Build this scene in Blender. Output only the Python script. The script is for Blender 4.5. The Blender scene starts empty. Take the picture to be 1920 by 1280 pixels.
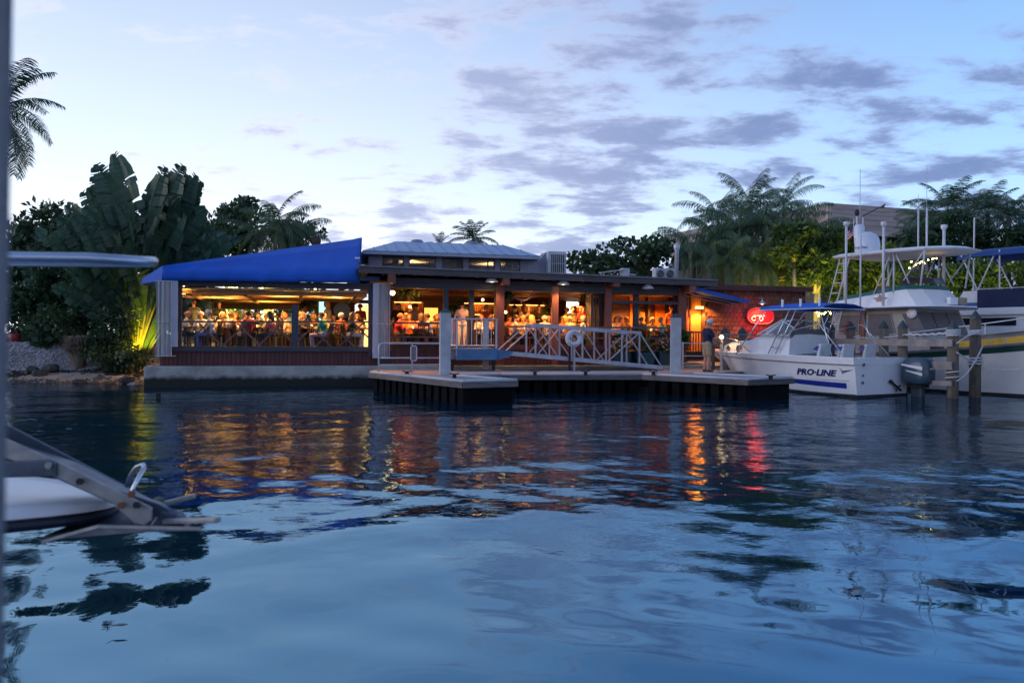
import bpy, bmesh, math, random
import numpy as np
from mathutils import Vector, Matrix, noise as mnoise
R = math.radians
sc = bpy.context.scene
C = sc.collection
rnd = random.Random(7)
nrs = np.random.RandomState(11)

# ------------------------------------------------------------------ camera, sky, sun, exposure
FPX, HORY, HC, ROLL = 1500.0, 630.0, 1.67, R(0.4)
cam_d = bpy.data.cameras.new('camera'); cam = bpy.data.objects.new('camera', cam_d); C.objects.link(cam)
cam_d.sensor_width = 36.0; cam_d.lens = 36.0 * FPX / 1920.0
cam_d.shift_y = (HORY - 640.0) / 1920.0
cam_d.clip_start = 0.05; cam_d.clip_end = 3000
cam_d.dof.use_dof = True; cam_d.dof.focus_distance = 25.0; cam_d.dof.aperture_fstop = 3.2
cr, sr = math.cos(ROLL), math.sin(ROLL)
cam.matrix_world = Matrix(((cr, -sr, 0, 0), (0, 0, -1, 0), (sr, cr, 0, HC), (0, 0, 0, 1)))
sc.camera = cam
sc.view_settings.view_transform = 'Standard'; sc.view_settings.look = 'None'
sc.view_settings.gamma = 1.0; sc.view_settings.exposure = 0.85
sc.view_settings.use_curve_mapping = False
sc.render.engine = 'CYCLES'
cy = sc.cycles
cy.use_denoising = True
try: cy.denoiser = 'OPENIMAGEDENOISE'
except Exception: pass
cy.max_bounces = 7; cy.diffuse_bounces = 2; cy.glossy_bounces = 4; cy.transmission_bounces = 4; cy.transparent_max_bounces = 12
cy.caustics_reflective = False; cy.caustics_refractive = False
cy.sample_clamp_indirect = 6.0
cy.use_light_tree = True

SUN_EL, SUN_AZ = 7.0, -104.0
GLOW_AZ = -50.0          # degrees; azimuth left (-) of the view direction +Y
w = bpy.data.worlds.new('World'); sc.world = w; w.use_nodes = True
nt = w.node_tree; N = nt.nodes; L = nt.links; N.clear()
def nd(tree, t, **kw):
    n = tree.nodes.new(t)
    for k, v in kw.items(): setattr(n, k, v)
    return n
def sock(x, v):
    x.default_value = v
out = nd(nt, 'ShaderNodeOutputWorld'); bg = nd(nt, 'ShaderNodeBackground'); L.new(bg.outputs[0], out.inputs[0])
sky = nd(nt, 'ShaderNodeTexSky'); sky.sky_type = 'NISHITA'; sky.sun_disc = False
sky.sun_elevation = R(SUN_EL); sky.sun_rotation = R(SUN_AZ); sky.air_density = 1.0; sky.dust_density = 0.4; sky.ozone_density = 3.0
sky.altitude = 0
bg.inputs[1].default_value = 0.1
SKYGAIN = 1.7
CL_OFF = (32.0, 17.5, 0.0)
tc = nd(nt, 'ShaderNodeTexCoord'); sep = nd(nt, 'ShaderNodeSeparateXYZ'); L.new(tc.outputs['Generated'], sep.inputs[0])
def wm(op, a, b=None, c=None, clamp=False):
    n = nd(nt, 'ShaderNodeMath', operation=op, use_clamp=clamp)
    for i, x in enumerate((a, b, c)):
        if x is None: continue
        if isinstance(x, (int, float)): n.inputs[i].default_value = x
        else: L.new(x, n.inputs[i])
    return n.outputs[0]
def wmix(fac, a, b, blend='MIX'):
    n = nd(nt, 'ShaderNodeMix', data_type='RGBA', blend_type=blend)
    if isinstance(fac, (int, float)): n.inputs[0].default_value = fac
    else: L.new(fac, n.inputs[0])
    for i, x in ((6, a), (7, b)):
        if isinstance(x, tuple): n.inputs[i].default_value = (*x, 1)
        else: L.new(x, n.inputs[i])
    return n.outputs[2]
gain = wmix(1.0, sky.outputs[0], (SKYGAIN * 0.86, SKYGAIN * 0.98, SKYGAIN * 1.18), 'MULTIPLY')

# pale dusk veil: brightest low towards the afterglow, thinning with height
zc = wm('MAXIMUM', sep.outputs[2], 0.0)
sx, sy = math.sin(R(GLOW_AZ)), math.cos(R(GLOW_AZ)); ux_, uy_ = math.sin(R(SUN_AZ)), math.cos(R(SUN_AZ))
hl = wm('SQRT', wm('MAXIMUM', wm('SUBTRACT', 1.0, wm('MULTIPLY', sep.outputs[2], sep.outputs[2])), 0.0001))
dotp = wm('DIVIDE', wm('ADD', wm('MULTIPLY', sep.outputs[0], sx), wm('MULTIPLY', sep.outputs[1], sy)), hl)
gl = wm('MULTIPLY', wm('SUBTRACT', dotp, 0.0), 1.08, clamp=True)
glow = nd(nt, 'ShaderNodeMapRange', interpolation_type='SMOOTHSTEP'); L.new(gl, glow.inputs[0])
GL = glow.outputs[0]
veil = wm('MULTIPLY', wm('POWER', 2.718, wm('MULTIPLY', zc, wm('SUBTRACT', wm('MULTIPLY', GL, 1.7), 4.4))), 0.96)
rear = wm('MULTIPLY', wm('SUBTRACT', 0.05, dotp), 1.3, clamp=True)
veilc = wmix(GL, wmix(rear, (3.9, 5.0, 7.1), (7.2, 7.2, 8.2)), (7.9, 8.0, 8.5))
gmx = wmix(1.0, gain, (7.2, 7.6, 8.4), 'DARKEN')
base = wmix(veil, gmx, veilc)
# clouds: one flat layer, seen in perspective
den = wm('ADD', zc, 0.17)
px_ = wm('DIVIDE', sep.outputs[0], den); py_ = wm('DIVIDE', sep.outputs[1], den)
comb = nd(nt, 'ShaderNodeCombineXYZ'); L.new(px_, comb.inputs[0]); L.new(py_, comb.inputs[1])
def wnoise(scale, detail, rough, off, sxyz=(1, 1, 1)):
    mp = nd(nt, 'ShaderNodeMapping'); mp.inputs['Location'].default_value = off; mp.inputs['Scale'].default_value = sxyz
    L.new(comb.outputs[0], mp.inputs[0])
    n = nd(nt, 'ShaderNodeTexNoise'); n.inputs['Scale'].default_value = scale; n.inputs['Detail'].default_value = detail; n.inputs['Roughness'].default_value = rough
    n.inputs['Distortion'].default_value = 0.15
    L.new(mp.outputs[0], n.inputs[0]); return n.outputs[0]
n1 = wnoise(4.3, 11.0, 0.61, CL_OFF, (0.72, 1.0, 1))
n2 = wnoise(0.7, 2.0, 0.5, (1.3, 7.7, 0))
cov = wm('ADD', n1, wm('MULTIPLY', wm('SUBTRACT', n2, 0.5), 0.35))
cov = wm('ADD', cov, wm('MINIMUM', wm('MAXIMUM', wm('MULTIPLY', wm('SUBTRACT', 0.80, dotp), 0.5), -0.05), 0.10))
cov = wm('SUBTRACT', wm('ADD', cov, 0.008), wm('MULTIPLY', wm('MAXIMUM', wm('SUBTRACT', zc, 0.30), 0.0), 0.22))
ca = nd(nt, 'ShaderNodeMapRange', interpolation_type='SMOOTHSTEP'); L.new(cov, ca.inputs[0]); ca.inputs[1].default_value = 0.50; ca.inputs[2].default_value = 0.655
cthin = wm('MULTIPLY', ca.outputs[0], 0.90)
cbody = nd(nt, 'ShaderNodeMapRange', interpolation_type='SMOOTHSTEP'); L.new(cov, cbody.inputs[0]); cbody.inputs[1].default_value = 0.53; cbody.inputs[2].default_value = 0.72
GC = wm('POWER', GL, 2.5)
cdark = wmix(GC, (1.0, 1.45, 2.9), (3.0, 3.3, 4.7))
clight = wmix(GC, (2.0, 2.6, 4.3), (5.2, 5.2, 6.3))
ccol = wmix(cbody.outputs[0], clight, cdark)
lowfade = nd(nt, 'ShaderNodeMapRange'); L.new(sep.outputs[2], lowfade.inputs[0]); lowfade.inputs[1].default_value = 0.0; lowfade.inputs[2].default_value = 0.06
final = wmix(wm('MULTIPLY', cthin, lowfade.outputs[0]), base, ccol)
L.new(final, bg.inputs[0])
sun_d = bpy.data.lights.new('sun', 'SUN'); sun_d.energy = 0.55; sun_d.angle = R(45); sun_d.color = (1.0, 0.90, 0.90)
sun = bpy.data.objects.new('sun', sun_d); C.objects.link(sun)
sun.rotation_euler = Vector((-ux_ * math.cos(R(SUN_EL)), -uy_ * math.cos(R(SUN_EL)), -math.sin(R(SUN_EL)))).to_track_quat('-Z', 'Y').to_euler()

# ------------------------------------------------------------------ helpers: pixel rays, frames
def ray(px, py):
    dx, dy = px - 960.0, py - HORY
    u = dx * cr + dy * sr; v = -dx * sr + dy * cr
    return u / FPX, -v / FPX            # X/Y and (Z-HC)/Y
def at(px, py, Y):
    a, b = ray(px, py); return Vector((a * Y, Y, HC + b * Y))
def onz(px, py, z):
    a, b = ray(px, py); Y = (z - HC) / b; return Vector((a * Y, Y, z))
class Frame:
    def __init__(s, o, deg):
        s.o = Vector((o[0], o[1], 0)); s.a = R(deg); s.c, s.s = math.cos(s.a), math.sin(s.a)
    def w(s, x, y, z=0.0):
        return Vector((s.o.x + x * s.c - y * s.s, s.o.y + x * s.s + y * s.c, z))
    def l(s, p):
        dx, dy = p[0] - s.o.x, p[1] - s.o.y
        return (dx * s.c + dy * s.s, -dx * s.s + dy * s.c, p[2] if len(p) > 2 else 0)
    def hy(s, px, py, yv):                # pixel ray meets the plane local y = yv -> (x, z)
        a, b = ray(px, py)
        Y = (yv - s.o.x * s.s + s.o.y * s.c) / (-a * s.s + s.c)
        q = s.l((a * Y, Y)); return q[0], HC + b * Y
    def hx(s, px, py, xv):
        a, b = ray(px, py)
        Y = (xv + s.o.x * s.c + s.o.y * s.s) / (a * s.c + s.s)
        q = s.l((a * Y, Y)); return q[1], HC + b * Y
WORLD = Frame((0, 0), 0)
_p = at(290, 640, 25.0); BLD = Frame((_p.x, _p.y), 14.0)
_p = at(1780, 700, 24.5); TRW = Frame((_p.x, _p.y), -60.0)

# ------------------------------------------------------------------ helpers: materials
MATS = {}
def mat(name, col, rough=0.6, var=0.18, scale=5.0, bump=0.0, metal=0.0, stretch=None, col2=None, spec=None, trans=0.0, alpha=1.0, ior=None, detail=4.0):
    if name in MATS: return MATS[name]
    m = bpy.data.materials.new(name); m.use_nodes = True; t = m.node_tree; b = t.nodes['Principled BSDF']
    b.inputs['Roughness'].default_value = rough; b.inputs['Metallic'].default_value = metal
    if spec is not None: b.inputs['Specular IOR Level'].default_value = spec
    if trans: b.inputs['Transmission Weight'].default_value = trans
    if alpha < 1: b.inputs['Alpha'].default_value = alpha
    if ior: b.inputs['IOR'].default_value = ior
    b.inputs['Base Color'].default_value = (*col, 1)
    if var > 0 or col2 or bump:
        c = t.nodes.new('ShaderNodeTexCoord'); mp = t.nodes.new('ShaderNodeMapping'); t.links.new(c.outputs['Object'], mp.inputs[0])
        if stretch: mp.inputs['Scale'].default_value = stretch
        n = t.nodes.new('ShaderNodeTexNoise'); n.inputs['Scale'].default_value = scale; n.inputs['Detail'].default_value = detail; n.inputs['Roughness'].default_value = 0.6
        t.links.new(mp.outputs[0], n.inputs[0])
        oi = t.nodes.new('ShaderNodeObjectInfo')
        mx = t.nodes.new('ShaderNodeMix'); mx.data_type = 'RGBA'
        lo = tuple(x * (1 - var) for x in col); hi = col2 if col2 else tuple(min(1, x * (1 + var)) for x in col)
        mx.inputs[6].default_value = (*lo, 1); mx.inputs[7].default_value = (*hi, 1)
        mr = t.nodes.new('ShaderNodeMapRange'); mr.inputs[1].default_value = 0.32; mr.inputs[2].default_value = 0.68
        t.links.new(n.outputs[0], mr.inputs[0]); t.links.new(mr.outputs[0], mx.inputs[0])
        rv = t.nodes.new('ShaderNodeMapRange'); rv.inputs[3].default_value = 1 - var * 0.7; rv.inputs[4].default_value = 1 + var * 0.7
        t.links.new(oi.outputs['Random'], rv.inputs[0])
        ml = t.nodes.new('ShaderNodeVectorMath'); ml.operation = 'SCALE'
        t.links.new(mx.outputs[2], ml.inputs[0]); t.links.new(rv.outputs[0], ml.inputs['Scale']); t.links.new(ml.outputs[0], b.inputs['Base Color'])
        if bump:
            bp = t.nodes.new('ShaderNodeBump'); bp.inputs['Strength'].default_value = bump; bp.inputs['Distance'].default_value = 0.02
            t.links.new(n.outputs[0], bp.inputs['Height']); t.links.new(bp.outputs[0], b.inputs['Normal'])
    MATS[name] = m; return m
def memit(name, col, strength):
    if name in MATS: return MATS[name]
    m = bpy.data.materials.new(name); m.use_nodes = True; b = m.node_tree.nodes['Principled BSDF']
    b.inputs['Base Color'].default_value = (*col, 1); b.inputs['Emission Color'].default_value = (*col, 1); b.inputs['Emission Strength'].default_value = strength
    MATS[name] = m; return m
def mleaf(name, col, col2, rough=0.45, trans=0.25, scale=0.9):
    if name in MATS: return MATS[name]
    m = bpy.data.materials.new(name); m.use_nodes = True; t = m.node_tree; b = t.nodes['Principled BSDF']; o = t.nodes['Material Output']
    geo = t.nodes.new('ShaderNodeNewGeometry'); oi = t.nodes.new('ShaderNodeObjectInfo')
    n = t.nodes.new('ShaderNodeTexNoise'); n.inputs['Scale'].default_value = scale; n.inputs['Detail'].default_value = 3.0
    t.links.new(geo.outputs['Position'], n.inputs[0])
    ad = t.nodes.new('ShaderNodeMath'); ad.operation = 'MULTIPLY_ADD'; t.links.new(geo.outputs['Random Per Island'], ad.inputs[0]); ad.inputs[1].default_value = 0.55
    mr = t.nodes.new('ShaderNodeMapRange'); mr.inputs[1].default_value = 0.35; mr.inputs[2].default_value = 0.68; mr.inputs[4].default_value = 0.5
    t.links.new(n.outputs[0], mr.inputs[0]); t.links.new(mr.outputs[0], ad.inputs[2])
    mx = t.nodes.new('ShaderNodeMix'); mx.data_type = 'RGBA'; mx.inputs[6].default_value = (*col, 1); mx.inputs[7].default_value = (*col2, 1)
    t.links.new(ad.outputs[0], mx.inputs[0]); t.links.new(mx.outputs[2], b.inputs['Base Color']); b.inputs['Roughness'].default_value = rough
    tr = t.nodes.new('ShaderNodeBsdfTranslucent'); t.links.new(mx.outputs[2], tr.inputs[0])
    ms = t.nodes.new('ShaderNodeMixShader'); ms.inputs[0].default_value = trans
    t.links.new(b.outputs[0], ms.inputs[1]); t.links.new(tr.outputs[0], ms.inputs[2]); t.links.new(ms.outputs[0], o.inputs[0])
    MATS[name] = m; return m

# ------------------------------------------------------------------ helpers: mesh builder
class MB:
    def __init__(s): s.v = []; s.f = []; s.m = []; s.mi = 0
    def add(s, vs, fs):
        n = len(s.v); s.v += [tuple(x) for x in vs]; s.f += [tuple(i + n for i in f) for f in fs]; s.m += [s.mi] * len(fs); return s
    def box(s, x0, x1, y0, y1, z0, z1):
        return s.add([(x0, y0, z0), (x1, y0, z0), (x1, y1, z0), (x0, y1, z0), (x0, y0, z1), (x1, y0, z1), (x1, y1, z1), (x0, y1, z1)],
                     [(0, 3, 2, 1), (4, 5, 6, 7), (0, 1, 5, 4), (1, 2, 6, 5), (2, 3, 7, 6), (3, 0, 4, 7)])
    def cbox(s, c, sx, sy, sz):
        return s.box(c[0] - sx / 2, c[0] + sx / 2, c[1] - sy / 2, c[1] + sy / 2, c[2] - sz / 2, c[2] + sz / 2)
    def bar(s, p, q, wdt, h, up=(0, 0, 1)):
        p, q = Vector(p), Vector(q); d = (q - p).normalized(); u = Vector(up)
        if abs(d.dot(u)) > 0.98: u = Vector((0, 1, 0))
        a = d.cross(u).normalized() * wdt / 2; b = a.cross(d).normalized() * h / 2
        vs = [p - a - b, p + a - b, p + a + b, p - a + b, q - a - b, q + a - b, q + a + b, q - a + b]
        return s.add(vs, [(0, 1, 2, 3), (7, 6, 5, 4), (0, 4, 5, 1), (1, 5, 6, 2), (2, 6, 7, 3), (3, 7, 4, 0)])
    def tube(s, pts, r, n=8, closed=False, cap=True):
        pts = [Vector(p) for p in pts]; k = len(pts); rs = r if isinstance(r, (list, tuple)) else [r] * k
        rings = []; prev = None
        for i, p in enumerate(pts):
            if closed: d = pts[(i + 1) % k] - pts[i - 1]
            else: d = pts[min(i + 1, k - 1)] - pts[max(i - 1, 0)]
            d.normalize()
            if prev is None:
                u = Vector((0, 0, 1)) if abs(d.z) < 0.9 else Vector((0, 1, 0)); a = d.cross(u).normalized()
            else: a = (prev - d * prev.dot(d)).normalized()
            prev = a; b = d.cross(a)
            rings.append([p + (a * math.cos(2 * math.pi * j / n) + b * math.sin(2 * math.pi * j / n)) * rs[i] for j in range(n)])
        return s.loft(rings, closed_ring=True, closed_path=closed, cap=cap and not closed)
    def loft(s, rings, closed_ring=True, closed_path=False, cap=True):
        k, n = len(rings), len(rings[0]); vs = [p for r_ in rings for p in r_]; fs = []
        for i in range(k if closed_path else k - 1):
            i2 = (i + 1) % k
            for j in range(n if closed_ring else n - 1):
                j2 = (j + 1) % n; fs.append((i * n + j, i * n + j2, i2 * n + j2, i2 * n + j))
        if cap and closed_ring: fs += [tuple(range(n - 1, -1, -1)), tuple((k - 1) * n + j for j in range(n))]
        return s.add(vs, fs)
    def lathe(s, prof, c=(0, 0, 0), n=16, axis='z', cap=True):
        rings = []
        for r_, h in prof:
            ring = []
            for j in range(n):
                a = 2 * math.pi * j / n; x, y = r_ * math.cos(a), r_ * math.sin(a)
                q = (x, y, h) if axis == 'z' else ((h, x, y) if axis == 'x' else (x, h, y))
                ring.append((c[0] + q[0], c[1] + q[1], c[2] + q[2]))
            rings.append(ring)
        return s.loft(rings, cap=cap)
    def prism(s, poly, d):
        d = Vector(d); a = [Vector(p) for p in poly]; n = len(a)
        return s.add(a + [p + d for p in a], [tuple(range(n - 1, -1, -1)), tuple(range(n, 2 * n))] + [(i, (i + 1) % n, n + (i + 1) % n, n + i) for i in range(n)])
    def ball(s, c, r, n=10, k=6, sc_=(1, 1, 1)):
        prof = [(math.sin(math.pi * i / k) * r if 0 < i < k else 0.001 * r, -math.cos(math.pi * i / k) * r) for i in range(k + 1)]
        n0 = len(s.v); s.lathe(prof, (0, 0, 0), n)
        for i in range(n0, len(s.v)):
            x, y, z = s.v[i]; s.v[i] = (c[0] + x * sc_[0], c[1] + y * sc_[1], c[2] + z * sc_[2])
        return s
    def xf(s, M, start=0):
        for i in range(start, len(s.v)): s.v[i] = tuple(M @ Vector(s.v[i]))
        return s
ORG = {}
def mesh_of(mb, name, mats, off=(0, 0, 0), smooth=False):
    me = bpy.data.meshes.new(name)
    o = off; me.from_pydata([(v[0] - o[0], v[1] - o[1], v[2] - o[2]) for v in mb.v], [], mb.f)
    for m in (mats if isinstance(mats, (list, tuple)) else [mats]): me.materials.append(m)
    if any(mb.m): me.polygons.foreach_set('material_index', mb.m)
    if smooth: me.polygons.foreach_set('use_smooth', [True] * len(me.polygons))
    me.update(); return me
def fixn(me):
    bm = bmesh.new(); bm.from_mesh(me); bmesh.ops.recalc_face_normals(bm, faces=bm.faces); bm.to_mesh(me); bm.free(); return me
def thing(name, label, cat, frame=WORLD, p=(0, 0, 0), rot=0.0, group=None, kind=None):
    o = bpy.data.objects.new(name, None); C.objects.link(o); o.empty_display_size = 0.2
    o.location = frame.w(p[0], p[1], p[2]); o.rotation_euler = (0, 0, frame.a + rot)
    if label: o['label'] = label
    if cat: o['category'] = cat
    if group: o['group'] = group
    if kind: o['kind'] = kind
    ORG[o.name] = tuple(p); return o
def part(name, mb, m, par, smooth=False, label=None, kind=None, bevel=0.0, fix=True):
    off = ORG.get(par.name, (0, 0, 0)); me = mesh_of(mb, name, m, off, smooth)
    if fix: fixn(me)
    o = bpy.data.objects.new(name, me); C.objects.link(o); o.parent = par; ORG[o.name] = off
    if label: o['label'] = label
    if kind: o['kind'] = kind
    if bevel:
        b = o.modifiers.new('bevel', 'BEVEL'); b.width = bevel; b.segments = 2; b.limit_method = 'ANGLE'
    return o
def inst(name, me, par, loc, rot=(0, 0, 0), scale=(1, 1, 1), label=None):
    o = bpy.data.objects.new(name, me); C.objects.link(o); o.parent = par
    off = ORG.get(par.name, (0, 0, 0)); o.location = (loc[0] - off[0], loc[1] - off[1], loc[2] - off[2]); o.rotation_euler = rot; o.scale = scale
    ORG[o.name] = (0, 0, 0)
    if label: o['label'] = label
    return o
def solo(name, mb, m, label, cat, frame=WORLD, p=None, group=None, smooth=False, kind=None, bevel=0.0, fix=True):
    if p is None:
        a = np.array(mb.v); p = (float(a[:, 0].mean()), float(a[:, 1].mean()), float(a[:, 2].min()))
    me = mesh_of(mb, name, m, p, smooth)
    if fix: fixn(me)
    o = bpy.data.objects.new(name, me); C.objects.link(o); o.location = frame.w(*p); o.rotation_euler = (0, 0, frame.a)
    if label: o['label'] = label
    if cat: o['category'] = cat
    if group: o['group'] = group
    if kind: o['kind'] = kind
    if bevel:
        b = o.modifiers.new('bevel', 'BEVEL'); b.width = bevel; b.segments = 2; b.limit_method = 'ANGLE'
    ORG[o.name] = p; return o
def copy_tree(o, parent=None):
    c = o.copy(); C.objects.link(c)
    if parent is not None: c.parent = parent
    for ch in o.children: copy_tree(ch, c)
    return c
def tagset(o, label=None, cat=None, group=None):
    if label: o['label'] = label
    if cat: o['category'] = cat
    if group: o['group'] = group
def lamp(name, kind, loc, energy, col, par=None, size=0.1, spot=None, aim=None, blend=0.6):
    d = bpy.data.lights.new(name, kind); d.energy = energy; d.color = col
    if kind in ('POINT', 'SPOT'): d.shadow_soft_size = size
    if kind == 'AREA': d.size = size
    if kind == 'SPOT': d.spot_size = R(spot); d.spot_blend = blend
    o = bpy.data.objects.new(name, d); C.objects.link(o); o.location = loc
    if aim is not None: o.rotation_euler = (Vector(aim) - Vector(loc)).to_track_quat('-Z', 'Y').to_euler()
    return o
def np_mesh(name, V, F, mats, mi=None, smooth=False):
    me = bpy.data.meshes.new(name); V = np.asarray(V, dtype=np.float32); F = np.asarray(F, dtype=np.int32); k = F.shape[1]
    me.vertices.add(len(V)); me.vertices.foreach_set('co', V.ravel())
    me.loops.add(F.size); me.loops.foreach_set('vertex_index', F.ravel())
    me.polygons.add(len(F)); me.polygons.foreach_set('loop_start', np.arange(0, F.size, k, dtype=np.int32))
    try: me.polygons.foreach_set('loop_total', np.full(len(F), k, dtype=np.int32))
    except Exception: pass
    for m in mats: me.materials.append(m)
    if mi is not None: me.polygons.foreach_set('material_index', np.asarray(mi, dtype=np.int32))
    if smooth: me.polygons.foreach_set('use_smooth', np.ones(len(F), dtype=bool))
    me.update(calc_edges=True); return me

# ------------------------------------------------------------------ ground and water
def vnoise(x, y, s, seed=0.0):
    out = np.empty_like(x); f = out.ravel(); X, Y = x.ravel() * s, y.ravel() * s
    for i in range(len(f)): f[i] = mnoise.noise(Vector((X[i] + seed, Y[i] - seed, seed)))
    return out
def shore_t(X):                       # how far back the shoreline lies from the seawall line, left beach only
    return np.where(X < -11.7, 1.0, 0.0)
xs = np.concatenate([np.linspace(-600, -45, 12), np.linspace(-40, 40, 161), np.linspace(45, 600, 12)])
ys = np.concatenate([np.linspace(23, 45, 111), np.linspace(47, 90, 22), np.array([120, 180, 300, 600, 1200])])
GX, GY = np.meshgrid(xs, ys)
lt = -(GX - BLD.o.x) * BLD.s + (GY - BLD.o.y) * BLD.c
gn = vnoise(GX, GY, 0.55, 3.1); gn2 = vnoise(GX, GY, 2.2, 8.4)
beach = np.clip((GY - 27.1 + 0.35 * gn) * 0.2, -1.5, 0.36) + np.clip((GY - 28.9 + 0.6 * gn) * 0.62, 0, 0.92) + 0.07 * gn2 + 0.05 * vnoise(GX, GY, 4.5, 2.2)
wallz = np.where(lt > 0.35, 0.72 + 0.02 * gn2, -1.6)
k_ = np.clip((GX + 11.6) / 0.4, 0, 1)
GZ = beach * (1 - k_) + wallz * k_
GZ = np.where(GY < 26.2, np.minimum(GZ, -1.5), GZ)
V = np.stack([GX, GY, GZ], -1).reshape(-1, 3); nx, ny = len(xs), len(ys)
ii = np.arange(ny - 1)[:, None] * nx + np.arange(nx - 1)[None, :]
F = np.stack([ii, ii + 1, ii + nx + 1, ii + nx], -1).reshape(-1, 4)
sand = mat('sand', (0.34, 0.29, 0.24), 0.9, 0.35, 3.0, 0.6, col2=(0.40, 0.36, 0.33))
def ground_shader(m):
    t = m.node_tree; b = t.nodes['Principled BSDF']; g = t.nodes.new('ShaderNodeNewGeometry'); sp = t.nodes.new('ShaderNodeSeparateXYZ'); t.links.new(g.outputs['Position'], sp.inputs[0])
    n = t.nodes.new('ShaderNodeTexNoise'); n.inputs['Scale'].default_value = 1.4; n.inputs['Detail'].default_value = 6; t.links.new(g.outputs['Position'], n.inputs[0])
    ad = t.nodes.new('ShaderNodeMath'); ad.operation = 'MULTIPLY_ADD'; t.links.new(n.outputs[0], ad.inputs[0]); ad.inputs[1].default_value = 0.35; t.links.new(sp.outputs[2], ad.inputs[2])
    rp = t.nodes.new('ShaderNodeValToRGB'); t.links.new(ad.outputs[0], rp.inputs[0])
    e = rp.color_ramp.elements; e[0].position = 0.10; e[0].color = (0.07, 0.055, 0.045, 1); e[1].position = 0.22; e[1].color = (0.24, 0.18, 0.13, 1)
    for p, c in ((0.42, (0.33, 0.27, 0.22)), (0.50, (0.05, 0.045, 0.05)), (0.56, (0.20, 0.18, 0.19)), (0.70, (0.27, 0.25, 0.28)), (1.0, (0.33, 0.30, 0.33))):
        x = e.new(p); x.color = (*c, 1)
    yy = t.nodes.new('ShaderNodeMapRange'); t.links.new(sp.outputs[1], yy.inputs[0]); yy.inputs[1].default_value = 31.5; yy.inputs[2].default_value = 33.0
    mx = t.nodes.new('ShaderNodeMix'); mx.data_type = 'RGBA'; t.links.new(yy.outputs[0], mx.inputs[0]); t.links.new(rp.outputs[0], mx.inputs[6]); mx.inputs[7].default_value = (0.045, 0.06, 0.03, 1)
    t.links.new(mx.outputs[2], b.inputs['Base Color'])
ground_shader(sand)
gme = np_mesh('ground', V, F, [sand], smooth=True); go = bpy.data.objects.new('ground', gme); C.objects.link(go); go['kind'] = 'structure'

def water_material():
    m = bpy.data.materials.new('water'); m.use_nodes = True; t = m.node_tree; b = t.nodes['Principled BSDF']
    b.inputs['Base Color'].default_value = (0.003, 0.018, 0.034, 1); b.inputs['Roughness'].default_value = 0.015; b.inputs['IOR'].default_value = WIOR; b.inputs['Specular Tint'].default_value = (0.32, 0.68, 0.97, 1)
    g = t.nodes.new('ShaderNodeNewGeometry'); prev = None
    for (scx, scy, scale, dist, det, strength) in ((1.0, 1.0, 2.6, 0.012, 3.0, 1.0), (1.0, 1.35, 7.0, 0.0034, 3.0, 1.0), (0.8, 1.5, 17.0, 0.0012, 2.0, 1.0)):
        mp = t.nodes.new('ShaderNodeMapping'); mp.inputs['Scale'].default_value = (scx, scy, 1); t.links.new(g.outputs['Position'], mp.inputs[0])
        n = t.nodes.new('ShaderNodeTexNoise'); n.inputs['Scale'].default_value = scale; n.inputs['Detail'].default_value = det; n.inputs['Roughness'].default_value = 0.45; n.inputs['Distortion'].default_value = 0.3
        t.links.new(mp.outputs[0], n.inputs[0])
        big = t.nodes.new('ShaderNodeTexNoise'); big.inputs['Scale'].default_value = 0.22; big.inputs['Detail'].default_value = 2; t.links.new(g.outputs['Position'], big.inputs[0])
        sp = t.nodes.new('ShaderNodeSeparateXYZ'); t.links.new(g.outputs['Position'], sp.inputs[0])
        far = t.nodes.new('ShaderNodeMapRange'); t.links.new(sp.outputs[1], far.inputs[0]); far.inputs[1].default_value = 5.0; far.inputs[2].default_value = 11.5; far.inputs[3].default_value = WNEAR; far.inputs[4].default_value = WFAR
        st = t.nodes.new('ShaderNodeMath'); st.operation = 'MULTIPLY'; t.links.new(far.outputs[0], st.inputs[0])
        bm_ = t.nodes.new('ShaderNodeMapRange'); t.links.new(big.outputs[0], bm_.inputs[0]); bm_.inputs[1].default_value = 0.35; bm_.inputs[2].default_value = 0.65; bm_.inputs[3].default_value = 0.45; bm_.inputs[4].default_value = 1.0
        t.links.new(bm_.outputs[0], st.inputs[1])
        bp = t.nodes.new('ShaderNodeBump'); bp.inputs['Distance'].default_value = dist
        t.links.new(st.outputs[0], bp.inputs['Strength']); t.links.new(n.outputs[0], bp.inputs['Height'])
        if prev: t.links.new(prev.outputs[0], bp.inputs['Normal'])
        prev = bp
    t.links.new(prev.outputs[0], b.inputs['Normal']); return m
WIOR, WNEAR, WFAR = 3.6, 0.05, 1.9
wrow = [1.2]
while wrow[-1] < 36: wrow.append(wrow[-1] * 1.0085)
wrow = np.array(wrow + [60, 150, 600, 1400]); wcol = np.concatenate([[-30, -6, -2], np.linspace(-1.05, 1.05, 430), [2, 6, 30]])
WX = wrow[:, None] * wcol[None, :]; WY = np.repeat(wrow[:, None], len(wcol), 1)
Z = np.zeros_like(WX)
rs_ = np.random.RandomState(5)
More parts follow.
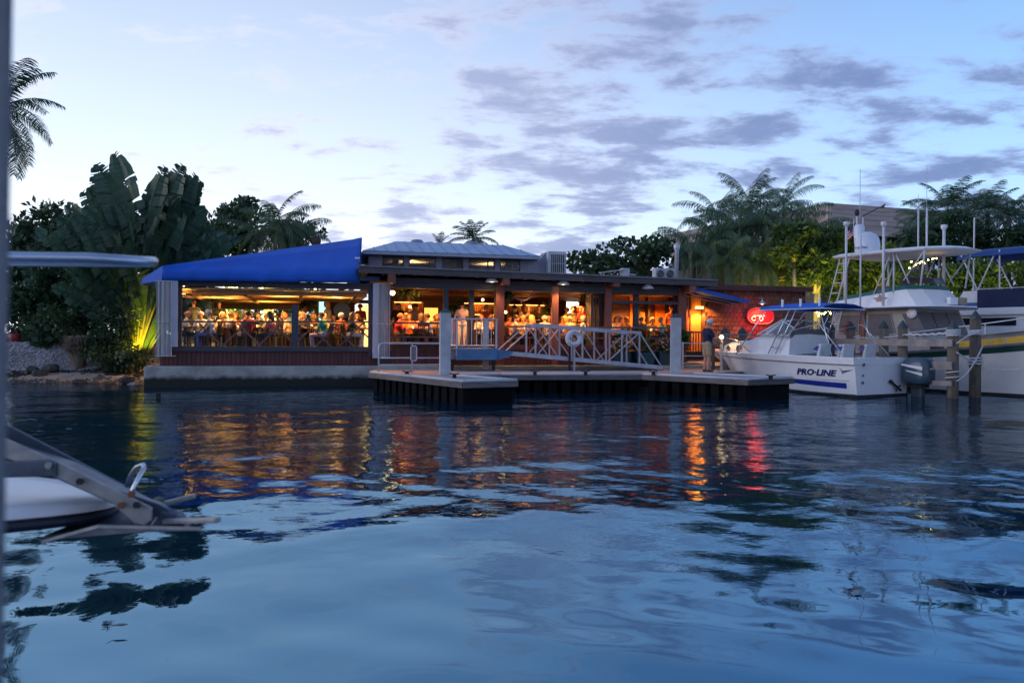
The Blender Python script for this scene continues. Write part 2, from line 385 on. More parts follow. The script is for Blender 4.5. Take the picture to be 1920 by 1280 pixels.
for k in range(-6, 26):
    lam = 0.5 * (1.16 ** k) * (0.9 + 0.2 * rs_.rand()); lam = min(lam, 7.0)
    th = rs_.normal(math.pi / 2 + 0.25, 0.75); kk = 2 * math.pi / lam; ph = rs_.rand() * 6.28
    slope = 0.0085 if lam < 0.5 else 0.0125 if lam < 1.6 else 0.0070
    warp = 0.5 * np.sin(WX * 0.7 / lam + k) * np.sin(WY * 0.55 / lam + 2 * k)
    nearf = np.clip((WY - 4.0) / 6.0, 0.12, 1.0) if lam < 0.5 else np.clip((WY - 2.0) / 6.0, 0.62, 1.0) if lam < 1.6 else np.clip(1.15 - WY / 60.0, 0.6, 1.0)
    Z += slope / kk * np.sin(kk * (WX * math.cos(th) + WY * math.sin(th)) + ph + warp * 2.2) * nearf
fade = np.clip((36 - WY) / 8, 0, 1) * np.clip((1.05 - np.abs(wcol)) / 0.1, 0, 1)[None, :]
Z *= fade
V = np.stack([WX, WY, Z], -1).reshape(-1, 3); nx, ny = len(wcol), len(wrow)
ii = np.arange(ny - 1)[:, None] * nx + np.arange(nx - 1)[None, :]
F = np.stack([ii, ii + 1, ii + nx + 1, ii + nx], -1).reshape(-1, 4)
# a strip behind the camera closes the basin
wme = np_mesh('water', V, F, [water_material()], smooth=True); wo = bpy.data.objects.new('water', wme); C.objects.link(wo); wo['kind'] = 'structure'
V2 = np.array([(-1400, -600, 0), (1400, -600, 0), (1400, 1.2, 0), (-1400, 1.2, 0)], dtype=float)
w2 = np_mesh('water', V2, np.array([[0, 1, 2, 3]]), [wme.materials[0]]); o2 = bpy.data.objects.new('water', w2); C.objects.link(o2); o2['kind'] = 'structure'

# ------------------------------------------------------------------ materials of the building
siding = mat('red_brown_siding', (0.085, 0.022, 0.022), 0.62, 0.35, 3.0, 0.3, stretch=(6, 6, 0.6))
darkwood = mat('dark_blue_brown_timber', (0.045, 0.042, 0.055), 0.6, 0.3, 3.0, 0.25, stretch=(0.6, 6, 6))
redpost = mat('red_brown_post_wood', (0.20, 0.06, 0.042), 0.55, 0.3, 4.0, 0.25, stretch=(6, 6, 0.6))
bluepost = mat('dark_blue_post', (0.028, 0.038, 0.062), 0.5, 0.25, 4.0, 0.15, stretch=(6, 6, 0.6))
railwood = mat('dark_rail_wood', (0.15, 0.075, 0.055), 0.55, 0.3, 5.0, 0.2)
fasc = mat('fascia_brown', (0.075, 0.066, 0.075), 0.6, 0.3, 2.5, 0.25, stretch=(0.5, 6, 6))
canvas = mat('blue_canvas', (0.003, 0.095, 0.52), 0.72, 0.14, 0.9, 0.3)
tanceil = mat('tan_ceiling_boards', (0.52, 0.36, 0.20), 0.7, 0.3, 2.5, 0.2, stretch=(0.4, 5, 1))
inwood = mat('interior_brown_wood', (0.10, 0.045, 0.022), 0.5, 0.4, 2.0, 0.2, stretch=(0.5, 5, 5))
inwall = mat('interior_ochre_plaster', (0.26, 0.10, 0.032), 0.7, 0.3, 1.5, 0.15)
white = mat('white_paint', (0.80, 0.80, 0.82), 0.45, 0.07, 3.0)
concrete = mat('seawall_concrete', (0.33, 0.315, 0.30), 0.85, 0.3, 1.6, 0.6, col2=(0.44, 0.42, 0.395))
metalroof = mat('blue_grey_metal_roof', (0.20, 0.32, 0.52), 0.42, 0.15, 1.5, 0.05, metal=0.25)
greytrim = mat('lavender_grey_trim', (0.26, 0.26, 0.33), 0.6, 0.12, 3.0)
acgrey = mat('air_handler_grey', (0.52, 0.53, 0.57), 0.5, 0.15, 2.0)
dark = mat('near_black', (0.012, 0.012, 0.016), 0.7, 0.2, 4.0)
steel = mat('galvanised_steel', (0.46, 0.47, 0.52), 0.4, 0.18, 6.0, 0.05, metal=0.55)
def glassy(name, col, alpha, rough=0.1):
    m = bpy.data.materials.new(name); m.use_nodes = True; t = m.node_tree; b = t.nodes['Principled BSDF']; o = t.nodes['Material Output']
    b.inputs['Base Color'].default_value = (*col, 1); b.inputs['Roughness'].default_value = rough
    tr = t.nodes.new('ShaderNodeBsdfTransparent'); ms = t.nodes.new('ShaderNodeMixShader'); ms.inputs[0].default_value = alpha
    t.links.new(tr.outputs[0], ms.inputs[1]); t.links.new(b.outputs[0], ms.inputs[2]); t.links.new(ms.outputs[0], o.inputs[0]); MATS[name] = m; return m
vinyl = glassy('clear_vinyl_sheet', (0.40, 0.42, 0.48), 0.55, 0.25)
pane_g = glassy('window_glass', (0.10, 0.11, 0.13), 0.22, 0.04)
bulb_m = memit('warm_bulb', (1.0, 0.72, 0.34), 8.0)
glowrim = memit('warm_lamp_glow', (1.0, 0.78, 0.40), 2.2)
FL = 1.15
WARM, ORNG, YEL = (1.0, 0.56, 0.18), (1.0, 0.36, 0.07), (1.0, 0.56, 0.13)
def S(px, t=0.0): return BLD.hy(px, 620, t)[0]
def Zb(px, py, t=0.0): return BLD.hy(px, py, t)[1]

# ------------------------------------------------------------------ seawall
mb = MB(); s0, s1 = S(270, -0.4), S(1520, -0.4)
mb.box(s0, s1, -0.4, 0.5, -1.5, 0.66)
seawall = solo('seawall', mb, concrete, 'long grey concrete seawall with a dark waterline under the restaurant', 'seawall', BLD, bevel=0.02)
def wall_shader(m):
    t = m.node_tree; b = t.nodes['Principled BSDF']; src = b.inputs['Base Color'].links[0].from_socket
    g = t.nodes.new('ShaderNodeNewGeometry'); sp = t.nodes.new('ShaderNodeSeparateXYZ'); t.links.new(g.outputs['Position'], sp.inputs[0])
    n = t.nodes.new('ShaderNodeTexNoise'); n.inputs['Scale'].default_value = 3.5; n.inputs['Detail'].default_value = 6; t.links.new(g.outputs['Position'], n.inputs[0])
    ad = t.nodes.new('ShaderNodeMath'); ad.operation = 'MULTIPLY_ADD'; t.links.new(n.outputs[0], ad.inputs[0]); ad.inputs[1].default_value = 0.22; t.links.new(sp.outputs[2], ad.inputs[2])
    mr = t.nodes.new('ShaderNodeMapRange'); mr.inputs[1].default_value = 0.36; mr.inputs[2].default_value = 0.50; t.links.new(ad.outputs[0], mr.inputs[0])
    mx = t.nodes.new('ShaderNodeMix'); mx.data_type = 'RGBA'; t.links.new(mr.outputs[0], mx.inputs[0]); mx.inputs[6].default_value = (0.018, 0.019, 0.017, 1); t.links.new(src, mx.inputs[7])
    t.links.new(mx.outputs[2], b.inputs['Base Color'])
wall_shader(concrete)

# ------------------------------------------------------------------ the restaurant
sT0, sT1, sM1 = S(300), S(703), S(1288)
rest = thing('restaurant', 'long low waterside restaurant with a blue canvas roof, red brown siding and open lit bays', 'restaurant', BLD, (sT0, 0, 0.66))
mb = MB(); mb.box(sT0, S(1322), 0.06, 10.5, 0.84, FL); part('floor', mb, mat('dark_floor_boards', (0.028, 0.016, 0.011), 0.5, 0.3, 3.0, stretch=(0.5, 6, 1)), rest)
# skirting boards, each one its own piece
def boards(x0, x1, z0, z1, t, m, wd=0.132, name='siding_board'):
    n = int((x1 - x0) / wd); wd = (x1 - x0) / n
    ms = []
    for k in range(3):
        b = MB(); d = 0.022 + 0.004 * k; b.box(0.006, wd - 0.006, -d, 0, 0, z1 - z0); ms.append(mesh_of(b, name, m))
    for i in range(n): inst(name, ms[rnd.randrange(3)], rest, (x0 + i * wd, t, z0))
mb = MB(); mb.box(sT0, sM1, 0.0, 0.06, 0.66, 1.16); part('backing_wall', mb, darkwood, rest)
boards(sT0, sT1, 0.665, 1.12, 0.0, siding)
boards(S(735), S(1140), 0.665, 1.20, 0.0, siding)
mb = MB(); mb.box(sT0, sT1, -0.09, 0.09, 1.125, 1.285); part('sill_beam', mb, darkwood, rest)
mb = MB(); mb.box(sT1, sM1, -0.07, 0.09, 1.205, 1.36); part('sill_beam', mb, siding, rest)
# posts
def post(px, wpx, py0, py1, m, t=0.0, deep=0.16):
    x0, x1 = S(px - wpx / 2, t - deep / 2), S(px + wpx / 2, t - deep / 2); mb = MB(); mb.box(x0, x1, t - deep / 2, t + deep / 2, Zb(px, py1, t), Zb(px, py0, t)); return part('post', mb, m, rest, bevel=0.008)
post(331, 18, 530, 656, darkwood); post(698, 15, 530, 668, bluepost); post(553, 13, 572, 652, bluepost)
post(836, 9, 530, 690, bluepost); post(884, 9, 535, 672, darkwood, t=0.35); post(938, 15, 528, 684, redpost)
post(930, 5, 536, 660, dark, t=0.2); post(1041, 12, 536, 690, redpost); post(1141, 12, 530, 694, redpost)
post(1126, 5, 540, 640, dark, t=0.2); post(1110, 4, 540, 630, darkwood, t=0.3); post(1193, 9, 545, 640, darkwood, t=0.3); post(1280, 14, 540, 694, redpost); post(1269, 7, 540, 640, dark, t=0.2)
# terrace header beam with pale trim strip
mb = MB(); mb.box(S(322, -0.1), S(712, -0.1), -0.1, 0.1, Zb(500, 539), Zb(500, 528)); part('header_beam', mb, darkwood, rest)
mb = MB(); mb.box(S(344, -0.15), S(545, -0.15), -0.16, -0.11, Zb(450, 527.5), Zb(450, 526)); mb.box(S(560, -0.15), S(668, -0.15), -0.16, -0.11, Zb(600, 528.5), Zb(600, 527)); part('trim_strip', mb, white, rest)
# the canvas roof over the terrace: valance, main slope up to the hip, left flap, right gable
A = BLD
def pt(px, py, t): x, z = BLD.hy(px, py, t); return (x, t, z)
mb = MB()
e0, e1 = pt(303, 526, -0.35), pt(672, 531, -0.35); v0, v1 = pt(304, 510, -0.33), pt(672, 516, -0.33)
h0, h1, h2 = pt(305, 498, -0.25), pt(660, 449, 3.2), pt(677, 445, 3.4)
n_ = 48
rows = []
for k in range(n_ + 1):
    f = k / n_; lo = Vector(e0).lerp(Vector(e1), f); vv = Vector(v0).lerp(Vector(v1), f)
    wv = 0.018 * math.sin(f * 47) + 0.014 * math.sin(f * 83 + 1); vv.y -= 0.02 * math.sin(f * 9); lo.y += 0.02 * math.sin(f * 21) + wv; lo.z += 0.014 * abs(math.sin(f * math.pi * 6)) + 0.4 * wv
    top = Vector(h0).lerp(Vector(h1), min(1, f / 0.955)) if f < 0.955 else Vector(h1).lerp(Vector(h2), (f - 0.955) / 0.045)
    md = vv.lerp(top, 0.5); sg_ = 0.022 * abs(math.sin(f * math.pi * 6)); md.z -= 0.03 * math.sin(math.pi * f) + sg_ - 0.5 * wv
    q1_ = vv.lerp(top, 0.25) - Vector((0, 0, sg_ * 0.8 - 0.6 * wv)); q3_ = vv.lerp(top, 0.75) - Vector((0, 0, sg_ * 0.7)); rows.append([lo, lo.lerp(vv, 0.5) + Vector((0, wv * 0.6, 0)), vv, q1_, md, q3_, top])
mb.loft(rows, closed_ring=False)
canopy = part('canvas_roof', mb, canvas, rest, smooth=True)
canopy.modifiers.new('s', 'SOLIDIFY').thickness = 0.02
mb = MB()
fl0, fl1 = pt(265, 532, 0.6), pt(266, 523, 0.6)
bk0 = (fl1[0] - 0.0, 9.0, fl1[2]); bk1 = (h2[0], 9.0, h2[2])
mb.add([h0, v0, e0, fl0, fl1], [(0, 1, 4), (1, 2, 3, 4)])
mb.add([h0, fl1, bk0, bk1, h2, h1], [(0, 1, 2, 3), (0, 3, 4, 5)])
mb.add([fl1, fl0, (fl0[0], 9.0, fl0[2]), bk0], [(0, 1, 2, 3)])
part('canvas_flap', mb, canvas, rest).modifiers.new('s', 'SOLIDIFY').thickness = 0.015
mb = MB(); g0 = (e1[0] + 0.03, -0.35, e1[2]); g1 = (h2[0] + 0.02, 3.4, h2[2]); g2 = (h2[0] + 0.02, 9.0, h2[2]); g3 = (e1[0] + 0.03, 9.0, e1[2])
mb.add([g0, g1, g2, g3], [(0, 1, 2, 3)]); part('canvas_gable', mb, canvas, rest).modifiers.new('s', 'SOLIDIFY').thickness = 0.02
mb = MB(); q = pt(670, 487, 1.2); mb.cbox(q, 0.16, 0.1, 0.17); part('wall_box', mb, white, rest)
mb = MB(); q0 = pt(676, 518, -0.25); q1 = pt(712, 527, -0.25); mb.box(q0[0], q1[0], -0.25, -0.2, q1[2], q0[2]); part('side_panel', mb, mat('dark_blue_panel', (0.02, 0.05, 0.14), 0.6, 0.2), rest)
# terrace ceiling with joists, back beam and posts
zc_ = 3.10
mb = MB(); mb.box(S(305), S(690), 0.12, 9.2, zc_, zc_ + 0.05); part('ceiling', mb, tanceil, rest)
for k in range(10):
    mb = MB(); mb.box(S(308), S(690), 0.7 + k * 0.9, 0.82 + k * 0.9, zc_ - 0.14, zc_ - 0.002); part('joist', mb, tanceil, rest)
for k in range(4):
    x = S(345) + k * 1.75; mb = MB(); mb.box(x, x + 0.1, 0.2, 9.1, zc_ - 0.20, zc_ - 0.143); part('stringer', mb, inwood, rest)
mb = MB(); mb.box(S(305), S(690), 9.0, 9.2, 2.74, zc_ - 0.005); part('back_beam', mb, tanceil, rest)
for px in (397, 480, 570):
    x = S(px, 9.1); mb = MB(); mb.box(x - 0.07, x + 0.07, 9.03, 9.17, FL, 2.74); part('back_post', mb, tanceil, rest)
mb = MB(); mb.box(S(305), S(690), 9.05, 9.12, FL, 1.75); part('back_knee_wall', mb, inwood, rest)
# terrace right-hand partition wall, with doorway, window and blue disc
xw = S(596, 6.0)
mb = MB(); mb.box(xw, S(665, 6.0), 6.0, 6.1, FL, zc_ - 0.005); part('partition_wall', mb, mat('maroon_shingle_wall', (0.085, 0.035, 0.04), 0.7, 0.4, 6.0, 0.4), rest)
mb = MB(); mb.box(S(598, 5.98), S(611, 5.98), 5.94, 5.985, Zb(600, 600, 5.95), Zb(600, 553, 5.95)); part('window', mb, memit('teal_screen_light', (0.30, 0.85, 0.80), 1.3), rest)
mb = MB(); mb.box(S(612, 5.95), S(619, 5.95), 5.88, 5.985, FL, zc_ - 0.15); mb.box(S(592, 5.95), S(597, 5.95), 5.88, 5.985, FL, zc_ - 0.15); part('window_frame', mb, tanceil, rest)
mb = MB(); mb.box(S(671, 6.05), S(690, 6.05), 6.05, 6.1, FL, Zb(680, 571, 6.0)); part('doorway', mb, memit('lit_doorway_yellow', (1.0, 0.60, 0.16), 1.4), rest)
mb = MB(); mb.box(S(665, 6.0), S(694, 6.0), 5.98, 6.04, Zb(680, 569, 6.0), zc_ - 0.006); part('door_head', mb, inwood, rest)
mb = MB(); q = pt(641, 582, 5.9); mb.lathe([(0.001, 0), (0.33, 0), (0.33, 0.04), (0.001, 0.04)], (q[0], q[1], q[2]), 28, 'y')
solo('wall_disc', mb, mat('pale_blue_enamel', (0.25, 0.38, 0.62), 0.4, 0.05), 'plain pale blue round disc on the maroon wall behind the diners', 'disc', BLD)
# main roof: fascia, soffit, slab
f0, f1 = pt(672, 497, -0.75), pt(1345, 524.5, -0.75)
mb = MB()
za, zb_ = f0[2], f1[2]
def roofz(x): return za + (zb_ - za) * (x - f0[0]) / (f1[0] - f0[0])
mb.add([(f0[0], -0.72, za - 0.01), (f1[0], -0.72, zb_ - 0.01), (f1[0], 9, zb_ - 0.01), (f0[0], 9, za - 0.01), (f0[0], -0.72, za - 0.09), (f1[0], -0.72, zb_ - 0.09), (f1[0], 9, zb_ - 0.09), (f0[0], 9, za - 0.09)],
       [(0, 1, 2, 3), (7, 6, 5, 4), (0, 4, 5, 1), (1, 5, 6, 2), (2, 6, 7, 3), (3, 7, 4, 0)]); part('roof', mb, fasc, rest)
nb = 5
for k in range(nb):
    xa = f0[0] + (f1[0] - f0[0]) * k / nb + 0.004; xb = f0[0] + (f1[0] - f0[0]) * (k + 1) / nb - 0.004
    mb = MB(); mb.bar((xa, -0.75, roofz(xa) - 0.12), (xb, -0.75, roofz(xb) - 0.12), 0.05, 0.24); part('fascia_board', mb, fasc, rest)
mb = MB(); mb.bar((f0[0], -0.80, roofz(f0[0]) - 0.02), (f1[0], -0.80, roofz(f1[0]) - 0.02), 0.06, 0.05); part('gutter', mb, mat('gutter_grey', (0.16, 0.15, 0.18), 0.5), rest)
for k in range(24):
    x = f0[0] + 0.3 + k * (f1[0] - f0[0] - 0.5) / 23; mb = MB(); mb.bar((x, -0.70, roofz(x) - 0.18), (x, 0.1, roofz(x) - 0.18), 0.06, 0.13); part('rafter', mb, darkwood, rest)
mb = MB(); mb.bar((S(735), 0, 3.43), (S(1290), 0, 3.36), 0.14, 0.34); part('header_beam', mb, darkwood, rest)
mb = MB(); mb.bar((S(1140), 0, 2.93), (S(1290), 0, 2.90), 0.1, 0.10); part('header_trim', mb, darkwood, rest)
for px, py in ((735, 522), (949, 526), (1156, 530), (1298, 541)):
    q = pt(px, py, -0.7); mb = MB(); mb.cbox((q[0], -0.45, q[2]), 0.24, 0.6, 0.28); b_ = part('beam_end', mb, redpost, rest)
    mb = MB(); mb.cbox((q[0], -0.45, q[2] + 0.155), 0.26, 0.62, 0.025); part('flashing', mb, white, b_)
# side and back walls of the main room
zr = 3.46
mb = MB(); mb.box(S(693, 0.5), sM1 + 1.2, 0.15, 8.4, zr, zr + 0.05); part('ceiling', mb, inwood, rest)
for k in range(7):
    mb = MB(); mb.box(sT1 + 0.3, sM1 + 1.0, 1.0 + k * 1.05, 1.14 + k * 1.05, zr - 0.16, zr - 0.003); part('ceiling_beam', mb, inwood, rest)
mb = MB(); mb.box(S(690, 8.2), S(1062, 8.2), 8.2, 8.3, FL, zr - 0.004); part('back_wall', mb, inwood, rest)
mb = MB(); mb.box(S(1085, 8.2), S(1345, 8.2), 8.2, 8.3, FL, zr - 0.004); part('back_wall', mb, inwood, rest)
mb = MB(); mb.box(S(1062, 8.2), S(1085, 8.2), 8.22, 8.28, FL, Zb(1072, 566, 8.2)); part('bright_doorway', mb, memit('kitchen_light', (1.0, 0.86, 0.58), 2.4), rest)
mb = MB(); mb.box(S(1062, 8.2), S(1085, 8.2), 8.2, 8.3, Zb(1072, 565, 8.2), zr - 0.004); part('door_head', mb, inwood, rest)
mb = MB(); mb.box(S(796, 6.6), S(821, 6.6), 6.62, 6.7, FL, Zb(800, 577, 6.6)); part('lit_arch', mb, memit('arch_light', (1.0, 0.42, 0.07), 1.15), rest)
# right-hand inner room: orange lit panels and dark mullions
for (pa, pb, ya, yb) in ((1181, 1191, 550, 612), (1201, 1209, 585, 612), (1228, 1247, 567, 612), (1254, 1261, 564, 612)):
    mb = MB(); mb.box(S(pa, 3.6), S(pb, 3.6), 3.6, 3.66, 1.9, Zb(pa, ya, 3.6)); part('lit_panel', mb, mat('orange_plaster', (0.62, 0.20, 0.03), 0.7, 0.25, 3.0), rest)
mb = MB(); mb.box(S(1142, 3.7), S(1290, 3.7), 3.7, 3.78, FL, zr - 0.004); part('partition_wall', mb, inwood, rest)
for px in (1197, 1216, 1250, 1264):
    mb = MB(); x = S(px, 3.5); mb.box(x - 0.05, x + 0.05, 3.44, 3.56, FL, zr - 0.01); part('mullion', mb, darkwood, rest)
# horizontal rail with counter along the main bays
for pa, pb, py in ((735, 831, 605), (950, 1035, 612), (1047, 1135, 613), (1148, 1272, 614)):
    mb = MB(); mb.bar(pt(pa, py, 0.02), pt(pb, py + 1, 0.02), 0.16, 0.065); part('counter_rail', mb, railwood, rest)
    mb = MB(); mb.bar((S(pa), 0.02, 1.62), (S(pb), 0.02, 1.62), 0.06, 0.05); part('mid_rail', mb, railwood, rest)
mb = MB(); mb.bar(pt(735, 645, -0.12), pt(832, 645, -0.12), 0.3, 0.06); part('bench_plank', mb, railwood, rest)
# clerestory cupola
tcu = 3.6
mb = MB(); mb.box(S(690, tcu), S(1008, tcu), tcu + 0.05, 7.2, 3.7, Zb(850, 501, tcu)); part('cupola_curb', mb, greytrim, rest)
wins = [(716, 756), (766, 817), (828, 868), (878, 927), (937, 975)]
zt_, zb2 = Zb(840, 484, tcu), Zb(840, 505, tcu)
prevx = S(690, tcu)
cu = []
for (a_, b_) in wins + [(1008, 1010)]:
    mb = MB(); mb.box(prevx, S(a_, tcu), tcu, tcu + 0.1, zb2 - 0.2, zt_ + 0.15); part('cupola_wall', mb, greytrim, rest); prevx = S(b_, tcu)
mb = MB(); mb.box(S(690, tcu), S(1008, tcu), tcu - 0.01, tcu + 0.11, zt_ + 0.03, zt_ + 0.2); part('cupola_head', mb, greytrim, rest)
for i, (a_, b_) in enumerate(wins):
    mb = MB(); x0, x1 = S(a_, tcu), S(b_, tcu)
    for (u0, u1, w0, w1) in ((x0, x1, zb2 - 0.02, zb2 + 0.02), (x0, x1, zt_ - 0.03, zt_ + 0.02), (x0, x0 + 0.04, zb2 + 0.021, zt_ - 0.031), (x1 - 0.04, x1, zb2 + 0.021, zt_ - 0.031)):
        mb.box(u0, u1, tcu + 0.02, tcu + 0.07, w0, w1)
    wn = part('window', mb, inwood, rest)
    mb = MB(); mb.box(x0 + 0.04, x1 - 0.04, tcu + 0.04, tcu + 0.05, zb2 + 0.02, zt_ - 0.03); part('pane', mb, pane_g, wn)
    if i in (0, 2, 4):
        mb = MB(); mb.box(x0 + 0.5, x1 - 0.05, tcu + 1.2, tcu + 1.25, 3.72, zt_); part('inner_panel', mb, mat('pine_panel', (0.55, 0.28, 0.13), 0.6, 0.2), rest)
    if i in (1, 3):
        mb = MB(); x = x0 + (x1 - x0) * 0.72; mb.box(x, x + 0.05, tcu + 0.025, tcu + 0.065, zb2 + 0.03, zt_ - 0.04); part('mullion', mb, inwood, wn)
for px in (695, 1005):
    x = S(px, tcu)
    for tt in (4.9, 6.6): mb = MB(); mb.box(x - 0.05, x + 0.05, tt, tt + 0.15, 3.72, zt_ + 0.1); part('cupola_post', mb, greytrim, rest)
for (a_, b_) in ((690, 745), (770, 800), (845, 900), (930, 975), (985, 1008)):
    mb = MB(); mb.box(S(a_, 7.2), S(b_, 7.2), 7.15, 7.2, 3.72, zt_ + 0.1); part('cupola_back_panel', mb, greytrim, rest)
ze = Zb(850, 478, tcu - 0.55)
ea, eb = S(679, tcu - 0.55), S(1012, tcu - 0.55)
mb = MB(); mb.box(ea, eb, tcu - 0.55, 7.8, ze - 0.06, ze + 0.06); part('cupola_fascia', mb, mat('pale_blue_grey_fascia', (0.33, 0.36, 0.46), 0.5, 0.1), rest)
zrg = BLD.hy(830, 455.5, 5.6)[1]; ra, rb = BLD.hy(743, 455, 5.6)[0], BLD.hy(945, 457, 5.6)[0]
mb = MB(); z0 = ze + 0.065
mb.add([(ea, tcu - 0.57, z0), (eb, tcu - 0.57, z0), (eb, 7.82, z0), (ea, 7.82, z0), (ra, 5.6, zrg), (rb, 5.6, zrg)], [(0, 1, 5, 4), (1, 2, 5), (2, 3, 4, 5), (3, 0, 4)])
cr_ = part('cupola_roof', mb, metalroof, rest)
nsm = 15
for k in range(1, nsm):
    f = k / nsm; x = ea + (eb - ea) * f
    if x < ra: top = (x, tcu - 0.57 + (5.6 - tcu + 0.57) * (x - ea) / (ra - ea), z0 + (zrg - z0) * (x - ea) / (ra - ea))
    elif x > rb: g_ = (eb - x) / (eb - rb); top = (x, tcu - 0.57 + (5.6 - tcu + 0.57) * g_, z0 + (zrg - z0) * g_)
    else: top = (x, 5.6, zrg)
    mb = MB(); mb.bar((x, tcu - 0.57, z0 + 0.012), (top[0], top[1], top[2] + 0.012), 0.03, 0.025); part('roof_seam', mb, metalroof, cr_)
for px in (782, 886):
    x = BLD.hy(px, 455, 5.9)[0]; mb = MB(); mb.lathe([(0.28, -0.1), (0.28, 0.05), (0.2, 0.14), (0.001, 0.17)], (x, 5.9, zrg - 0.1 + 0.08), 16)
    solo('roof_ventilator', mb, greytrim, 'round grey ventilator on the %s of the blue cupola ridge' % ('left half' if px < 800 else 'right half'), 'roof vent', BLD, smooth=True)
for px in (770, 920): lamp('cupola_light', 'SPOT', BLD.w(S(px, 5.6), 5.8, zb2 + 0.08), 190, WARM, size=0.15, spot=150, aim=BLD.w(S(px, 5.6), 5.81, 6), blend=0.4)
# right-hand canvas entrance canopy
mb = MB()
c0, c1 = pt(1290, 535, -0.5), pt(1405, 563, -0.5)
d0, d1 = (c0[0], 1.2, c0[2] + 0.05), (c1[0], 1.2, c1[2] + 0.05)
mb.loft([[c0, c1], [d0, d1]], closed_ring=False); mb.loft([[(c0[0], -0.505, c0[2] - 0.11), (c1[0], -0.505, c1[2] - 0.10)], [(c0[0], -0.505, c0[2]), (c1[0], -0.505, c1[2])]], closed_ring=False)
mb.loft([[(c1[0], -0.5, c1[2] - 0.10), (c1[0], 1.2, c1[2] - 0.05)], [(c1[0], -0.5, c1[2]), (c1[0], 1.2, c1[2] + 0.05)]], closed_ring=False)
part('entrance_canopy', mb, canvas, rest).modifiers.new('s', 'SOLIDIFY').thickness = 0.012
for tt in (-0.42, 0.35, 1.1):
    mb = MB(); mb.tube([(c0[0], tt, c0[2] - 0.16), (c1[0] - 0.05, tt, c1[2] - 0.09)], 0.018, 6); part('canopy_tube', mb, steel, rest)
# entrance wall, orange lit
tE = 1.6
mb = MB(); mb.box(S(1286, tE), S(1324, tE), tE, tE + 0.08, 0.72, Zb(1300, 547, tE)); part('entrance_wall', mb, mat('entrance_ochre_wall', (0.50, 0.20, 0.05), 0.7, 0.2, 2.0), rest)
for px in (1288, 1294):
    mb = MB(); x = S(px, tE - 0.1); mb.box(x - 0.03, x + 0.03, tE - 0.12, tE - 0.05, 0.72, Zb(1300, 552, tE)); part('door_jamb', mb, redpost, rest)
mb = MB(); mb.bar(pt(1287, 622, 0.5), pt(1321, 623, 0.5), 0.08, 0.06); part('entrance_rail', mb, railwood, rest)
for k in range(7):
    p = pt(1290 + k * 5, 622, 0.5); mb = MB(); mb.box(p[0] - 0.02, p[0] + 0.02, 0.48, 0.52, Zb(1300, 664, 0.5), p[2] - 0.03); part('baluster', mb, redpost, rest)
for k in range(3):
    z = Zb(1300, 664 + k * 11, 0.4 - 0.25 * k); mb = MB(); mb.box(S(1286, 0.2), S(1322, 0.2), 0.25 - 0.28 * k, 0.60 - 0.28 * k, z - 0.05, z); part('step', mb, mat('pale_step_board', (0.45, 0.32, 0.22), 0.6, 0.2), rest)
# shingled wing
wing = thing('shingled_wing', 'low brown shingled wing with a flat roof right of the orange entrance', 'building', BLD, (S(1322, 1.2), 1.2, 0.5))
xa, xb = S(1323, 1.2), S(1511, 1.2); ztop = Zb(1420, 545, 1.2)
mb = MB(); mb.box(xa, xb, 1.25, 7.0, 0.3, ztop); part('wall', mb, mat('shingle_backing', (0.05, 0.022, 0.018), 0.8), wing)
shingle_m = mat('brown_cedar_shingle', (0.17, 0.072, 0.048), 0.7, 0.45, 5.0, 0.3, stretch=(5, 5, 0.8))
ms = []
for k in range(3):
    mb = MB(); wd = 0.195; hh = 0.20; d = 0.03
    mb.add([(0.006, 0, 0), (wd - 0.006, 0, 0.01 * (k - 1)), (wd - 0.006, 0, hh), (0.006, 0, hh), (0.006, -d, 0), (wd - 0.006, -d, 0.01 * (k - 1)), (wd - 0.006, -0.006, hh), (0.006, -0.006, hh)],
           [(4, 5, 6, 7), (0, 4, 7, 3), (1, 2, 6, 5), (0, 1, 5, 4), (3, 7, 6, 2)])
    ms.append(mesh_of(mb, 'shingle', shingle_m))
nc = int((xb - xa) / 0.195)
for r_ in range(13):
    for c_ in range(nc):
        x = xa + c_ * 0.195 + (0.09 if r_ % 2 else 0.0)
        if x + 0.19 > xb: continue
        if len([1 for ch in wing.children if ch.name.startswith('shingle')]) >= 300: break
        inst('shingle', ms[rnd.randrange(3)], wing, (x, 1.245, ztop - 0.19 - r_ * 0.17 + rnd.uniform(-0.008, 0.008)))
mb = MB(); mb.box(xa - 0.4, xb + 0.1, 0.95, 7.1, ztop + 0.005, ztop + 0.16); part('roof', mb, fasc, wing)
mb = MB(); mb.box(xa - 0.4, xb + 0.12, 0.90, 0.945, ztop - 0.02, ztop + 0.18); part('fascia_board', mb, siding, wing)

# stack of folded glass doors beside the second red brown post
fdr = thing('folding_screen', 'stack of dark framed glass doors folded open beside the second red brown post', 'glass screen', BLD, (S(1122, 0.3), 0.3, FL))
for k, px in enumerate((1109, 1115, 1121, 1127, 1132)):
    x = S(px, 0.3); tt = 0.16 + 0.05 * (k % 2); mb = MB()
    for (a_, b_, z0, z1) in ((tt, tt + 0.05, FL, 3.2), (tt + 0.65, tt + 0.7, FL, 3.2), (tt + 0.051, tt + 0.649, FL + 0.001, FL + 0.09), (tt + 0.051, tt + 0.649, 3.1, 3.199)): mb.box(x - 0.02, x + 0.02, a_, b_, z0, z1)
    f_ = part('door_leaf', mb, darkwood if k % 2 else bluepost, fdr); mb = MB(); mb.box(x - 0.004, x + 0.004, tt + 0.055, tt + 0.645, FL + 0.095, 3.095); part('pane', mb, pane_g, f_)

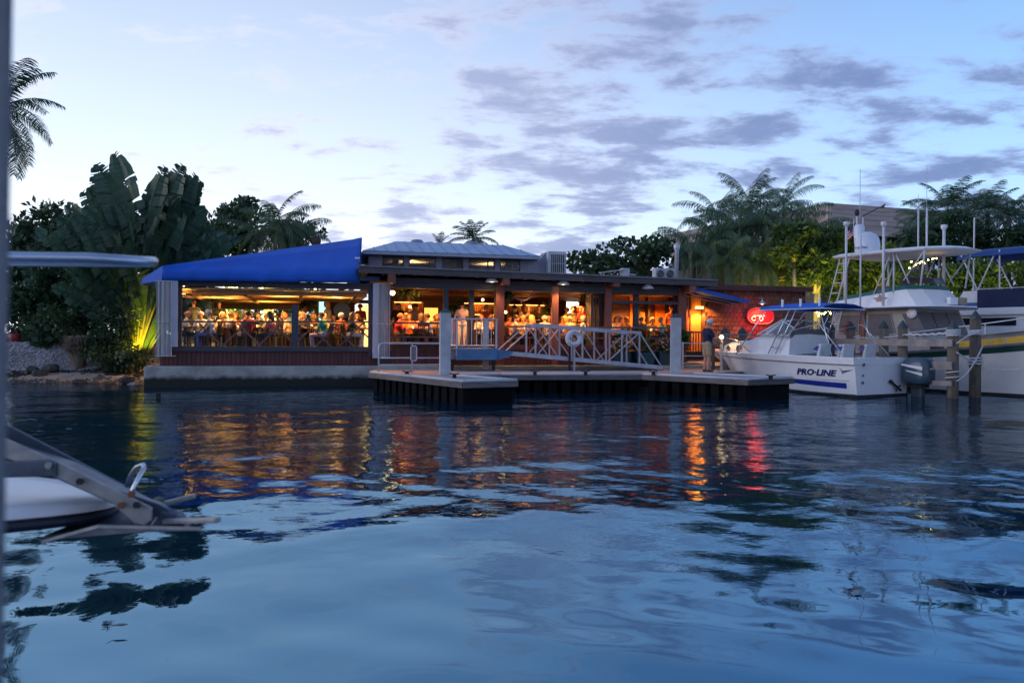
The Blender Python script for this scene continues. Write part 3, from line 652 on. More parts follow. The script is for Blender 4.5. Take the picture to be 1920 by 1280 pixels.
# ------------------------------------------------------------------ people: one continuous body each
def capsule(mb, p, q, r1, r2, n=10):
    p, q = Vector(p), Vector(q); d = q - p; ln = d.length
    if ln < 1e-5: d = Vector((0, 0, 1)); ln = 1e-4
    d = d / ln; pts = []; rs = []
    for a in (-80, -50, -20): pts.append(p + d * r1 * math.sin(R(a))); rs.append(r1 * math.cos(R(a)))
    for a in (20, 50, 80): pts.append(q + d * r2 * math.sin(R(a))); rs.append(r2 * math.cos(R(a)))
    mb.tube(pts, rs, n)
SK, SH, TR, SHOE = 0, 1, 2, 3
def grow(name, caps, voxel, mats, smooth_it=4):
    mb = MB()
    for c in caps: capsule(mb, c[0], c[1], c[2], c[3])
    me = bpy.data.meshes.new(name + '_seed'); me.from_pydata(mb.v, [], mb.f)
    o = bpy.data.objects.new('seed', me); C.objects.link(o)
    m = o.modifiers.new('r', 'REMESH'); m.mode = 'VOXEL'; m.voxel_size = voxel
    s = o.modifiers.new('s', 'SMOOTH'); s.iterations = smooth_it; s.factor = 0.5
    dg = bpy.context.evaluated_depsgraph_get(); ev = o.evaluated_get(dg); out = bpy.data.meshes.new_from_object(ev)
    bpy.data.objects.remove(o); out.name = name; out.materials.clear()
    for m_ in mats: out.materials.append(m_)
    n = len(out.polygons); ce = np.zeros(n * 3); out.polygons.foreach_get('center', ce); ce = ce.reshape(-1, 3)
    best = np.full(n, 1e9); idx = np.zeros(n, dtype=np.int32)
    for c in caps:
        p, q = np.array(c[0]), np.array(c[1]); d = q - p; dd = max(1e-9, d @ d); u = np.clip(((ce - p) @ d) / dd, 0, 1)
        dist = np.linalg.norm(ce - (p + u[:, None] * d), axis=1) - (c[2] + (c[3] - c[2]) * u)
        w_ = dist < best; best[w_] = dist[w_]; idx[w_] = c[4]
    out.polygons.foreach_set('material_index', idx); out.polygons.foreach_set('use_smooth', np.ones(n, dtype=bool)); out.update(); return out
def sym(l):                      # mirror the limbs left/right
    r_ = []
    for c in l: r_ += [c, ((-c[0][0], c[0][1], c[0][2]), (-c[1][0], c[1][1], c[1][2]), *c[2:])]
    return r_
def head_caps(h, tilt=0.0):      # h = head centre
    x, y, z = h
    return [((x, y - 0.015, z + 0.02), (x, y + 0.012, z + 0.03), 0.088, 0.082, SK), ((x, y + 0.03, z - 0.05), (x, y + 0.03, z - 0.06), 0.062, 0.052, SK),
            ((x, y + 0.088, z - 0.005), (x, y + 0.102, z - 0.03), 0.012, 0.017, SK), ((x - 0.085, y, z - 0.01), (x - 0.09, y - 0.01, z - 0.02), 0.016, 0.018, SK),
            ((x + 0.085, y, z - 0.01), (x + 0.09, y - 0.01, z - 0.02), 0.016, 0.018, SK)]
def hand_caps(w, d, spread=0.02, side=1, curl=0.25):
    w, d = Vector(w), Vector(d).normalized(); up = Vector((0, 0, 1)); s = d.cross(up).normalized() * side; n = s.cross(d)
    c = [(tuple(w), tuple(w + d * 0.07), 0.03, 0.034, SK)]
    for k, (o_, ln) in enumerate(((-1.5, 0.062), (-0.5, 0.075), (0.5, 0.07), (1.5, 0.055))):
        b = w + d * 0.085 + s * o_ * spread; e = b + d * ln - Vector((0, 0, curl * ln)); c.append((tuple(b), tuple(e), 0.011, 0.009, SK))
    t0 = w + d * 0.03 - s * 0.03; c.append((tuple(t0), tuple(t0 + d * 0.04 - s * 0.025), 0.013, 0.010, SK)); return c
def sitting(arm='table', lean=0.05):
    c = [((-0.08, 0, 0.53), (0.08, 0, 0.53), 0.125, 0.125, TR), ((0, 0.0, 0.60), (0, lean * 0.6, 0.80), 0.135, 0.14, SH), ((-0.06, lean * 0.7, 0.84), (0.06, lean * 0.7, 0.84), 0.13, 0.13, SH),
         ((-0.13, lean, 0.965), (0.13, lean, 0.965), 0.07, 0.07, SH), ((0, lean, 0.98), (0, lean + 0.03, 1.08), 0.055, 0.05, SK)]
    c += head_caps((0, lean + 0.05, 1.175))
    c += sym([((0.09, 0.02, 0.52), (0.12, 0.42, 0.50), 0.092, 0.066, TR), ((0.12, 0.42, 0.49), (0.12, 0.40, 0.10), 0.06, 0.042, TR), ((0.12, 0.38, 0.05), (0.13, 0.54, 0.035), 0.045, 0.035, SHOE)])
    def arm_(sx, el, hd):
        return [((sx * 0.175, lean, 0.955), el, 0.056, 0.046, SH), (el, tuple(Vector(el).lerp(Vector(hd), 0.35)), 0.042, 0.037, SK), (tuple(Vector(el).lerp(Vector(hd), 0.3)), hd, 0.037, 0.027, SK)] + hand_caps(hd, Vector(hd) - Vector(el), side=sx)
    if arm == 'table': c += arm_(-1, (-0.25, 0.14, 0.70), (-0.13, 0.38, 0.78)) + arm_(1, (0.25, 0.14, 0.70), (0.13, 0.38, 0.78))
    if arm == 'drink': c += arm_(-1, (-0.25, 0.16, 0.72), (-0.1, 0.36, 0.79)) + arm_(1, (0.24, 0.26, 0.80), (0.09, 0.27, 1.03))
    if arm == 'lap': c += arm_(-1, (-0.27, 0.05, 0.68), (-0.14, 0.28, 0.63)) + arm_(1, (0.27, 0.05, 0.68), (0.14, 0.28, 0.63))
    if arm == 'chin': c += arm_(-1, (-0.20, 0.30, 0.78), (-0.05, 0.20, 1.02)) + arm_(1, (0.24, 0.2, 0.72), (0.02, 0.36, 0.79))
    return c
def standing(arm='side'):
    c = [((-0.07, 0, 0.95), (0.07, 0, 0.95), 0.125, 0.125, TR), ((0, 0, 1.02), (0, 0.01, 1.22), 0.14, 0.145, SH), ((-0.06, 0.01, 1.28), (0.06, 0.01, 1.28), 0.13, 0.13, SH),
         ((-0.13, 0, 1.41), (0.13, 0, 1.41), 0.075, 0.075, SH), ((0, 0.0, 1.43), (0, 0.03, 1.53), 0.056, 0.052, SK)]
    c += head_caps((0, 0.05, 1.625))
    c += sym([((0.09, 0, 0.92), (0.10, 0.01, 0.50), 0.095, 0.066, TR), ((0.10, 0.01, 0.49), (0.10, -0.01, 0.09), 0.058, 0.042, TR), ((0.10, -0.03, 0.05), (0.12, 0.15, 0.035), 0.045, 0.036, SHOE)])
    def arm_(sx, el, hd):
        return [((sx * 0.18, 0, 1.40), el, 0.058, 0.047, SH), (el, hd, 0.042, 0.028, SK)] + hand_caps(hd, Vector(hd) - Vector(el), side=sx)
    if arm == 'side': c += arm_(-1, (-0.26, 0.0, 1.12), (-0.25, 0.09, 0.88)) + arm_(1, (0.26, 0.0, 1.12), (0.25, 0.09, 0.88))
    if arm == 'front': c += arm_(-1, (-0.25, 0.06, 1.13), (-0.12, 0.3, 1.15)) + arm_(1, (0.25, 0.06, 1.13), (0.12, 0.3, 1.15))
    return c
cloth0 = mat('cloth_plain', (0.4, 0.4, 0.4), 0.8, 0.1); trousers0 = mat('dark_trousers', (0.04, 0.045, 0.06), 0.8, 0.15); shoe0 = mat('dark_shoes', (0.02, 0.02, 0.02), 0.6, 0.1)
skins = {'p': mat('skin_pale', (0.55, 0.33, 0.23), 0.55, 0.08), 'm': mat('skin_tanned', (0.40, 0.22, 0.14), 0.55, 0.08), 'r': mat('skin_ruddy', (0.55, 0.26, 0.17), 0.55, 0.08)}
BM = [skins['p'], cloth0, trousers0, shoe0]
POSE = {k: grow('person', v, 0.022, BM) for k, v in (('table', sitting('table', 0.06)), ('drink', sitting('drink', 0.02)), ('lap', sitting('lap', -0.02)), ('chin', sitting('chin', 0.12)), ('side', standing('side')), ('front', standing('front')))}
HEADZ = {'table': (0.11, 1.175), 'drink': (0.07, 1.175), 'lap': (0.03, 1.175), 'chin': (0.17, 1.175), 'side': (0.05, 1.625), 'front': (0.05, 1.625)}
def hair_mesh(style):
    mb = MB(); n, k = 14, 9
    rings = []
    for i in range(k):
        th = math.pi * 0.02 + i / (k - 1) * math.pi * 0.62
        ring = []
        for j in range(n):
            ph = 2 * math.pi * j / n; fr = max(0.0, math.sin(ph))              # front side (+y)
            t2 = th * (1 - 0.42 * fr) if style != 'bald' else th * (1 - 0.1 * fr)
            r_ = 0.104 if style in ('short', 'bald') else 0.115
            bmp = 0.006 * math.sin(7 * ph + 3 * i)
            x, y, z = (r_ + bmp) * math.sin(t2) * math.cos(ph), (r_ + bmp) * 1.06 * math.sin(t2) * math.sin(ph), (r_ + bmp) * math.cos(t2)
            if style == 'long' and fr < 0.35 and i >= 6: z -= (0.05, 0.12, 0.20)[i - 6]; y -= 0.01 * (i - 5); x *= 1.0
            if style == 'bob' and fr < 0.5 and i >= 6: z -= (0.02, 0.05, 0.08)[i - 6]; x *= 1.08
            ring.append((x, y - 0.01, z + 0.02))
        rings.append(ring)
    if style == 'bald': rings = [[(x, y, z) for x, y, z in r_] for r_ in rings[6:]]
    mb.loft(rings, cap=True); return mb
HAIRC = {'blonde': (0.62, 0.42, 0.16), 'white': (0.62, 0.58, 0.52), 'grey': (0.30, 0.28, 0.27), 'brown': (0.10, 0.05, 0.028), 'dark': (0.018, 0.014, 0.014), 'red': (0.34, 0.11, 0.04), 'straw': (0.55, 0.40, 0.20)}
HAIRM = {k: mat('hair_' + k, v, 0.6, 0.25, 30.0) for k, v in HAIRC.items()}
HMESH = {}
def hat_mesh(kind):
    mb = MB()
    if kind == 'cap':
        mb.lathe([(0.112, 0.02), (0.112, 0.06), (0.095, 0.11), (0.05, 0.135), (0.001, 0.14)], (0, -0.005, 0), 14, cap=False)
        pts = [(0.1 * math.cos(a), 0.1 * math.sin(a) - 0.005, 0.03) for a in np.linspace(0.35, math.pi - 0.35, 8)]; o_ = [(0.105 * math.cos(a), 0.09 + 0.10 * math.sin(a), 0.012) for a in np.linspace(0.35, math.pi - 0.35, 8)]
        mb.loft([pts, o_], closed_ring=False); mb.loft([[(x, y, z - 0.008) for x, y, z in o_], [(x, y, z - 0.008) for x, y, z in pts]], closed_ring=False)
    else:
        mb.lathe([(0.19, 0.03), (0.185, 0.04), (0.112, 0.055), (0.105, 0.12), (0.06, 0.145), (0.001, 0.145)], (0, 0, 0), 16, cap=False)
    return mb
COL = {'white': (0.72, 0.70, 0.68), 'dark': (0.03, 0.032, 0.04), 'black': (0.012, 0.012, 0.015), 'red': (0.42, 0.03, 0.04), 'orange': (0.70, 0.16, 0.03), 'teal': (0.02, 0.26, 0.22), 'pink': (0.62, 0.30, 0.28), 'cream': (0.66, 0.56, 0.38),
       'blue': (0.12, 0.16, 0.38), 'grey': (0.16, 0.17, 0.18), 'lav': (0.30, 0.28, 0.42), 'green': (0.20, 0.26, 0.18), 'navy': (0.02, 0.018, 0.06), 'tan': (0.42, 0.30, 0.18), 'mint': (0.22, 0.46, 0.40), 'floral': (0.36, 0.03, 0.05)}
SHIRT = {k: mat('shirt_' + k, v, 0.85, 0.15, 14.0 if k not in ('floral',) else 30.0, col2=((0.62, 0.30, 0.24) if k == 'floral' else None)) for k, v in COL.items()}
def person(frame, p, rot, pose, shirt, hair, hcol, skin, label, group=None, hat=None, trouser=None, me=None, headp=None):
    me = me or POSE[pose]
    o = bpy.data.objects.new('person', me); C.objects.link(o); o.location = frame.w(*p); o.rotation_euler = (0, 0, frame.a + R(rot))
    o['label'] = label; o['category'] = 'person'
    if group: o['group'] = group
    for i, m in ((0, skins[skin]), (1, SHIRT[shirt]), (2, SHIRT[trouser] if trouser else trousers0)):
        o.material_slots[i].link = 'OBJECT'; o.material_slots[i].material = m
    hy_, hz_ = headp or HEADZ[pose]; sc_ = 1.0
    if hair:
        key = ('h', hair)
        if key not in HMESH: HMESH[key] = mesh_of(hair_mesh(hair), 'hair', HAIRM['brown'], smooth=True)
        h = bpy.data.objects.new('hair', HMESH[key]); C.objects.link(h); h.parent = o; h.location = (0, hy_, hz_); h.material_slots[0].link = 'OBJECT'; h.material_slots[0].material = HAIRM[hcol]
    if hat:
        if hat not in HMESH: HMESH[hat] = mesh_of(hat_mesh('cap' if hat == 'cap' else 'straw'), 'cap' if hat == 'cap' else 'straw_hat', SHIRT['white'] if hat == 'cap' else HAIRM['straw'], smooth=True)
        h = bpy.data.objects.new('cap' if hat == 'cap' else 'straw_hat', HMESH[hat]); C.objects.link(h); h.parent = o; h.location = (0, hy_, hz_ + 0.03)
    return o
# furniture prototypes ------------------------------------------------
chairw = mat('dark_chair_wood', (0.05, 0.026, 0.02), 0.45, 0.25, 5.0); tablew = mat('table_top_wood', (0.16, 0.075, 0.04), 0.35, 0.3, 3.0, stretch=(0.5, 4, 4))
def mk_meshes():
    d = {}
    b = MB(); b.box(-0.21, 0.21, -0.21, 0.21, 0.425, 0.455); d['seat'] = mesh_of(b, 'seat', chairw)
    b = MB(); b.box(-0.02, 0.02, -0.02, 0.02, 0.0, 0.424); d['leg'] = mesh_of(b, 'leg', chairw)
    b = MB(); b.bar((-0.19, -0.20, 0.456), (-0.19, -0.27, 0.92), 0.035, 0.03); b.bar((0.19, -0.20, 0.456), (0.19, -0.27, 0.92), 0.035, 0.03); b.bar((-0.17, -0.265, 0.88), (0.17, -0.265, 0.88), 0.025, 0.08)
    for x in (-0.11, -0.04, 0.04, 0.11): b.bar((x, -0.205, 0.46), (x, -0.262, 0.84), 0.012, 0.03)
    d['backrest'] = mesh_of(b, 'backrest', chairw)
    b = MB(); b.box(-0.42, 0.42, -0.38, 0.38, 0.72, 0.755); d['tabletop'] = mesh_of(b, 'tabletop', tablew)
    b = MB(); b.box(-0.03, 0.03, -0.03, 0.03, 0, 0.719); d['tleg'] = mesh_of(b, 'leg', chairw); return d
FM = mk_meshes()
def cut(s_, n): return ' '.join(s_.split()[:n])
def chair(p, rot, lab):
    t = thing('dining_chair', 'dark wooden chair under the ' + cut(lab, 11), 'chair', BLD, p, R(rot), 'chairs under the seated diners')
    ORG[t.name] = (0, 0, 0)
    inst('seat', FM['seat'], t, (0, 0, 0)); inst('backrest', FM['backrest'], t, (0, 0, 0))
    for x in (-0.18, 0.18):
        for y in (-0.18, 0.18): inst('leg', FM['leg'], t, (x, y, 0))
    return t
def table(px, tt, label):
    p = (S(px, tt), tt, FL); t = thing('dining_table', label, 'table', BLD, p, 0, 'restaurant dining tables'); ORG[t.name] = (0, 0, 0)
    inst('tabletop', FM['tabletop'], t, (0, 0, 0))
    for x in (-0.36, 0.36):
        for y in (-0.32, 0.32): inst('leg', FM['tleg'], t, (x, y, 0))
    return p
G1, G2, G3 = 'diners under the blue canvas', 'guests in the main room bays', 'guests at the bar'
PEOPLE = [  # px, depth, rot (0 = back to the water, 180 = facing it, 90 = facing left, -90 = right), pose, shirt, hair, colour, skin, hat, trouser, label, group
 (345, 1.2, -80, 'table', 'cream', 'bald', 'grey', 'r', None, None, 'balding diner in a cream shirt at the far left end of the terrace', G1),
 (363, 3.6, 10, 'side', 'dark', 'short', 'brown', 'p', None, None, 'standing person in a charcoal shirt with back turned near the left terrace post', G1),
 (397, 1.1, 80, 'table', 'white', 'short', 'grey', 'p', 'cap', 'blue', 'diner in white cap and pale shirt leaning over the left railing table', G1),
 (411, 4.4, 180, 'front', 'black', 'short', 'dark', 'm', None, None, 'standing server in black facing the water among the terrace tables', G1),
 (419, 3.0, 170, 'table', 'pink', 'bob', 'blonde', 'p', None, None, 'blonde diner in pink facing the water behind the white cap', G1),
 (431, 2.6, -60, 'lap', 'lav', 'short', 'brown', 'p', None, None, 'brown haired diner in lavender between the white cap and the big blonde', G1),
 (453, 1.3, -70, 'table', 'cream', 'bob', 'blonde', 'r', None, 'cream', 'diner with large blonde hair in cream sideways behind the railing', G1),
 (467, 1.0, 30, 'lap', 'red', 'short', 'dark', 'r', None, None, 'dark haired diner in a plain red shirt beside the large blonde', G1),
 (474, 3.1, 150, 'chin', 'orange', 'short', 'blonde', 'r', None, None, 'fair haired diner in orange behind the plain red shirt', G1),
 (485, 2.4, 170, 'table', 'dark', 'short', 'dark', 'm', None, None, 'dark haired diner facing the water between red shirt and floral dress', G1),
 (497, 3.4, -160, 'table', 'white', 'bald', 'grey', 'r', None, None, 'bald diner in white left of the floral dress', G1),
 (512, 0.9, 60, 'table', 'floral', 'long', 'dark', 'p', None, None, 'long haired diner in a red floral top by the railing', G1),
 (521, 4.2, 170, 'lap', 'grey', 'short', 'brown', 'p', None, None, 'diner in grey farther back behind the red floral top', G1),
 (529, 4.8, 175, 'drink', 'green', 'short', 'grey', 'p', None, None, 'grey haired diner in green drinking near the white garden fence', G1),
 (538, 2.2, 100, 'table', 'pink', 'bob', 'red', 'p', None, None, 'red haired diner in pink just left of the terrace middle post', G1),
 (562, 2.6, -170, 'table', 'black', None, 'grey', 'p', 'straw', None, 'diner in a wide straw hat right of the terrace middle post', G1),
 (570, 1.6, 160, 'table', 'black', 'short', 'red', 'r', None, None, 'ruddy diner in black beside the straw hat', G1),
 (588, 3.0, 175, 'table', 'orange', 'bob', 'blonde', 'r', None, None, 'blonde diner in orange facing the water between straw hat and teal top', G1),
 (603, 2.4, -150, 'chin', 'dark', 'short', 'grey', 'p', None, None, 'bearded grey haired diner in dark behind the teal top', G1),
 (614, 3.4, 60, 'side', 'cream', 'bob', 'blonde', 'p', None, None, 'fair haired guest in a cream top standing behind the teal diner', G1),
 (608, 0.9, 70, 'table', 'teal', 'short', 'brown', 'p', None, 'lav', 'diner in a teal top turned left behind the right terrace railing', G1),
 (639, 1.5, -40, 'lap', 'orange', 'short', 'white', 'p', None, None, 'white haired diner in a bright orange top before the blue disc', G1),
 (656, 0.9, -75, 'table', 'black', 'long', 'brown', 'p', None, 'white', 'long haired diner in black top and white trousers at the railing', G1),
 (676, 5.0, 150, 'front', 'red', 'short', 'brown', 'm', None, None, 'standing server in red in the lit doorway right of the blue disc', G1),
 (745, 1.0, -80, 'table', 'red', 'short', 'red', 'r', None, None, 'red haired guest in red at the left end of the first bay', G2),
 (746, 3.4, 180, 'side', 'black', 'short', 'dark', 'm', None, None, 'standing guest in black behind the red haired guest', G2),
 (768, 1.6, 165, 'table', 'orange', 'short', 'brown', 'r', None, None, 'guest in an orange shirt facing the water in the first bay', G2),
 (780, 3.6, 20, 'side', 'tan', 'short', 'brown', 'p', None, None, 'standing guest in tan at the bar in the first bay', G3),
 (790, 1.1, 10, 'lap', 'pink', 'long', 'brown', 'p', None, None, 'guest with long brown hair and back turned in the first bay', G2),
 (806, 1.2, 85, 'table', 'white', 'short', 'dark', 'p', None, None, 'dark haired guest in white in profile before the lit arch', G2),
 (817, 2.8, 170, 'drink', 'orange', 'short', 'brown', 'r', None, None, 'guest in orange drinking right of the lit arch', G2),
 (866, 1.5, 0, 'front', 'lav', 'short', 'dark', 'p', None, 'white', 'server in lavender shirt and white apron behind the blue platform', G2),
 (902, 1.7, 170, 'table', 'white', 'short', 'red', 'r', None, None, 'curly haired guest facing the water behind the platform railing', G2),
 (916, 1.5, -120, 'table', 'tan', 'bob', 'brown', 'p', None, None, 'brown haired guest in tan left of the red brown post', G2),
 (962, 1.1, -85, 'table', 'white', 'short', 'dark', 'p', None, None, 'dark haired guest in white profile right of the red brown post', G2),
 (965, 3.4, 10, 'side', 'black', 'short', 'dark', 'm', None, None, 'standing guest in black at the bottle shelves', G3),
 (979, 2.0, 175, 'table', 'tan', 'short', 'blonde', 'r', None, None, 'fair guest in tan facing the water under the curved branch', G2),
 (983, 3.2, 5, 'side', 'tan', 'long', 'brown', 'p', None, None, 'standing long haired guest seen from behind at the bar', G3),
 (1001, 1.3, 40, 'table', 'pink', 'long', 'blonde', 'p', None, None, 'long blonde haired guest in pink in the third bay', G2),
 (1021, 1.4, 0, 'lap', 'white', 'short', 'white', 'p', None, None, 'white haired guest in a white shirt with back turned', G2),
 (1051, 1.9, -60, 'table', 'dark', 'short', 'dark', 'm', None, None, 'guest in dark clothes beside the post behind the life ring', G2),
 (1061, 4.6, -100, 'side', 'tan', 'bald', 'grey', 'p', None, None, 'standing bald guest before the bright kitchen doorway', G2),
 (1060, 1.8, 150, 'table', 'orange', 'long', 'blonde', 'r', None, None, 'long blonde haired guest in orange above the life ring', G2),
 (1073, 4.0, 170, 'front', 'dark', 'short', 'dark', 'p', None, None, 'standing guest in dark clothes right of the bright kitchen doorway', G2),
 (1069, 1.2, 20, 'lap', 'cream', 'bald', 'blonde', 'p', None, None, 'balding guest in cream low behind the life ring', G2),
 (1080, 2.2, 10, 'chin', 'grey', 'bob', 'blonde', 'p', None, None, 'blonde guest in grey right of the life ring', G2),
 (1093, 3.6, 180, 'front', 'red', 'short', 'brown', 'r', None, None, 'standing server in red under the hanging plant', G2),
 (1089, 2.6, -170, 'table', 'cream', 'short', 'blonde', 'p', None, None, 'fair guest in cream facing the water under the hanging plant', G2),
 (1098, 1.1, 50, 'table', 'white', 'bob', 'grey', 'p', None, None, 'grey blonde guest in white shirt at the end of the third bay', G2),
 (1166, 1.1, 85, 'table', 'pink', 'short', 'grey', 'r', None, None, 'grey haired guest in pink right of the second red brown post', G2),
 (1177, 2.2, 100, 'drink', 'tan', 'short', 'red', 'p', None, None, 'guest in tan drinking behind the grey haired guest in pink', G2),
 (1202, 1.4, -30, 'table', 'green', 'short', 'grey', 'p', None, None, 'grey haired guest in green behind the flower planters', G2),
 (1244, 1.0, 85, 'table', 'mint', 'bald', 'white', 'r', None, None, 'bald guest in a mint shirt near the right concrete pile', G2)]
for (px, tt, rot, pose, shirt, hair, hc, sk, hat, trs, lab, grp) in PEOPLE:
    p = (S(px, tt), tt, FL)
    person(BLD, p, rot, pose, shirt, hair, hc, sk, lab, grp, hat, trs)
    if pose in ('table', 'drink', 'lap', 'chin'): chair(p, rot, lab)

for i, (px, tt, rot, pose, shirt, hair, hc, sk, lab) in enumerate((
 (757, 2.6, 170, 'table', 'white', 'bob', 'blonde', 'p', 'blonde guest in white in the second row of the first bay'), (799, 3.2, 175, 'drink', 'blue', 'short', 'brown', 'p', 'guest in blue drinking in front of the lit arch'), (823, 1.6, 150, 'table', 'tan', 'bob', 'red', 'p', 'red haired guest in tan half hidden by the green capped pile'), (775, 4.2, 175, 'front', 'white', 'short', 'dark', 'm', 'bartender in white behind the first bay counter'),
 (848, 2.4, 120, 'table', 'red', 'short', 'grey', 'r', 'grey haired guest in red behind the platform end'), (878, 3.0, 180, 'side', 'black', 'short', 'dark', 'm', 'bartender in black at the middle shelves'), (893, 2.8, 170, 'chin', 'pink', 'long', 'brown', 'p', 'long haired guest in pink behind the curly haired guest'), (912, 3.6, 10, 'side', 'orange', 'bob', 'blonde', 'p', 'standing blonde guest in orange at the middle bar'), (926, 2.6, 160, 'table', 'white', 'short', 'brown', 'r', 'guest in white beside the red brown post'),
 (955, 2.6, 175, 'drink', 'orange', 'short', 'brown', 'r', 'guest in orange drinking at the left of the third bay'), (992, 2.8, 160, 'table', 'red', 'short', 'dark', 'p', 'dark haired guest in red behind the long blonde hair'), (1010, 3.4, 180, 'front', 'black', 'short', 'brown', 'm', 'bartender in black under the hanging glasses'), (1030, 2.6, 150, 'table', 'tan', 'bob', 'grey', 'p', 'grey haired guest in tan by the second red brown post'),
 (1056, 3.2, 175, 'table', 'white', 'short', 'blonde', 'p', 'fair guest in white below the bright doorway'), (1078, 3.2, 165, 'drink', 'pink', 'bob', 'brown', 'r', 'guest in pink drinking below the red lit shelves'), (1104, 2.0, 140, 'table', 'orange', 'short', 'red', 'r', 'red haired guest in orange beside the folded glass screen'), (1156, 2.0, 160, 'table', 'white', 'bob', 'brown', 'p', 'guest in white at the left of the last bay'), (1222, 2.2, 170, 'table', 'tan', 'short', 'white', 'r', 'white haired guest in tan in the middle of the last bay'), (1258, 2.4, 180, 'side', 'orange', 'short', 'dark', 'm', 'server in orange at the right end of the last bay'),
 (378, 2.8, 175, 'table', 'white', 'short', 'white', 'r', 'white haired diner in white behind the left table'), (443, 4.2, 175, 'drink', 'orange', 'bob', 'red', 'p', 'red haired diner in orange before the left lit trunk'), (550, 4.0, 170, 'table', 'cream', 'short', 'grey', 'r', 'grey diner in cream behind the middle post'), (627, 3.4, 165, 'table', 'white', 'short', 'brown', 'p', 'brown haired diner in white just left of the blue disc'), (668, 2.6, -170, 'table', 'tan', 'bob', 'blonde', 'p', 'blonde diner in tan right of the blue disc'))):
    p = (S(px, tt), tt, FL); person(BLD, p, rot, pose, shirt, hair, hc, sk, lab, G2 if px > 700 else G1)
    if pose not in ('side', 'front'): chair(p, rot, lab)
TABLES = [(371, 1.25), (408, 2.0), (482, 1.35), (447, 2.6), (510, 2.9), (584, 1.5), (625, 2.2), (678, 1.05), (775, 1.0), (793, 2.0), (908, 1.0), (985, 1.1), (1012, 2.1), (1085, 1.5), (1150, 1.2), (1226, 1.2)]
glass_m = glassy('drink_glass', (0.75, 0.62, 0.42), 0.5, 0.05); plate_m = mat('white_plate', (0.75, 0.72, 0.68), 0.3, 0.03); candle_m = memit('candle_jar', (1.0, 0.55, 0.16), 3.0)
b = MB(); b.lathe([(0.03, 0), (0.036, 0.13), (0.001, 0.13)], n=8); GLM = mesh_of(b, 'drinking_glass', glass_m, smooth=True)
b = MB(); b.lathe([(0.06, 0), (0.12, 0.018), (0.001, 0.015)], n=12); PLM = mesh_of(b, 'dinner_plate', plate_m, smooth=True)
b = MB(); b.lathe([(0.04, 0), (0.045, 0.09), (0.001, 0.09)], n=8); CDM = mesh_of(b, 'candle_jar', candle_m, smooth=True)
def place(name, me, frame, p, label, cat, group, rot=0):
    o = bpy.data.objects.new(name, me); C.objects.link(o); o.location = frame.w(*p); o.rotation_euler = (0, 0, frame.a + rot); o['label'] = label; o['category'] = cat; o['group'] = group; return o
used_ = set()
for i, (px, tt) in enumerate(TABLES):
    cand = sorted([q for q in PEOPLE if q[3] in ('table', 'drink', 'lap', 'chin') and q[10] not in used_], key=lambda q: abs(S(q[0], q[1]) - S(px, tt)) + abs(q[1] - tt)); who = cand[0][10]; used_.add(who); tl_ = 'table of the ' + cut(who, 9)
    p = table(px, tt, 'square dark wooden ' + tl_)
    for k in range(3): place('drinking_glass', GLM, BLD, (p[0] + rnd.uniform(-.34, .34), p[1] + rnd.uniform(-.3, .3), FL + 0.756), 'drinking glass on the ' + tl_, 'glass', 'glasses on the restaurant tables')
    for k in range(2): place('dinner_plate', PLM, BLD, (p[0] - 0.2 + 0.4 * k, p[1] + rnd.uniform(-.15, .15), FL + 0.756), 'white plate on the ' + tl_, 'plate', 'plates on the restaurant tables')
    place('candle_jar', CDM, BLD, (p[0], p[1] + 0.25, FL + 0.756), 'candle jar on the ' + tl_, 'candle', 'candle jars on the tables')

# ------------------------------------------------------------------ railings of the terrace
def railing(pa, pb, cents, label):
    t = thing('terrace_railing', label, 'railing', BLD, (S(pa), 0, 1.285))
    b = MB(); b.bar(pt(pa, 603, 0), pt(pb, 603.5, 0), 0.07, 0.055); part('top_rail', b, railwood, t)
    for c in cents:
        zt = Zb(c, 605, 0); 
        for sg in (-1, 1):
            b = MB(); b.bar((S(c + sg * 36), -0.01 + 0.014 * sg, 1.29), (S(c - sg * 8), -0.01 + 0.014 * sg, zt - 0.025), 0.026, 0.05); part('brace', b, railwood, t)
railing(341, 547, (381, 453, 520), 'dark wooden terrace railing with crossed braces left of the middle post')
railing(560, 691, (585, 628, 672), 'dark wooden terrace railing with crossed braces right of the middle post')

# ------------------------------------------------------------------ lamps, fans, shelves and plants inside
def unseen_spot(p, e, col, size, up=0.0):          # unseen spots, no shades: cones point down and up, clear of the water
    p = Vector(p); e *= (1.15 if col == YEL else 1.4); lamp('unseen_spot_light', 'SPOT', p, e, col, size=size, spot=148, aim=p - Vector((0, 0, 1)), blend=0.25)
    if up: lamp('unseen_spot_light', 'SPOT', p - Vector((0, 0, 0.25)), e * up, col, size=size, spot=150, aim=p + Vector((0.01, 0, 1)), blend=0.3)
def bulb(px, py, tt, r_, label, energy=0, col=YEL, rod=True):
    x, z = BLD.hy(px, py, tt); t = thing('ceiling_lamp', label, 'lamp', BLD, (x, tt, z))
    b = MB(); b.ball((x, tt, z), r_, 10, 6); part('bulb', b, bulb_m, t, smooth=True)
    top = zc_ - 0.145 if px < 700 else zr - 0.17
    if z + r_ < top - 0.02: b = MB(); b.tube([(x, tt, z + r_ * 0.8), (x, tt, top)], 0.012, 6); part('cord', b, dark, t)
    b = MB(); b.lathe([(r_ * 0.55, 0), (r_ * 0.5, 0.05), (0.001, 0.06)], (x, tt, z + r_ * 0.8), 8); part('cap', b, dark, t)
    if energy: unseen_spot(BLD.w(x, tt - 0.02, z - r_ - 0.06), energy * 1.25, col, 0.15, 0.6 if px < 700 else 0.0)
TL = 'small yellow ceiling bulb under the terrace roof '
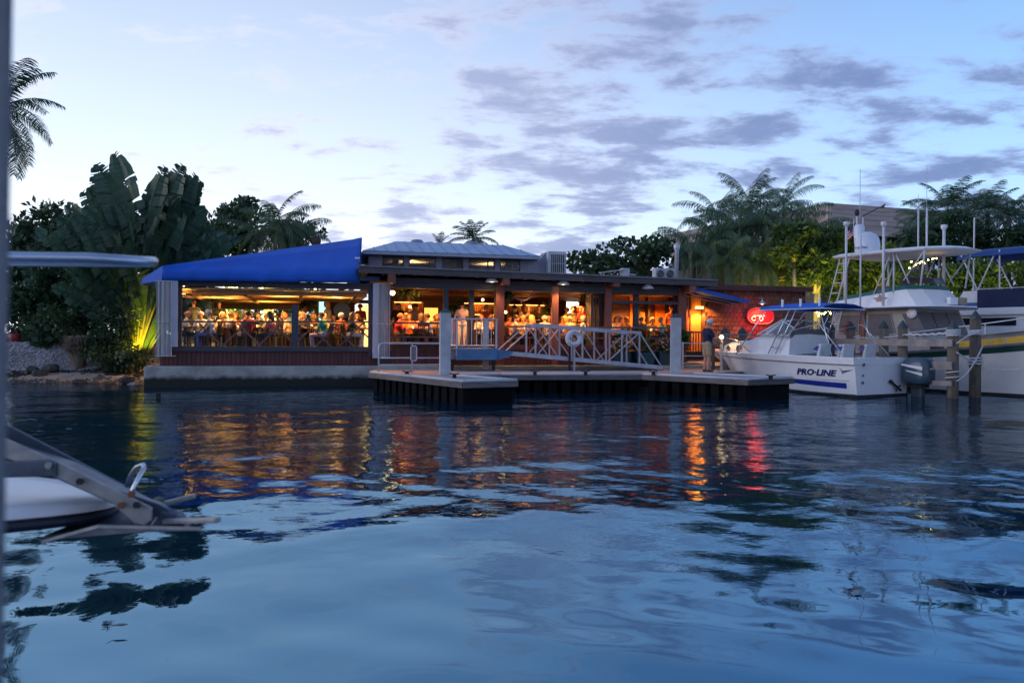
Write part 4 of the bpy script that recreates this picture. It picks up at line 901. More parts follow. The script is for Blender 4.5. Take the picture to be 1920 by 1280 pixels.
for (px, py, tt, w_, en, en_l) in ((345, 535, 0.8, 0.035, 60, 'at its far left corner'), (438, 541, 2.0, 0.045, 85, 'above the large blonde'), (444, 539, 3.2, 0.03, 0, 'right next to the brightest left bulb'), (431, 547, 3.6, 0.035, 70, 'left of the lit garden trunk'),
        (531, 551, 1.4, 0.04, 80, 'left of the middle post'), (547, 547, 2.6, 0.04, 0, 'nearest the middle post'), (591, 541, 1.0, 0.04, 85, 'right of the middle post'), (631, 552, 1.6, 0.045, 80, 'in front of the maroon wall'), (620, 553, 3.0, 0.03, 0, 'left of the maroon wall bulb')):
    bulb(px, py, tt, w_, TL + en_l, en)
unseen_spot(BLD.w(S(400, 3), 3.0, 2.85), 130, YEL, 0.2, 0.6); unseen_spot(BLD.w(S(500, 6), 6.0, 2.8), 130, YEL, 0.2, 0.6)
bulb(736, 549, 0.7, 0.085, 'large bright orange globe bulb beside the rolled clear curtain', 60, ORNG)
for (px, py, tt, en, en_l) in ((769, 575, 4.6, 45, 'in the first bay before the bottle shelf'), (905, 562, 4.8, 60, 'over the bar behind the platform'), (948, 585, 4.0, 30, 'just right of the red brown post'), (1030, 545, 2.2, 55, 'under the ceiling left of the second post'), (1208, 548, 2.2, 40, 'under the ceiling above the flower planters')):
    bulb(px, py, tt, 0.055, 'small warm bulb ' + en_l, en, ORNG)
for px, tt, e in ((790, 4.5, 45), (900, 4.2, 40), (985, 4.5, 45), (1075, 3.5, 45), (1100, 6.5, 35), (785, 0.9, 55), (905, 0.9, 40), (990, 0.9, 60), (1080, 0.9, 60)): unseen_spot(BLD.w(S(px, tt), tt, 3.0), e * 1.5, ORNG, 0.2, 0.25)  # the front ones are unseen fill spots added to brighten the guests
for px, tt, e in ((1186, 2.6, 60), (1236, 2.7, 70)): unseen_spot(BLD.w(S(px, tt), tt, 3.0), e * 1.3, (1.0, 0.30, 0.04), 0.15, 0.2)
# green exit glow
b = MB(); q = pt(1185, 546.5, 2.8); b.cbox(q, 0.14, 0.04, 0.07); solo('exit_light', b, memit('green_exit_glow', (0.05, 1.0, 0.18), 5.0), 'small glowing green light high under the right bay roof', 'light', BLD)
def fan(px, py, tt, label, ang):
    x, z = BLD.hy(px, py, tt); t = thing('ceiling_fan', label, 'ceiling fan', BLD, (x, tt, z)); b = MB(); b.lathe([(0.001, -0.07), (0.1, -0.06), (0.11, 0.03), (0.001, 0.05)], (x, tt, z), 12); part('motor', b, inwood, t)
    b = MB(); b.tube([(x, tt, z + 0.04), (x, tt, zc_ - 0.145)], 0.02, 6); part('rod', b, inwood, t)
    for k in range(5):
        a = ang + k * 2 * math.pi / 5; d = Vector((math.cos(a), math.sin(a), 0)); b = MB(); b.bar(Vector((x, tt, z)) + d * 0.13, Vector((x, tt, z)) + d * 0.66, 0.13, 0.012); part('blade', b, tanceil, t)
fan(394, 543, 2.4, 'ceiling fan with tan blades above the left terrace tables', 0.3); fan(490, 545, 4.4, 'ceiling fan with tan blades farther back mid terrace', 0.8); fan(640, 541, 2.0, 'ceiling fan with tan blades before the maroon wall', 0.1)
bottle_ms = []
for k, c in enumerate(((0.25, 0.10, 0.02), (0.04, 0.12, 0.03), (0.55, 0.30, 0.08), (0.5, 0.48, 0.42), (0.22, 0.02, 0.02))):
    b = MB(); b.lathe([(0.036, 0), (0.038, 0.17), (0.014, 0.22), (0.014, 0.29), (0.001, 0.292)], n=8); bottle_ms.append(mesh_of(b, 'liquor_bottle', mat('bottle_glass_%d' % k, c, 0.12, 0.1), smooth=True))
strip_m = memit('shelf_light_strip', (1.0, 0.52, 0.14), 4.0)
def shelves(pa, pb, tt, z0, z1, n, label, wood=inwall, filled=True):
    x0, x1 = S(pa, tt), S(pb, tt); t = thing('bar_shelf', label, 'shelf', BLD, ((x0 + x1) / 2, tt, FL))
    b = MB(); b.box(x0, x1, tt + 0.30, tt + 0.33, FL, z1); part('back_panel', b, wood, t)
    for x in (x0, x1 - 0.04): b = MB(); b.box(x, x + 0.04, tt, tt + 0.299, FL, z1); part('side_panel', b, wood, t)
    b = MB(); b.box(x0 + 0.041, x1 - 0.041, tt, tt + 0.299, z1 - 0.04, z1); part('shelf_board', b, wood, t)
    for k in range(n):
        z = z0 + (z1 - z0) * k / n; b = MB(); b.box(x0 + 0.041, x1 - 0.041, tt, tt + 0.299, z - 0.03, z); sb = part('shelf_board', b, wood, t)
        b = MB(); b.box(x0 + 0.06, x1 - 0.06, tt + 0.24, tt + 0.26, z + (z1 - z0) / n - 0.055, z + (z1 - z0) / n - 0.042); part('light_strip', b, strip_m, t)
        if filled:
            m_ = int((x1 - x0 - 0.15) / 0.12)
            for j in range(m_):
                if rnd.random() < 0.15: continue
                bk = rnd.randrange(5); place('liquor_bottle', bottle_ms[bk], BLD, (x0 + 0.1 + j * 0.12 + rnd.uniform(-.02, .02), tt + 0.10 + rnd.uniform(0, 0.06), z), ('amber', 'green', 'golden', 'pale', 'dark red')[bk] + ' liquor bottle on the ' + label, 'bottle', 'bottles on the bar shelves')
        lamp('shelf_light', 'POINT', BLD.w((x0 + x1) / 2, tt + 0.02, z + (z1 - z0) / n - 0.1), 7, ORNG, size=0.15)
shelves(737, 794, 6.3, 2.15, 3.1, 2, 'lit bottle shelves left of the lit arch'); shelves(866, 933, 6.3, 2.15, 3.1, 2, 'lit bottle shelves behind the blue platform'); shelves(953, 1026, 6.0, 2.2, 3.05, 2, 'tall lit bottle shelves under the curved branch'); shelves(1079, 1098, 5.6, 2.3, 3.0, 2, 'narrow red lit shelves by the kitchen doorway', mat('red_shelf', (0.45, 0.06, 0.02), 0.5, 0.2))
bc = thing('bar_counter', 'long dark bar counter behind the guests in the first and third bays', 'counter', BLD, (S(880, 5), 5.0, FL))
b = MB(); b.box(S(735, 5), S(1030, 5), 5.05, 5.4, FL, FL + 1.05); part('front_panel', b, inwood, bc); b = MB(); b.box(S(733, 5), S(1032, 5), 4.9, 5.5, FL + 1.052, FL + 1.1); part('counter_top', b, tablew, bc)
b = MB(); q0, q1, q2, q3 = pt(999, 545, 0.6), pt(996, 556, 0.6), pt(978, 562, 0.6), pt(962, 556, 0.6)
b.tube([q0, q1, pt(988, 561, .6), q2, pt(970, 560, .6), q3], [0.02, 0.028, 0.034, 0.034, 0.026, 0.012], 8); b.tube([q2, pt(977, 569, .6)], [0.03, 0.02], 8); b.tube([q0, (q0[0], 0.6, zr - 0.17)], 0.008, 5)
solo('hanging_branch', b, mat('pale_driftwood', (0.42, 0.38, 0.36), 0.7, 0.2), 'pale curved driftwood branch hanging under the roof of the third bay', 'branch', BLD, smooth=True)
# goose neck lamps
def gooseneck(px, py, tt, label, lit, s_=1.0, energy=0, ptop=None, tw=None):
    x, z = BLD.hy(px, py, tt); t = thing('barn_lamp', label, 'lamp', BLD, (x, tt, z))
    b = MB(); b.lathe([(0.225 * s_, -0.05 * s_), (0.19 * s_, 0.02 * s_), (0.07 * s_, 0.12 * s_), (0.045 * s_, 0.2 * s_), (0.001, 0.21 * s_)], (x, tt, z), 18, cap=False); part('shade', b, mat('enamel_shade', (0.55, 0.56, 0.60), 0.35, 0.05), t, smooth=True).modifiers.new('s', 'SOLIDIFY').thickness = 0.006
    b = MB(); b.ball((x, tt, z - 0.005), 0.06, 8, 5); part('bulb', b, glowrim if lit else white, t, smooth=True)
    if lit: b = MB(); b.lathe([(0.001, -0.03 * s_), (0.205 * s_, -0.03 * s_), (0.205 * s_, -0.026 * s_), (0.001, -0.026 * s_)], (x, tt, z), 16); part('diffuser', b, glowrim, t)
    b = MB(); tw = 0.14 if tw is None else tw
    b.tube([(x, tt, z + 0.2 * s_), (x, tt, z + 0.29 * s_), (x, tt + 0.06, z + 0.36 * s_), (x, tw, z + 0.34 * s_)], 0.014, 6); part('arm', b, steel, t)
    if energy: lamp('barn_light', 'SPOT', BLD.w(x, tt, z - 0.10), energy, WARM, size=0.05, spot=120, aim=BLD.w(x, tt + 0.3, 0))
gooseneck(922, 526, -0.5, 'white enamel barn lamp hanging above the blue platform, lit below', True, 1.0, 55)
gooseneck(1056, 531, -0.5, 'white enamel barn lamp above the life ring, lit below', True, 1.0, 55)
gooseneck(1214.5, 539, -0.5, 'white enamel barn lamp left of the entrance, unlit', False)
gooseneck(1429, 568, 0.75, 'dark goose neck lamp shining down on the red oval sign', True, 0.62, 60, tw=1.2)
# entrance sconce
b = MB(); q = pt(1311, 577, 1.45); t = thing('wall_sconce', 'bright sconce on the orange entrance wall', 'lamp', BLD, q); b.box(q[0] - 0.14, q[0] + 0.14, 1.38, 1.5, q[2] - 0.04, q[2] + 0.05); part('shade', b, memit('sconce_glow', (1.0, 0.42, 0.08), 6.0), t); b = MB(); b.box(q[0] - 0.05, q[0] + 0.05, 1.505, 1.595, q[2] - 0.06, q[2] + 0.02); part('bracket', b, dark, t)
lamp('sconce_light', 'SPOT', BLD.w(q[0], 1.36, q[2] - 0.08), 160, (1.0, 0.38, 0.06), size=0.04, spot=110, aim=BLD.w(q[0] - 0.1, 1.5, 1.0)); unseen_spot(BLD.w(q[0] - 0.1, 0.95, q[2] + 0.1), 60, (1.0, 0.38, 0.06), 0.1)
# red oval sign
x0, z0 = BLD.hy(1402, 592, 1.05); x1, _ = BLD.hy(1451, 592, 1.05); zt1, zb1 = Zb(1426, 577, 1.05), Zb(1426, 607, 1.05)
cx, cz, rx, rz = (x0 + x1) / 2, (zt1 + zb1) / 2, (x1 - x0) / 2, (zt1 - zb1) / 2
sg = thing('oval_sign', 'glowing red bulging oval sign on the shingled wall', 'sign', BLD, (cx, 1.1, cz - rz))
poly = []
for k in range(40):
    a = 2 * math.pi * k / 40; c_, s_ = math.cos(a), math.sin(a); poly.append((cx + rx * math.copysign(abs(c_) ** 0.6, c_), 1.05, cz + rz * math.copysign(abs(s_) ** 0.85, s_)))
red_m = memit('red_sign_face', (0.80, 0.010, 0.020), 0.42)
b = MB(); b.prism(poly, (0, 0.06, 0)); part('panel', b, red_m, sg)
b = MB(); b.tube([(p[0], 1.045, p[2]) for p in poly], 0.02, 6, closed=True); part('rim', b, mat('sign_rim', (0.45, 0.2, 0.22), 0.4), sg)
sw = memit('sign_lettering', (1.0, 0.62, 0.45), 0.8)
def ztext(txt, size, m, par, p, name='lettering', rot=0, ext=0.006, shear=0.0, bold=0.0):
    cu = bpy.data.curves.new(name, 'FONT'); cu.body = txt; cu.size = size; cu.extrude = ext; cu.shear = shear; cu.align_x = 'CENTER'; cu.align_y = 'CENTER'; cu.resolution_u = 2; cu.offset = bold
    o = bpy.data.objects.new('tmp', cu); C.objects.link(o); dg = bpy.context.evaluated_depsgraph_get(); me = bpy.data.meshes.new_from_object(o.evaluated_get(dg)); bpy.data.objects.remove(o); me.name = name
    me.materials.clear(); me.materials.append(m); ob = bpy.data.objects.new(name, me); C.objects.link(ob); ob.parent = par; off = ORG.get(par.name, (0, 0, 0)); ob.location = (p[0] - off[0], p[1] - off[1], p[2] - off[2]); ob.rotation_euler = (R(90), rot, 0); return ob
b = MB(); b.box(cx - rx * 0.55, cx + rx * 0.30, 1.03, 1.045, cz - rz * 0.02, cz + rz * 0.05); part('line', b, sw, sg)
b = MB(); b.tube([(cx - rx * 0.55 + 0.085 * math.cos(a), 1.04, cz - rz * 0.36 + 0.085 * math.sin(a)) for a in np.linspace(0.4, 5.9, 14)], 0.014, 5); part('letter', b, sw, sg)
b = MB(); b.tube([(cx + 0.085 * math.cos(a), 1.04, cz - rz * 0.36 + 0.085 * math.sin(a)) for a in np.linspace(-2.4, 2.4, 12)] , 0.016, 5); b.tube([(cx - 0.06, 1.04, cz - rz * 0.08), (cx - 0.06, 1.04, cz - rz * 0.64)], 0.016, 5); part('letter', b, sw, sg)
lamp('sign_light', 'SPOT', BLD.w(cx - 0.2, 0.5, cz - 0.2), 30, (1.0, 0.04, 0.05), size=0.2, spot=150, aim=BLD.w(cx - 0.3, 1.3, cz - 0.4), blend=0.6)
# rolled clear vinyl curtains
def curtain(px0, px1, py0, py1, tt, label, flip):
    t = thing('rolled_vinyl_curtain', label, 'curtain', BLD, (S(px0, tt), tt, Zb(px0, py1, tt)))
    x0, x1 = S(px0, tt), S(px1, tt); z0, z1 = Zb(px0, py1, tt), Zb(px0, py0, tt); wd = x1 - x0
    b = MB(); xp = x1 - 0.16 if not flip else x0; b.box(xp, xp + 0.16, tt - 0.06, tt + 0.06, z0 + (0.30 if not flip else 0), z1); part('frame_post', b, mat('pale_lavender_frame', (0.50, 0.50, 0.62), 0.5, 0.05), t)
    for k, (fa, fb, dt) in enumerate(((0.0, 0.38, 0.0), (0.3, 0.76, -0.14), (0.12, 0.6, 0.12))):
        if flip: fa, fb = 1 - fb, 1 - fa
        n_ = 10; rows = []
        for j in range(n_ + 1):
            f = fa + (fb - fa) * j / n_; y = tt + dt + 0.03 * math.sin(f * 28 + k); rows.append([(x0 + wd * f, y, z0), (x0 + wd * f, y, z1)])
        b = MB(); b.loft(rows, closed_ring=False); part('clear_sheet', b, vinyl, t, smooth=True)
        xx = x0 + wd * (fb if not flip else fb) - 0.01; yy = rows[-1][0][1]; b = MB(); b.tube([(xx, yy, z0), (xx, yy, z1)], 0.016, 6); part('edge_strip', b, mat('vinyl_edge', (0.5, 0.48, 0.52), 0.5), t)
    for z in (z0 + 0.02, z0 + (z1 - z0) * 0.46, z1 - 0.02): b = MB(); b.bar((x0, tt - 0.17, z), (x0 + wd * 0.98, tt - 0.17, z), 0.012, 0.022); part('batten', b, mat('vinyl_edge', (0.5, 0.48, 0.52), 0.5), t)
curtain(292, 333, 526, 668, -0.32, 'rolled clear vinyl curtain at the left corner of the terrace', False)
curtain(699, 731, 531, 671, -0.28, 'rolled clear vinyl curtain between the terrace and the first bay', True)
# roof machinery
ah = thing('rooftop_air_handler', 'grey rooftop air handler with tall black louvre slots beside the cupola', 'air handler', BLD, (S(1040, 3.5), 3.5, 3.72))
xA, xB = S(1027, 3.4), S(1061, 3.4); zA = Zb(1040, 471, 3.4)
b = MB(); b.box(xA, xB, 3.4, 4.5, 3.70, zA); part('cabinet', b, acgrey, ah, bevel=0.02)
b = MB(); b.box(xA + 0.09, xB - 0.05, 3.385, 3.41, 3.82, zA - 0.12); part('grille_back', b, dark, ah)
for k in range(8): b = MB(); x = xA + 0.10 + k * (xB - xA - 0.18) / 7; b.box(x - 0.012, x + 0.012, 3.36, 3.384, 3.82, zA - 0.12); part('louvre', b, acgrey, ah)
for j in range(2): b = MB(); z = 3.82 + (zA - 3.94) * (j + 1) / 3; b.box(xA + 0.09, xB - 0.05, 3.352, 3.358, z - 0.01, z + 0.01); part('cross_bar', b, acgrey, ah)
b = MB(); b.prism([(S(1008, 3.6), 3.7, zA - 0.45), (xA - 0.005, 3.7, zA - 0.02), (xA - 0.005, 3.7, 3.72), (S(983, 3.6), 3.7, 3.72), (S(983, 3.6), 3.7, zA - 0.45)], (0, 0.7, 0)); part('duct', b, greytrim, ah)
for i, px in enumerate((1240, 1258)):
    x = S(px, 3.2); zz = Zb(px, 522, 3.2); cu_ = thing('rooftop_condenser', ('left' if i == 0 else 'right') + ' of two pale air conditioning condensers beside the vent pipe on the roof', 'air conditioner', BLD, (x, 3.2, zz))
    b = MB(); hgt = 0.42; b.box(x - 0.27, x + 0.27, 3.2, 3.55, zz - 0.12, zz + hgt); part('cabinet', b, acgrey, cu_, bevel=0.02)
    b = MB(); b.lathe([(0.001, 0), (0.16, 0), (0.16, 0.02), (0.001, 0.02)], (x - 0.06, 3.175, zz + 0.18), 16, 'y'); part('fan_grille', b, dark, cu_)
    for rr in (0.05, 0.11, 0.165): b = MB(); b.tube([(x - 0.06 + rr * math.cos(a), 3.17, zz + 0.18 + rr * math.sin(a)) for a in np.linspace(0, 6.0, 16)], 0.006, 4, closed=True); part('guard_ring', b, acgrey, cu_)
vx = S(1268, 2.6); b = MB(); b.lathe([(0.085, 3.5), (0.085, Zb(1268, 470, 2.6)), (0.12, Zb(1268, 466, 2.6)), (0.13, Zb(1268, 458, 2.6)), (0.001, Zb(1268, 457, 2.6))], (vx, 2.6, 0), 14); solo('vent_pipe', b, mat('bright_vent_metal', (0.55, 0.55, 0.60), 0.4, 0.1, metal=0.3), 'tall pale flue pipe with a flared cap on the right end of the roof', 'pipe', BLD, smooth=True)
b = MB(); za_ = Zb(1150, 512, 2.4); b.bar((S(1125, 2.4), 2.4, za_), (S(1172, 2.4), 2.4, za_ + 0.16), 0.3, 0.04); b.box(S(1165, 2.4), S(1178, 2.4), 2.3, 2.6, za_ - 0.1, za_ + 0.2); b.bar((S(1172, 2.4), 2.4, za_ - 0.02), (S(1190, 2.4), 2.4, za_ - 0.05), 0.2, 0.04); solo('roof_duct', b, acgrey, 'low pale duct and box lying on the roof left of the condensers', 'duct', BLD)

# ------------------------------------------------------------------ floating dock
DZ = 0.55
deckm = mat('dock_deck_grey', (0.30, 0.29, 0.31), 0.75, 0.2, 2.2, 0.25); curbm = mat('dock_curb_pale', (0.50, 0.49, 0.54), 0.55, 0.12, 3.0, 0.1); fasciam = mat('dock_fascia_wood', (0.13, 0.112, 0.115), 0.8, 0.35, 2.5, 0.4, stretch=(0.7, 0.7, 6)); floatm = mat('black_dock_float', (0.005, 0.0055, 0.0065), 0.85, 0.35, 4.0, 0.3, spec=0.1)
P1, P2, P3, P4 = onz(692, 698, DZ), onz(868, 715.5, DZ), onz(971, 713, DZ), onz(850, 703.8, DZ)
B1, C1, D1, E1 = onz(940, 702.2, DZ), onz(1204, 701.8, DZ), onz(1404, 711.5, DZ), onz(1489, 708.8, DZ)
F1 = E1 + (C1 - D1) * 0.92
Gq = BLD.w(S(1485, -0.8), -0.8, DZ); Hq = BLD.w(S(702, -0.8), -0.8, DZ)
dock = thing('floating_dock', 'grey floating dock with two fingers and black floats in front of the restaurant', 'dock', WORLD, (B1.x, B1.y, 0))
outl = [P1, P2, P3, P4, B1, C1, D1, E1, F1, Gq, Hq]
mb = MB()
def deckpoly(pp, z0, z1, b): b.prism([(p.x, p.y, z0) for p in pp], (0, 0, z1 - z0)); return b
mb = MB(); deckpoly([P1, P2, P3, P4], DZ - 0.06, DZ, mb); part('deck', mb, deckm, dock)
mb = MB(); deckpoly([P1, P4, B1, C1, F1, Gq, Hq], DZ - 0.064, DZ - 0.004, mb); part('deck', mb, deckm, dock)
mb = MB(); deckpoly([C1, D1, E1, F1], DZ - 0.06, DZ, mb); part('deck', mb, deckm, dock)
edges = [(P1, P2), (P2, P3), (P3, P4), (P4, B1), (B1, C1), (C1, D1), (D1, E1), (E1, F1)]
def edge_stuff(a, b, fl=True, curb=True):
    d = (b - a); ln = d.length; d.normalize(); n = Vector((-d.y, d.x, 0))        # left of travel = inside here
    k = max(1, int(ln / 2.2))
    for i in range(k):
        q0 = a + d * (ln * i / k + 0.006); q1 = a + d * (ln * (i + 1) / k - 0.006)
        mb = MB(); mb.bar((q0.x, q0.y, DZ - 0.085), (q1.x, q1.y, DZ - 0.085), 0.05, 0.14); part('fascia_board', mb, fasciam, dock)
        mb = MB(); q0c, q1c = q0 + n * 0.05, q1 + n * 0.05; mb.tube([(q0c.x, q0c.y, DZ + 0.012), (q1c.x, q1c.y, DZ + 0.012)], 0.04, 8); part('curb_rail', mb, curbm, dock, smooth=True)
    if fl:
        m_ = max(1, int(ln / 0.42))
        for i in range(m_):
            q = a + d * (0.08 + (ln - 0.1) * (i + 0.5) / m_) + n * 0.42; mb = MB(); hw = 0.135; a_, b_ = q - d * hw, q + d * hw
            mb.bar((a_.x, a_.y, 0.06), (b_.x, b_.y, 0.06), 0.7, 0.70); f_ = part('float', mb, floatm, dock, bevel=0.02)
            mb = MB(); mb.bar((a_.x - n.x * 0.353, a_.y - n.y * 0.353, 0.1), (b_.x - n.x * 0.353, b_.y - n.y * 0.353, 0.1), 0.012, 0.02); part('float_rib', mb, floatm, f_)
for i, (a, b) in enumerate(edges): edge_stuff(a, b, fl=i in (0, 3, 4, 5))
for a, b in ((P2, P3), (D1, E1)):
    d = (b - a).normalized(); n = Vector((-d.y, d.x, 0)); mb = MB(); q0, q1 = a + d * 0.1 + n * 0.35, b - d * 0.1 + n * 0.35; mb.bar((q0.x, q0.y, 0.06), (q1.x, q1.y, 0.06), 0.55, 0.70); part('float', mb, floatm, dock, bevel=0.02)
for px, py in ((763, 703.5), (852, 708.5), (1003, 703), (1098, 703), (1225, 703), (1445, 711)):
    q = onz(px, py, DZ); mb = MB(); mb.tube([(q.x - 0.13, q.y, DZ + 0.12), (q.x, q.y, DZ + 0.10), (q.x + 0.13, q.y, DZ + 0.12)], 0.016, 6); mb.box(q.x - 0.05, q.x + 0.05, q.y - 0.03, q.y + 0.03, DZ - 0.002, DZ + 0.095); part('cleat', mb, dark, dock)
# dock piles
pilec = mat('pale_concrete_pile', (0.40, 0.41, 0.45), 0.8, 0.2, 2.5, 0.4); capm = mat('dark_pile_cap', (0.03, 0.05, 0.06), 0.5, 0.1)
def sqpile(px, wpx, pybase, pytop, zbase, label, rot=0.25, capc=capm, m=pilec, cap=True):
    q = onz(px, pybase, zbase); h = wpx * q.y / FPX / 2 * 0.93; z1 = at(px, pytop, q.y).z; t = thing('dock_pile', label, 'pile', WORLD, (q.x, q.y, -1.5))
    M = Matrix.Translation((q.x, q.y, 0)) @ Matrix.Rotation(rot, 4, 'Z'); mb = MB(); mb.box(-h, h, -h, h, -1.5, z1); mb.xf(M); part('shaft', mb, m, t, bevel=0.012)
    if cap: mb = MB(); g = h * 1.14; mb.add([(-g, -g, z1 + 0.005), (g, -g, z1 + 0.005), (g, g, z1 + 0.005), (-g, g, z1 + 0.005), (0, 0, z1 + 0.14)], [(0, 1, 4), (1, 2, 4), (2, 3, 4), (3, 0, 4), (3, 2, 1, 0)]); mb.xf(M); part('cap', mb, capc, t)
sqpile(834, 21, 701.5, 586, DZ, 'tall pale concrete pile with green pyramid cap left of the blue platform', 0.2, mat('green_pile_cap', (0.02, 0.09, 0.08), 0.5))
sqpile(1266.5, 21, 699.5, 595, DZ, 'tall pale concrete pile with black cap tinted pink beside the entrance', -0.15)
sqpile(910.5, 12, 692, 597, DZ, 'slim blue grey pile standing behind the platform railing', 0.1, cap=False)
sqpile(297, 9, 745, 736, 0.0, 'short dark stub of an old pile standing in the water near the left seawall', 0.4, m=dark, cap=False)
# pipe handrail with sign frame
hr = thing('dock_handrail', 'pale pipe handrail with three bars at the left end of the dock', 'handrail', WORLD, tuple(onz(710, 698, DZ)))
a, b = onz(710, 698.5, DZ), onz(829, 697.5, DZ)
def zline(f, z): q = a.lerp(b, f); return (q.x, q.y, z)
zt = at(710, 643, a.y).z; z2, z3 = at(710, 671, a.y).z, at(710, 684, a.y).z
pipe = mat('pale_handrail_pipe', (0.52, 0.52, 0.58), 0.4, 0.08, 5.0, metal=0.2)
mb = MB(); mb.tube([zline(0, DZ), zline(0, zt - 0.12), zline(0.012, zt - 0.04), zline(0.05, zt), zline(1, zt)], 0.026, 8); part('top_pipe', mb, pipe, hr, smooth=True)
for z in (z2, z3): mb = MB(); mb.tube([zline(0.0, z), zline(1, z)], 0.02, 8); part('bar', mb, pipe, hr, smooth=True)
mb = MB(); mb.tube([zline(0.52, DZ), zline(0.52, zt)], 0.022, 8); part('post', mb, pipe, hr, smooth=True)
sb = thing('notice_frame', 'upright grey notice box in a pale rounded frame hung on the dock handrail', 'notice', WORLD, zline(0.545, z3))
q = Vector(zline(0.548, 0)); z0, z1 = at(775, 677, a.y - 0.1).z, at(775, 649, a.y - 0.1).z; y_ = q.y - 0.06
mb = MB(); mb.tube([(q.x - 0.085, y_, z0 + 0.03), (q.x - 0.055, y_, z0), (q.x + 0.055, y_, z0), (q.x + 0.085, y_, z0 + 0.03), (q.x + 0.085, y_, z1 - 0.03), (q.x + 0.055, y_, z1), (q.x - 0.055, y_, z1), (q.x - 0.085, y_, z1 - 0.03)], 0.018, 6, closed=True); part('rim', mb, pipe, sb, smooth=True)
mb = MB(); mb.box(q.x - 0.07, q.x + 0.07, y_ - 0.002, y_ + 0.03, z0 + 0.01, z1 - 0.01); part('panel', mb, mat('notice_grey', (0.16, 0.14, 0.16), 0.6, 0.5, 14.0), sb)
# landing platform
bluep = mat('blue_platform_steel', (0.06, 0.15, 0.30), 0.55, 0.25, 3.0, 0.1)
tp = -1.75
def bp(px, py, t): x, z = BLD.hy(px, py, t); return (x, t, z)
pl = thing('landing_platform', 'blue steel landing platform with a barred railing at the head of the gangway', 'platform', BLD, bp(890, 676, tp))
x0, x1 = S(856, tp), S(934, tp); z0, z1 = Zb(890, 675, tp), Zb(890, 653, tp)
mb = MB(); mb.box(x0, x1, tp, tp + 1.3, z0, z1); part('frame', mb, bluep, pl, bevel=0.015)
mb = MB(); mb.box(S(842, tp), x0 - 0.004, tp + 0.05, tp + 1.3, z0 + 0.03, z1 - 0.01); part('end_box', mb, mat('weathered_box_wood', (0.20, 0.18, 0.19), 0.8, 0.3), pl)
zr_t, zr_b = Zb(890, 598, tp), Zb(890, 648, tp)
for (xa_, ya_, xb_, yb_) in ((S(843, tp), tp + 0.03, x1, tp + 0.03), (x0, tp + 0.05, x0, tp + 1.25), (x1 - 0.03, tp + 0.05, x1 - 0.03, tp + 1.25)):
    for z in (zr_t, zr_b): mb = MB(); mb.tube([(xa_, ya_, z), (xb_, yb_, z)], 0.024, 8); part('rail', mb, pipe, pl, smooth=True)
for px in (857, 931):
    mb = MB(); x = S(px, tp); mb.box(x - 0.025, x + 0.025, tp + 0.005, tp + 0.055, z1 - 0.25, zr_t + 0.01); part('post', mb, pipe, pl)
for k in range(9):
    px = 848 + k * 9.2
    if abs(px - 857) < 3 or abs(px - 931) < 3: continue
    mb = MB(); x = S(px, tp); mb.tube([(x, tp + 0.03, zr_b), (x, tp + 0.03, zr_t)], 0.013, 6); part('baluster', mb, pipe, pl)
for k in range(3):
    mb = MB(); mb.tube([(x0, tp + 0.3 + 0.35 * k, zr_b), (x0, tp + 0.3 + 0.35 * k, zr_t)], 0.013, 6); part('baluster', mb, pipe, pl)
for px, tt in ((850, 0.2), (928, 0.2), (850, 1.2), (928, 1.2)):
    mb = MB(); x = S(px, tp); mb.box(x - 0.05, x + 0.05, tp + tt - 0.05, tp + tt + 0.05, DZ - 0.01, z0 - 0.003); part('leg', mb, dark, pl)
# gangway truss
gw = thing('gangway', 'grey aluminium truss gangway sloping down from the blue platform to the dock', 'gangway', BLD, bp(1090, 690, tp))
alum = mat('grey_blue_aluminium', (0.36, 0.39, 0.47), 0.45, 0.15, 5.0, metal=0.35)
def gp(px, py, t, ref=tp): x, z = BLD.hy(px, py, ref); return (x, t, z)
botL, botR = (940, 661), (1243, 689); topL, topR = (1004, 608.5), (1202, 624)
def lerp2(p, q, f): return (p[0] + (q[0] - p[0]) * f, p[1] + (q[1] - p[1]) * f)
def onbot(px): return lerp2(botL, botR, (px - botL[0]) / (botR[0] - botL[0]))
def ontop(px): return lerp2(topL, topR, (px - topL[0]) / (topR[0] - topL[0]))
for t_ in (tp, tp + 1.15):
    mb = MB(); mb.bar(gp(*botL, t_), gp(*botR, t_), 0.07, 0.13); part('bottom_chord', mb, alum, gw)
    mb = MB(); mb.bar(gp(*topL, t_), gp(*topR, t_), 0.06, 0.09); part('top_chord', mb, alum, gw)
    for px in (1004, 1049, 1092, 1136, 1166, 1199):
        mb = MB(); p_, q_ = onbot(px), ontop(px); mb.bar(gp(px, p_[1] + 2, t_), gp(px, q_[1], t_), 0.05, 0.05); part('vertical', mb, alum, gw)
    for pa, pb in ((946, 1003),): mb = MB(); p_ = onbot(pa); mb.bar(gp(pa, p_[1] - 2, t_), gp(pb, 609, t_), 0.04, 0.04); part('diagonal', mb, pipe, gw)
    for pa, pb, up in ((1006, 1048, 0), (1050, 1006, 0), (1050, 1092, 0), (1094, 1134, 0), (1138, 1197, 1)):
        lo, hi = (pb, pa) if not up else (pa, pb)
        mb = MB(); mb.bar(gp(lo, onbot(lo)[1], t_ + 0.012), gp(hi, ontop(hi)[1] + 2, t_ + 0.012), 0.03, 0.035); part('diagonal', mb, alum, gw)
    mb = MB(); mb.bar(gp(1241, 688, t_), gp(1201, 626, t_), 0.04, 0.04); part('diagonal', mb, alum, gw)
mb = MB(); p_, q_ = gp(942, 658, tp), gp(1246, 687.5, tp); mb.bar((p_[0], tp + 0.575, p_[2]), (q_[0], tp + 0.575, q_[2]), 1.06, 0.05); part('walkway', mb, deckm, gw)
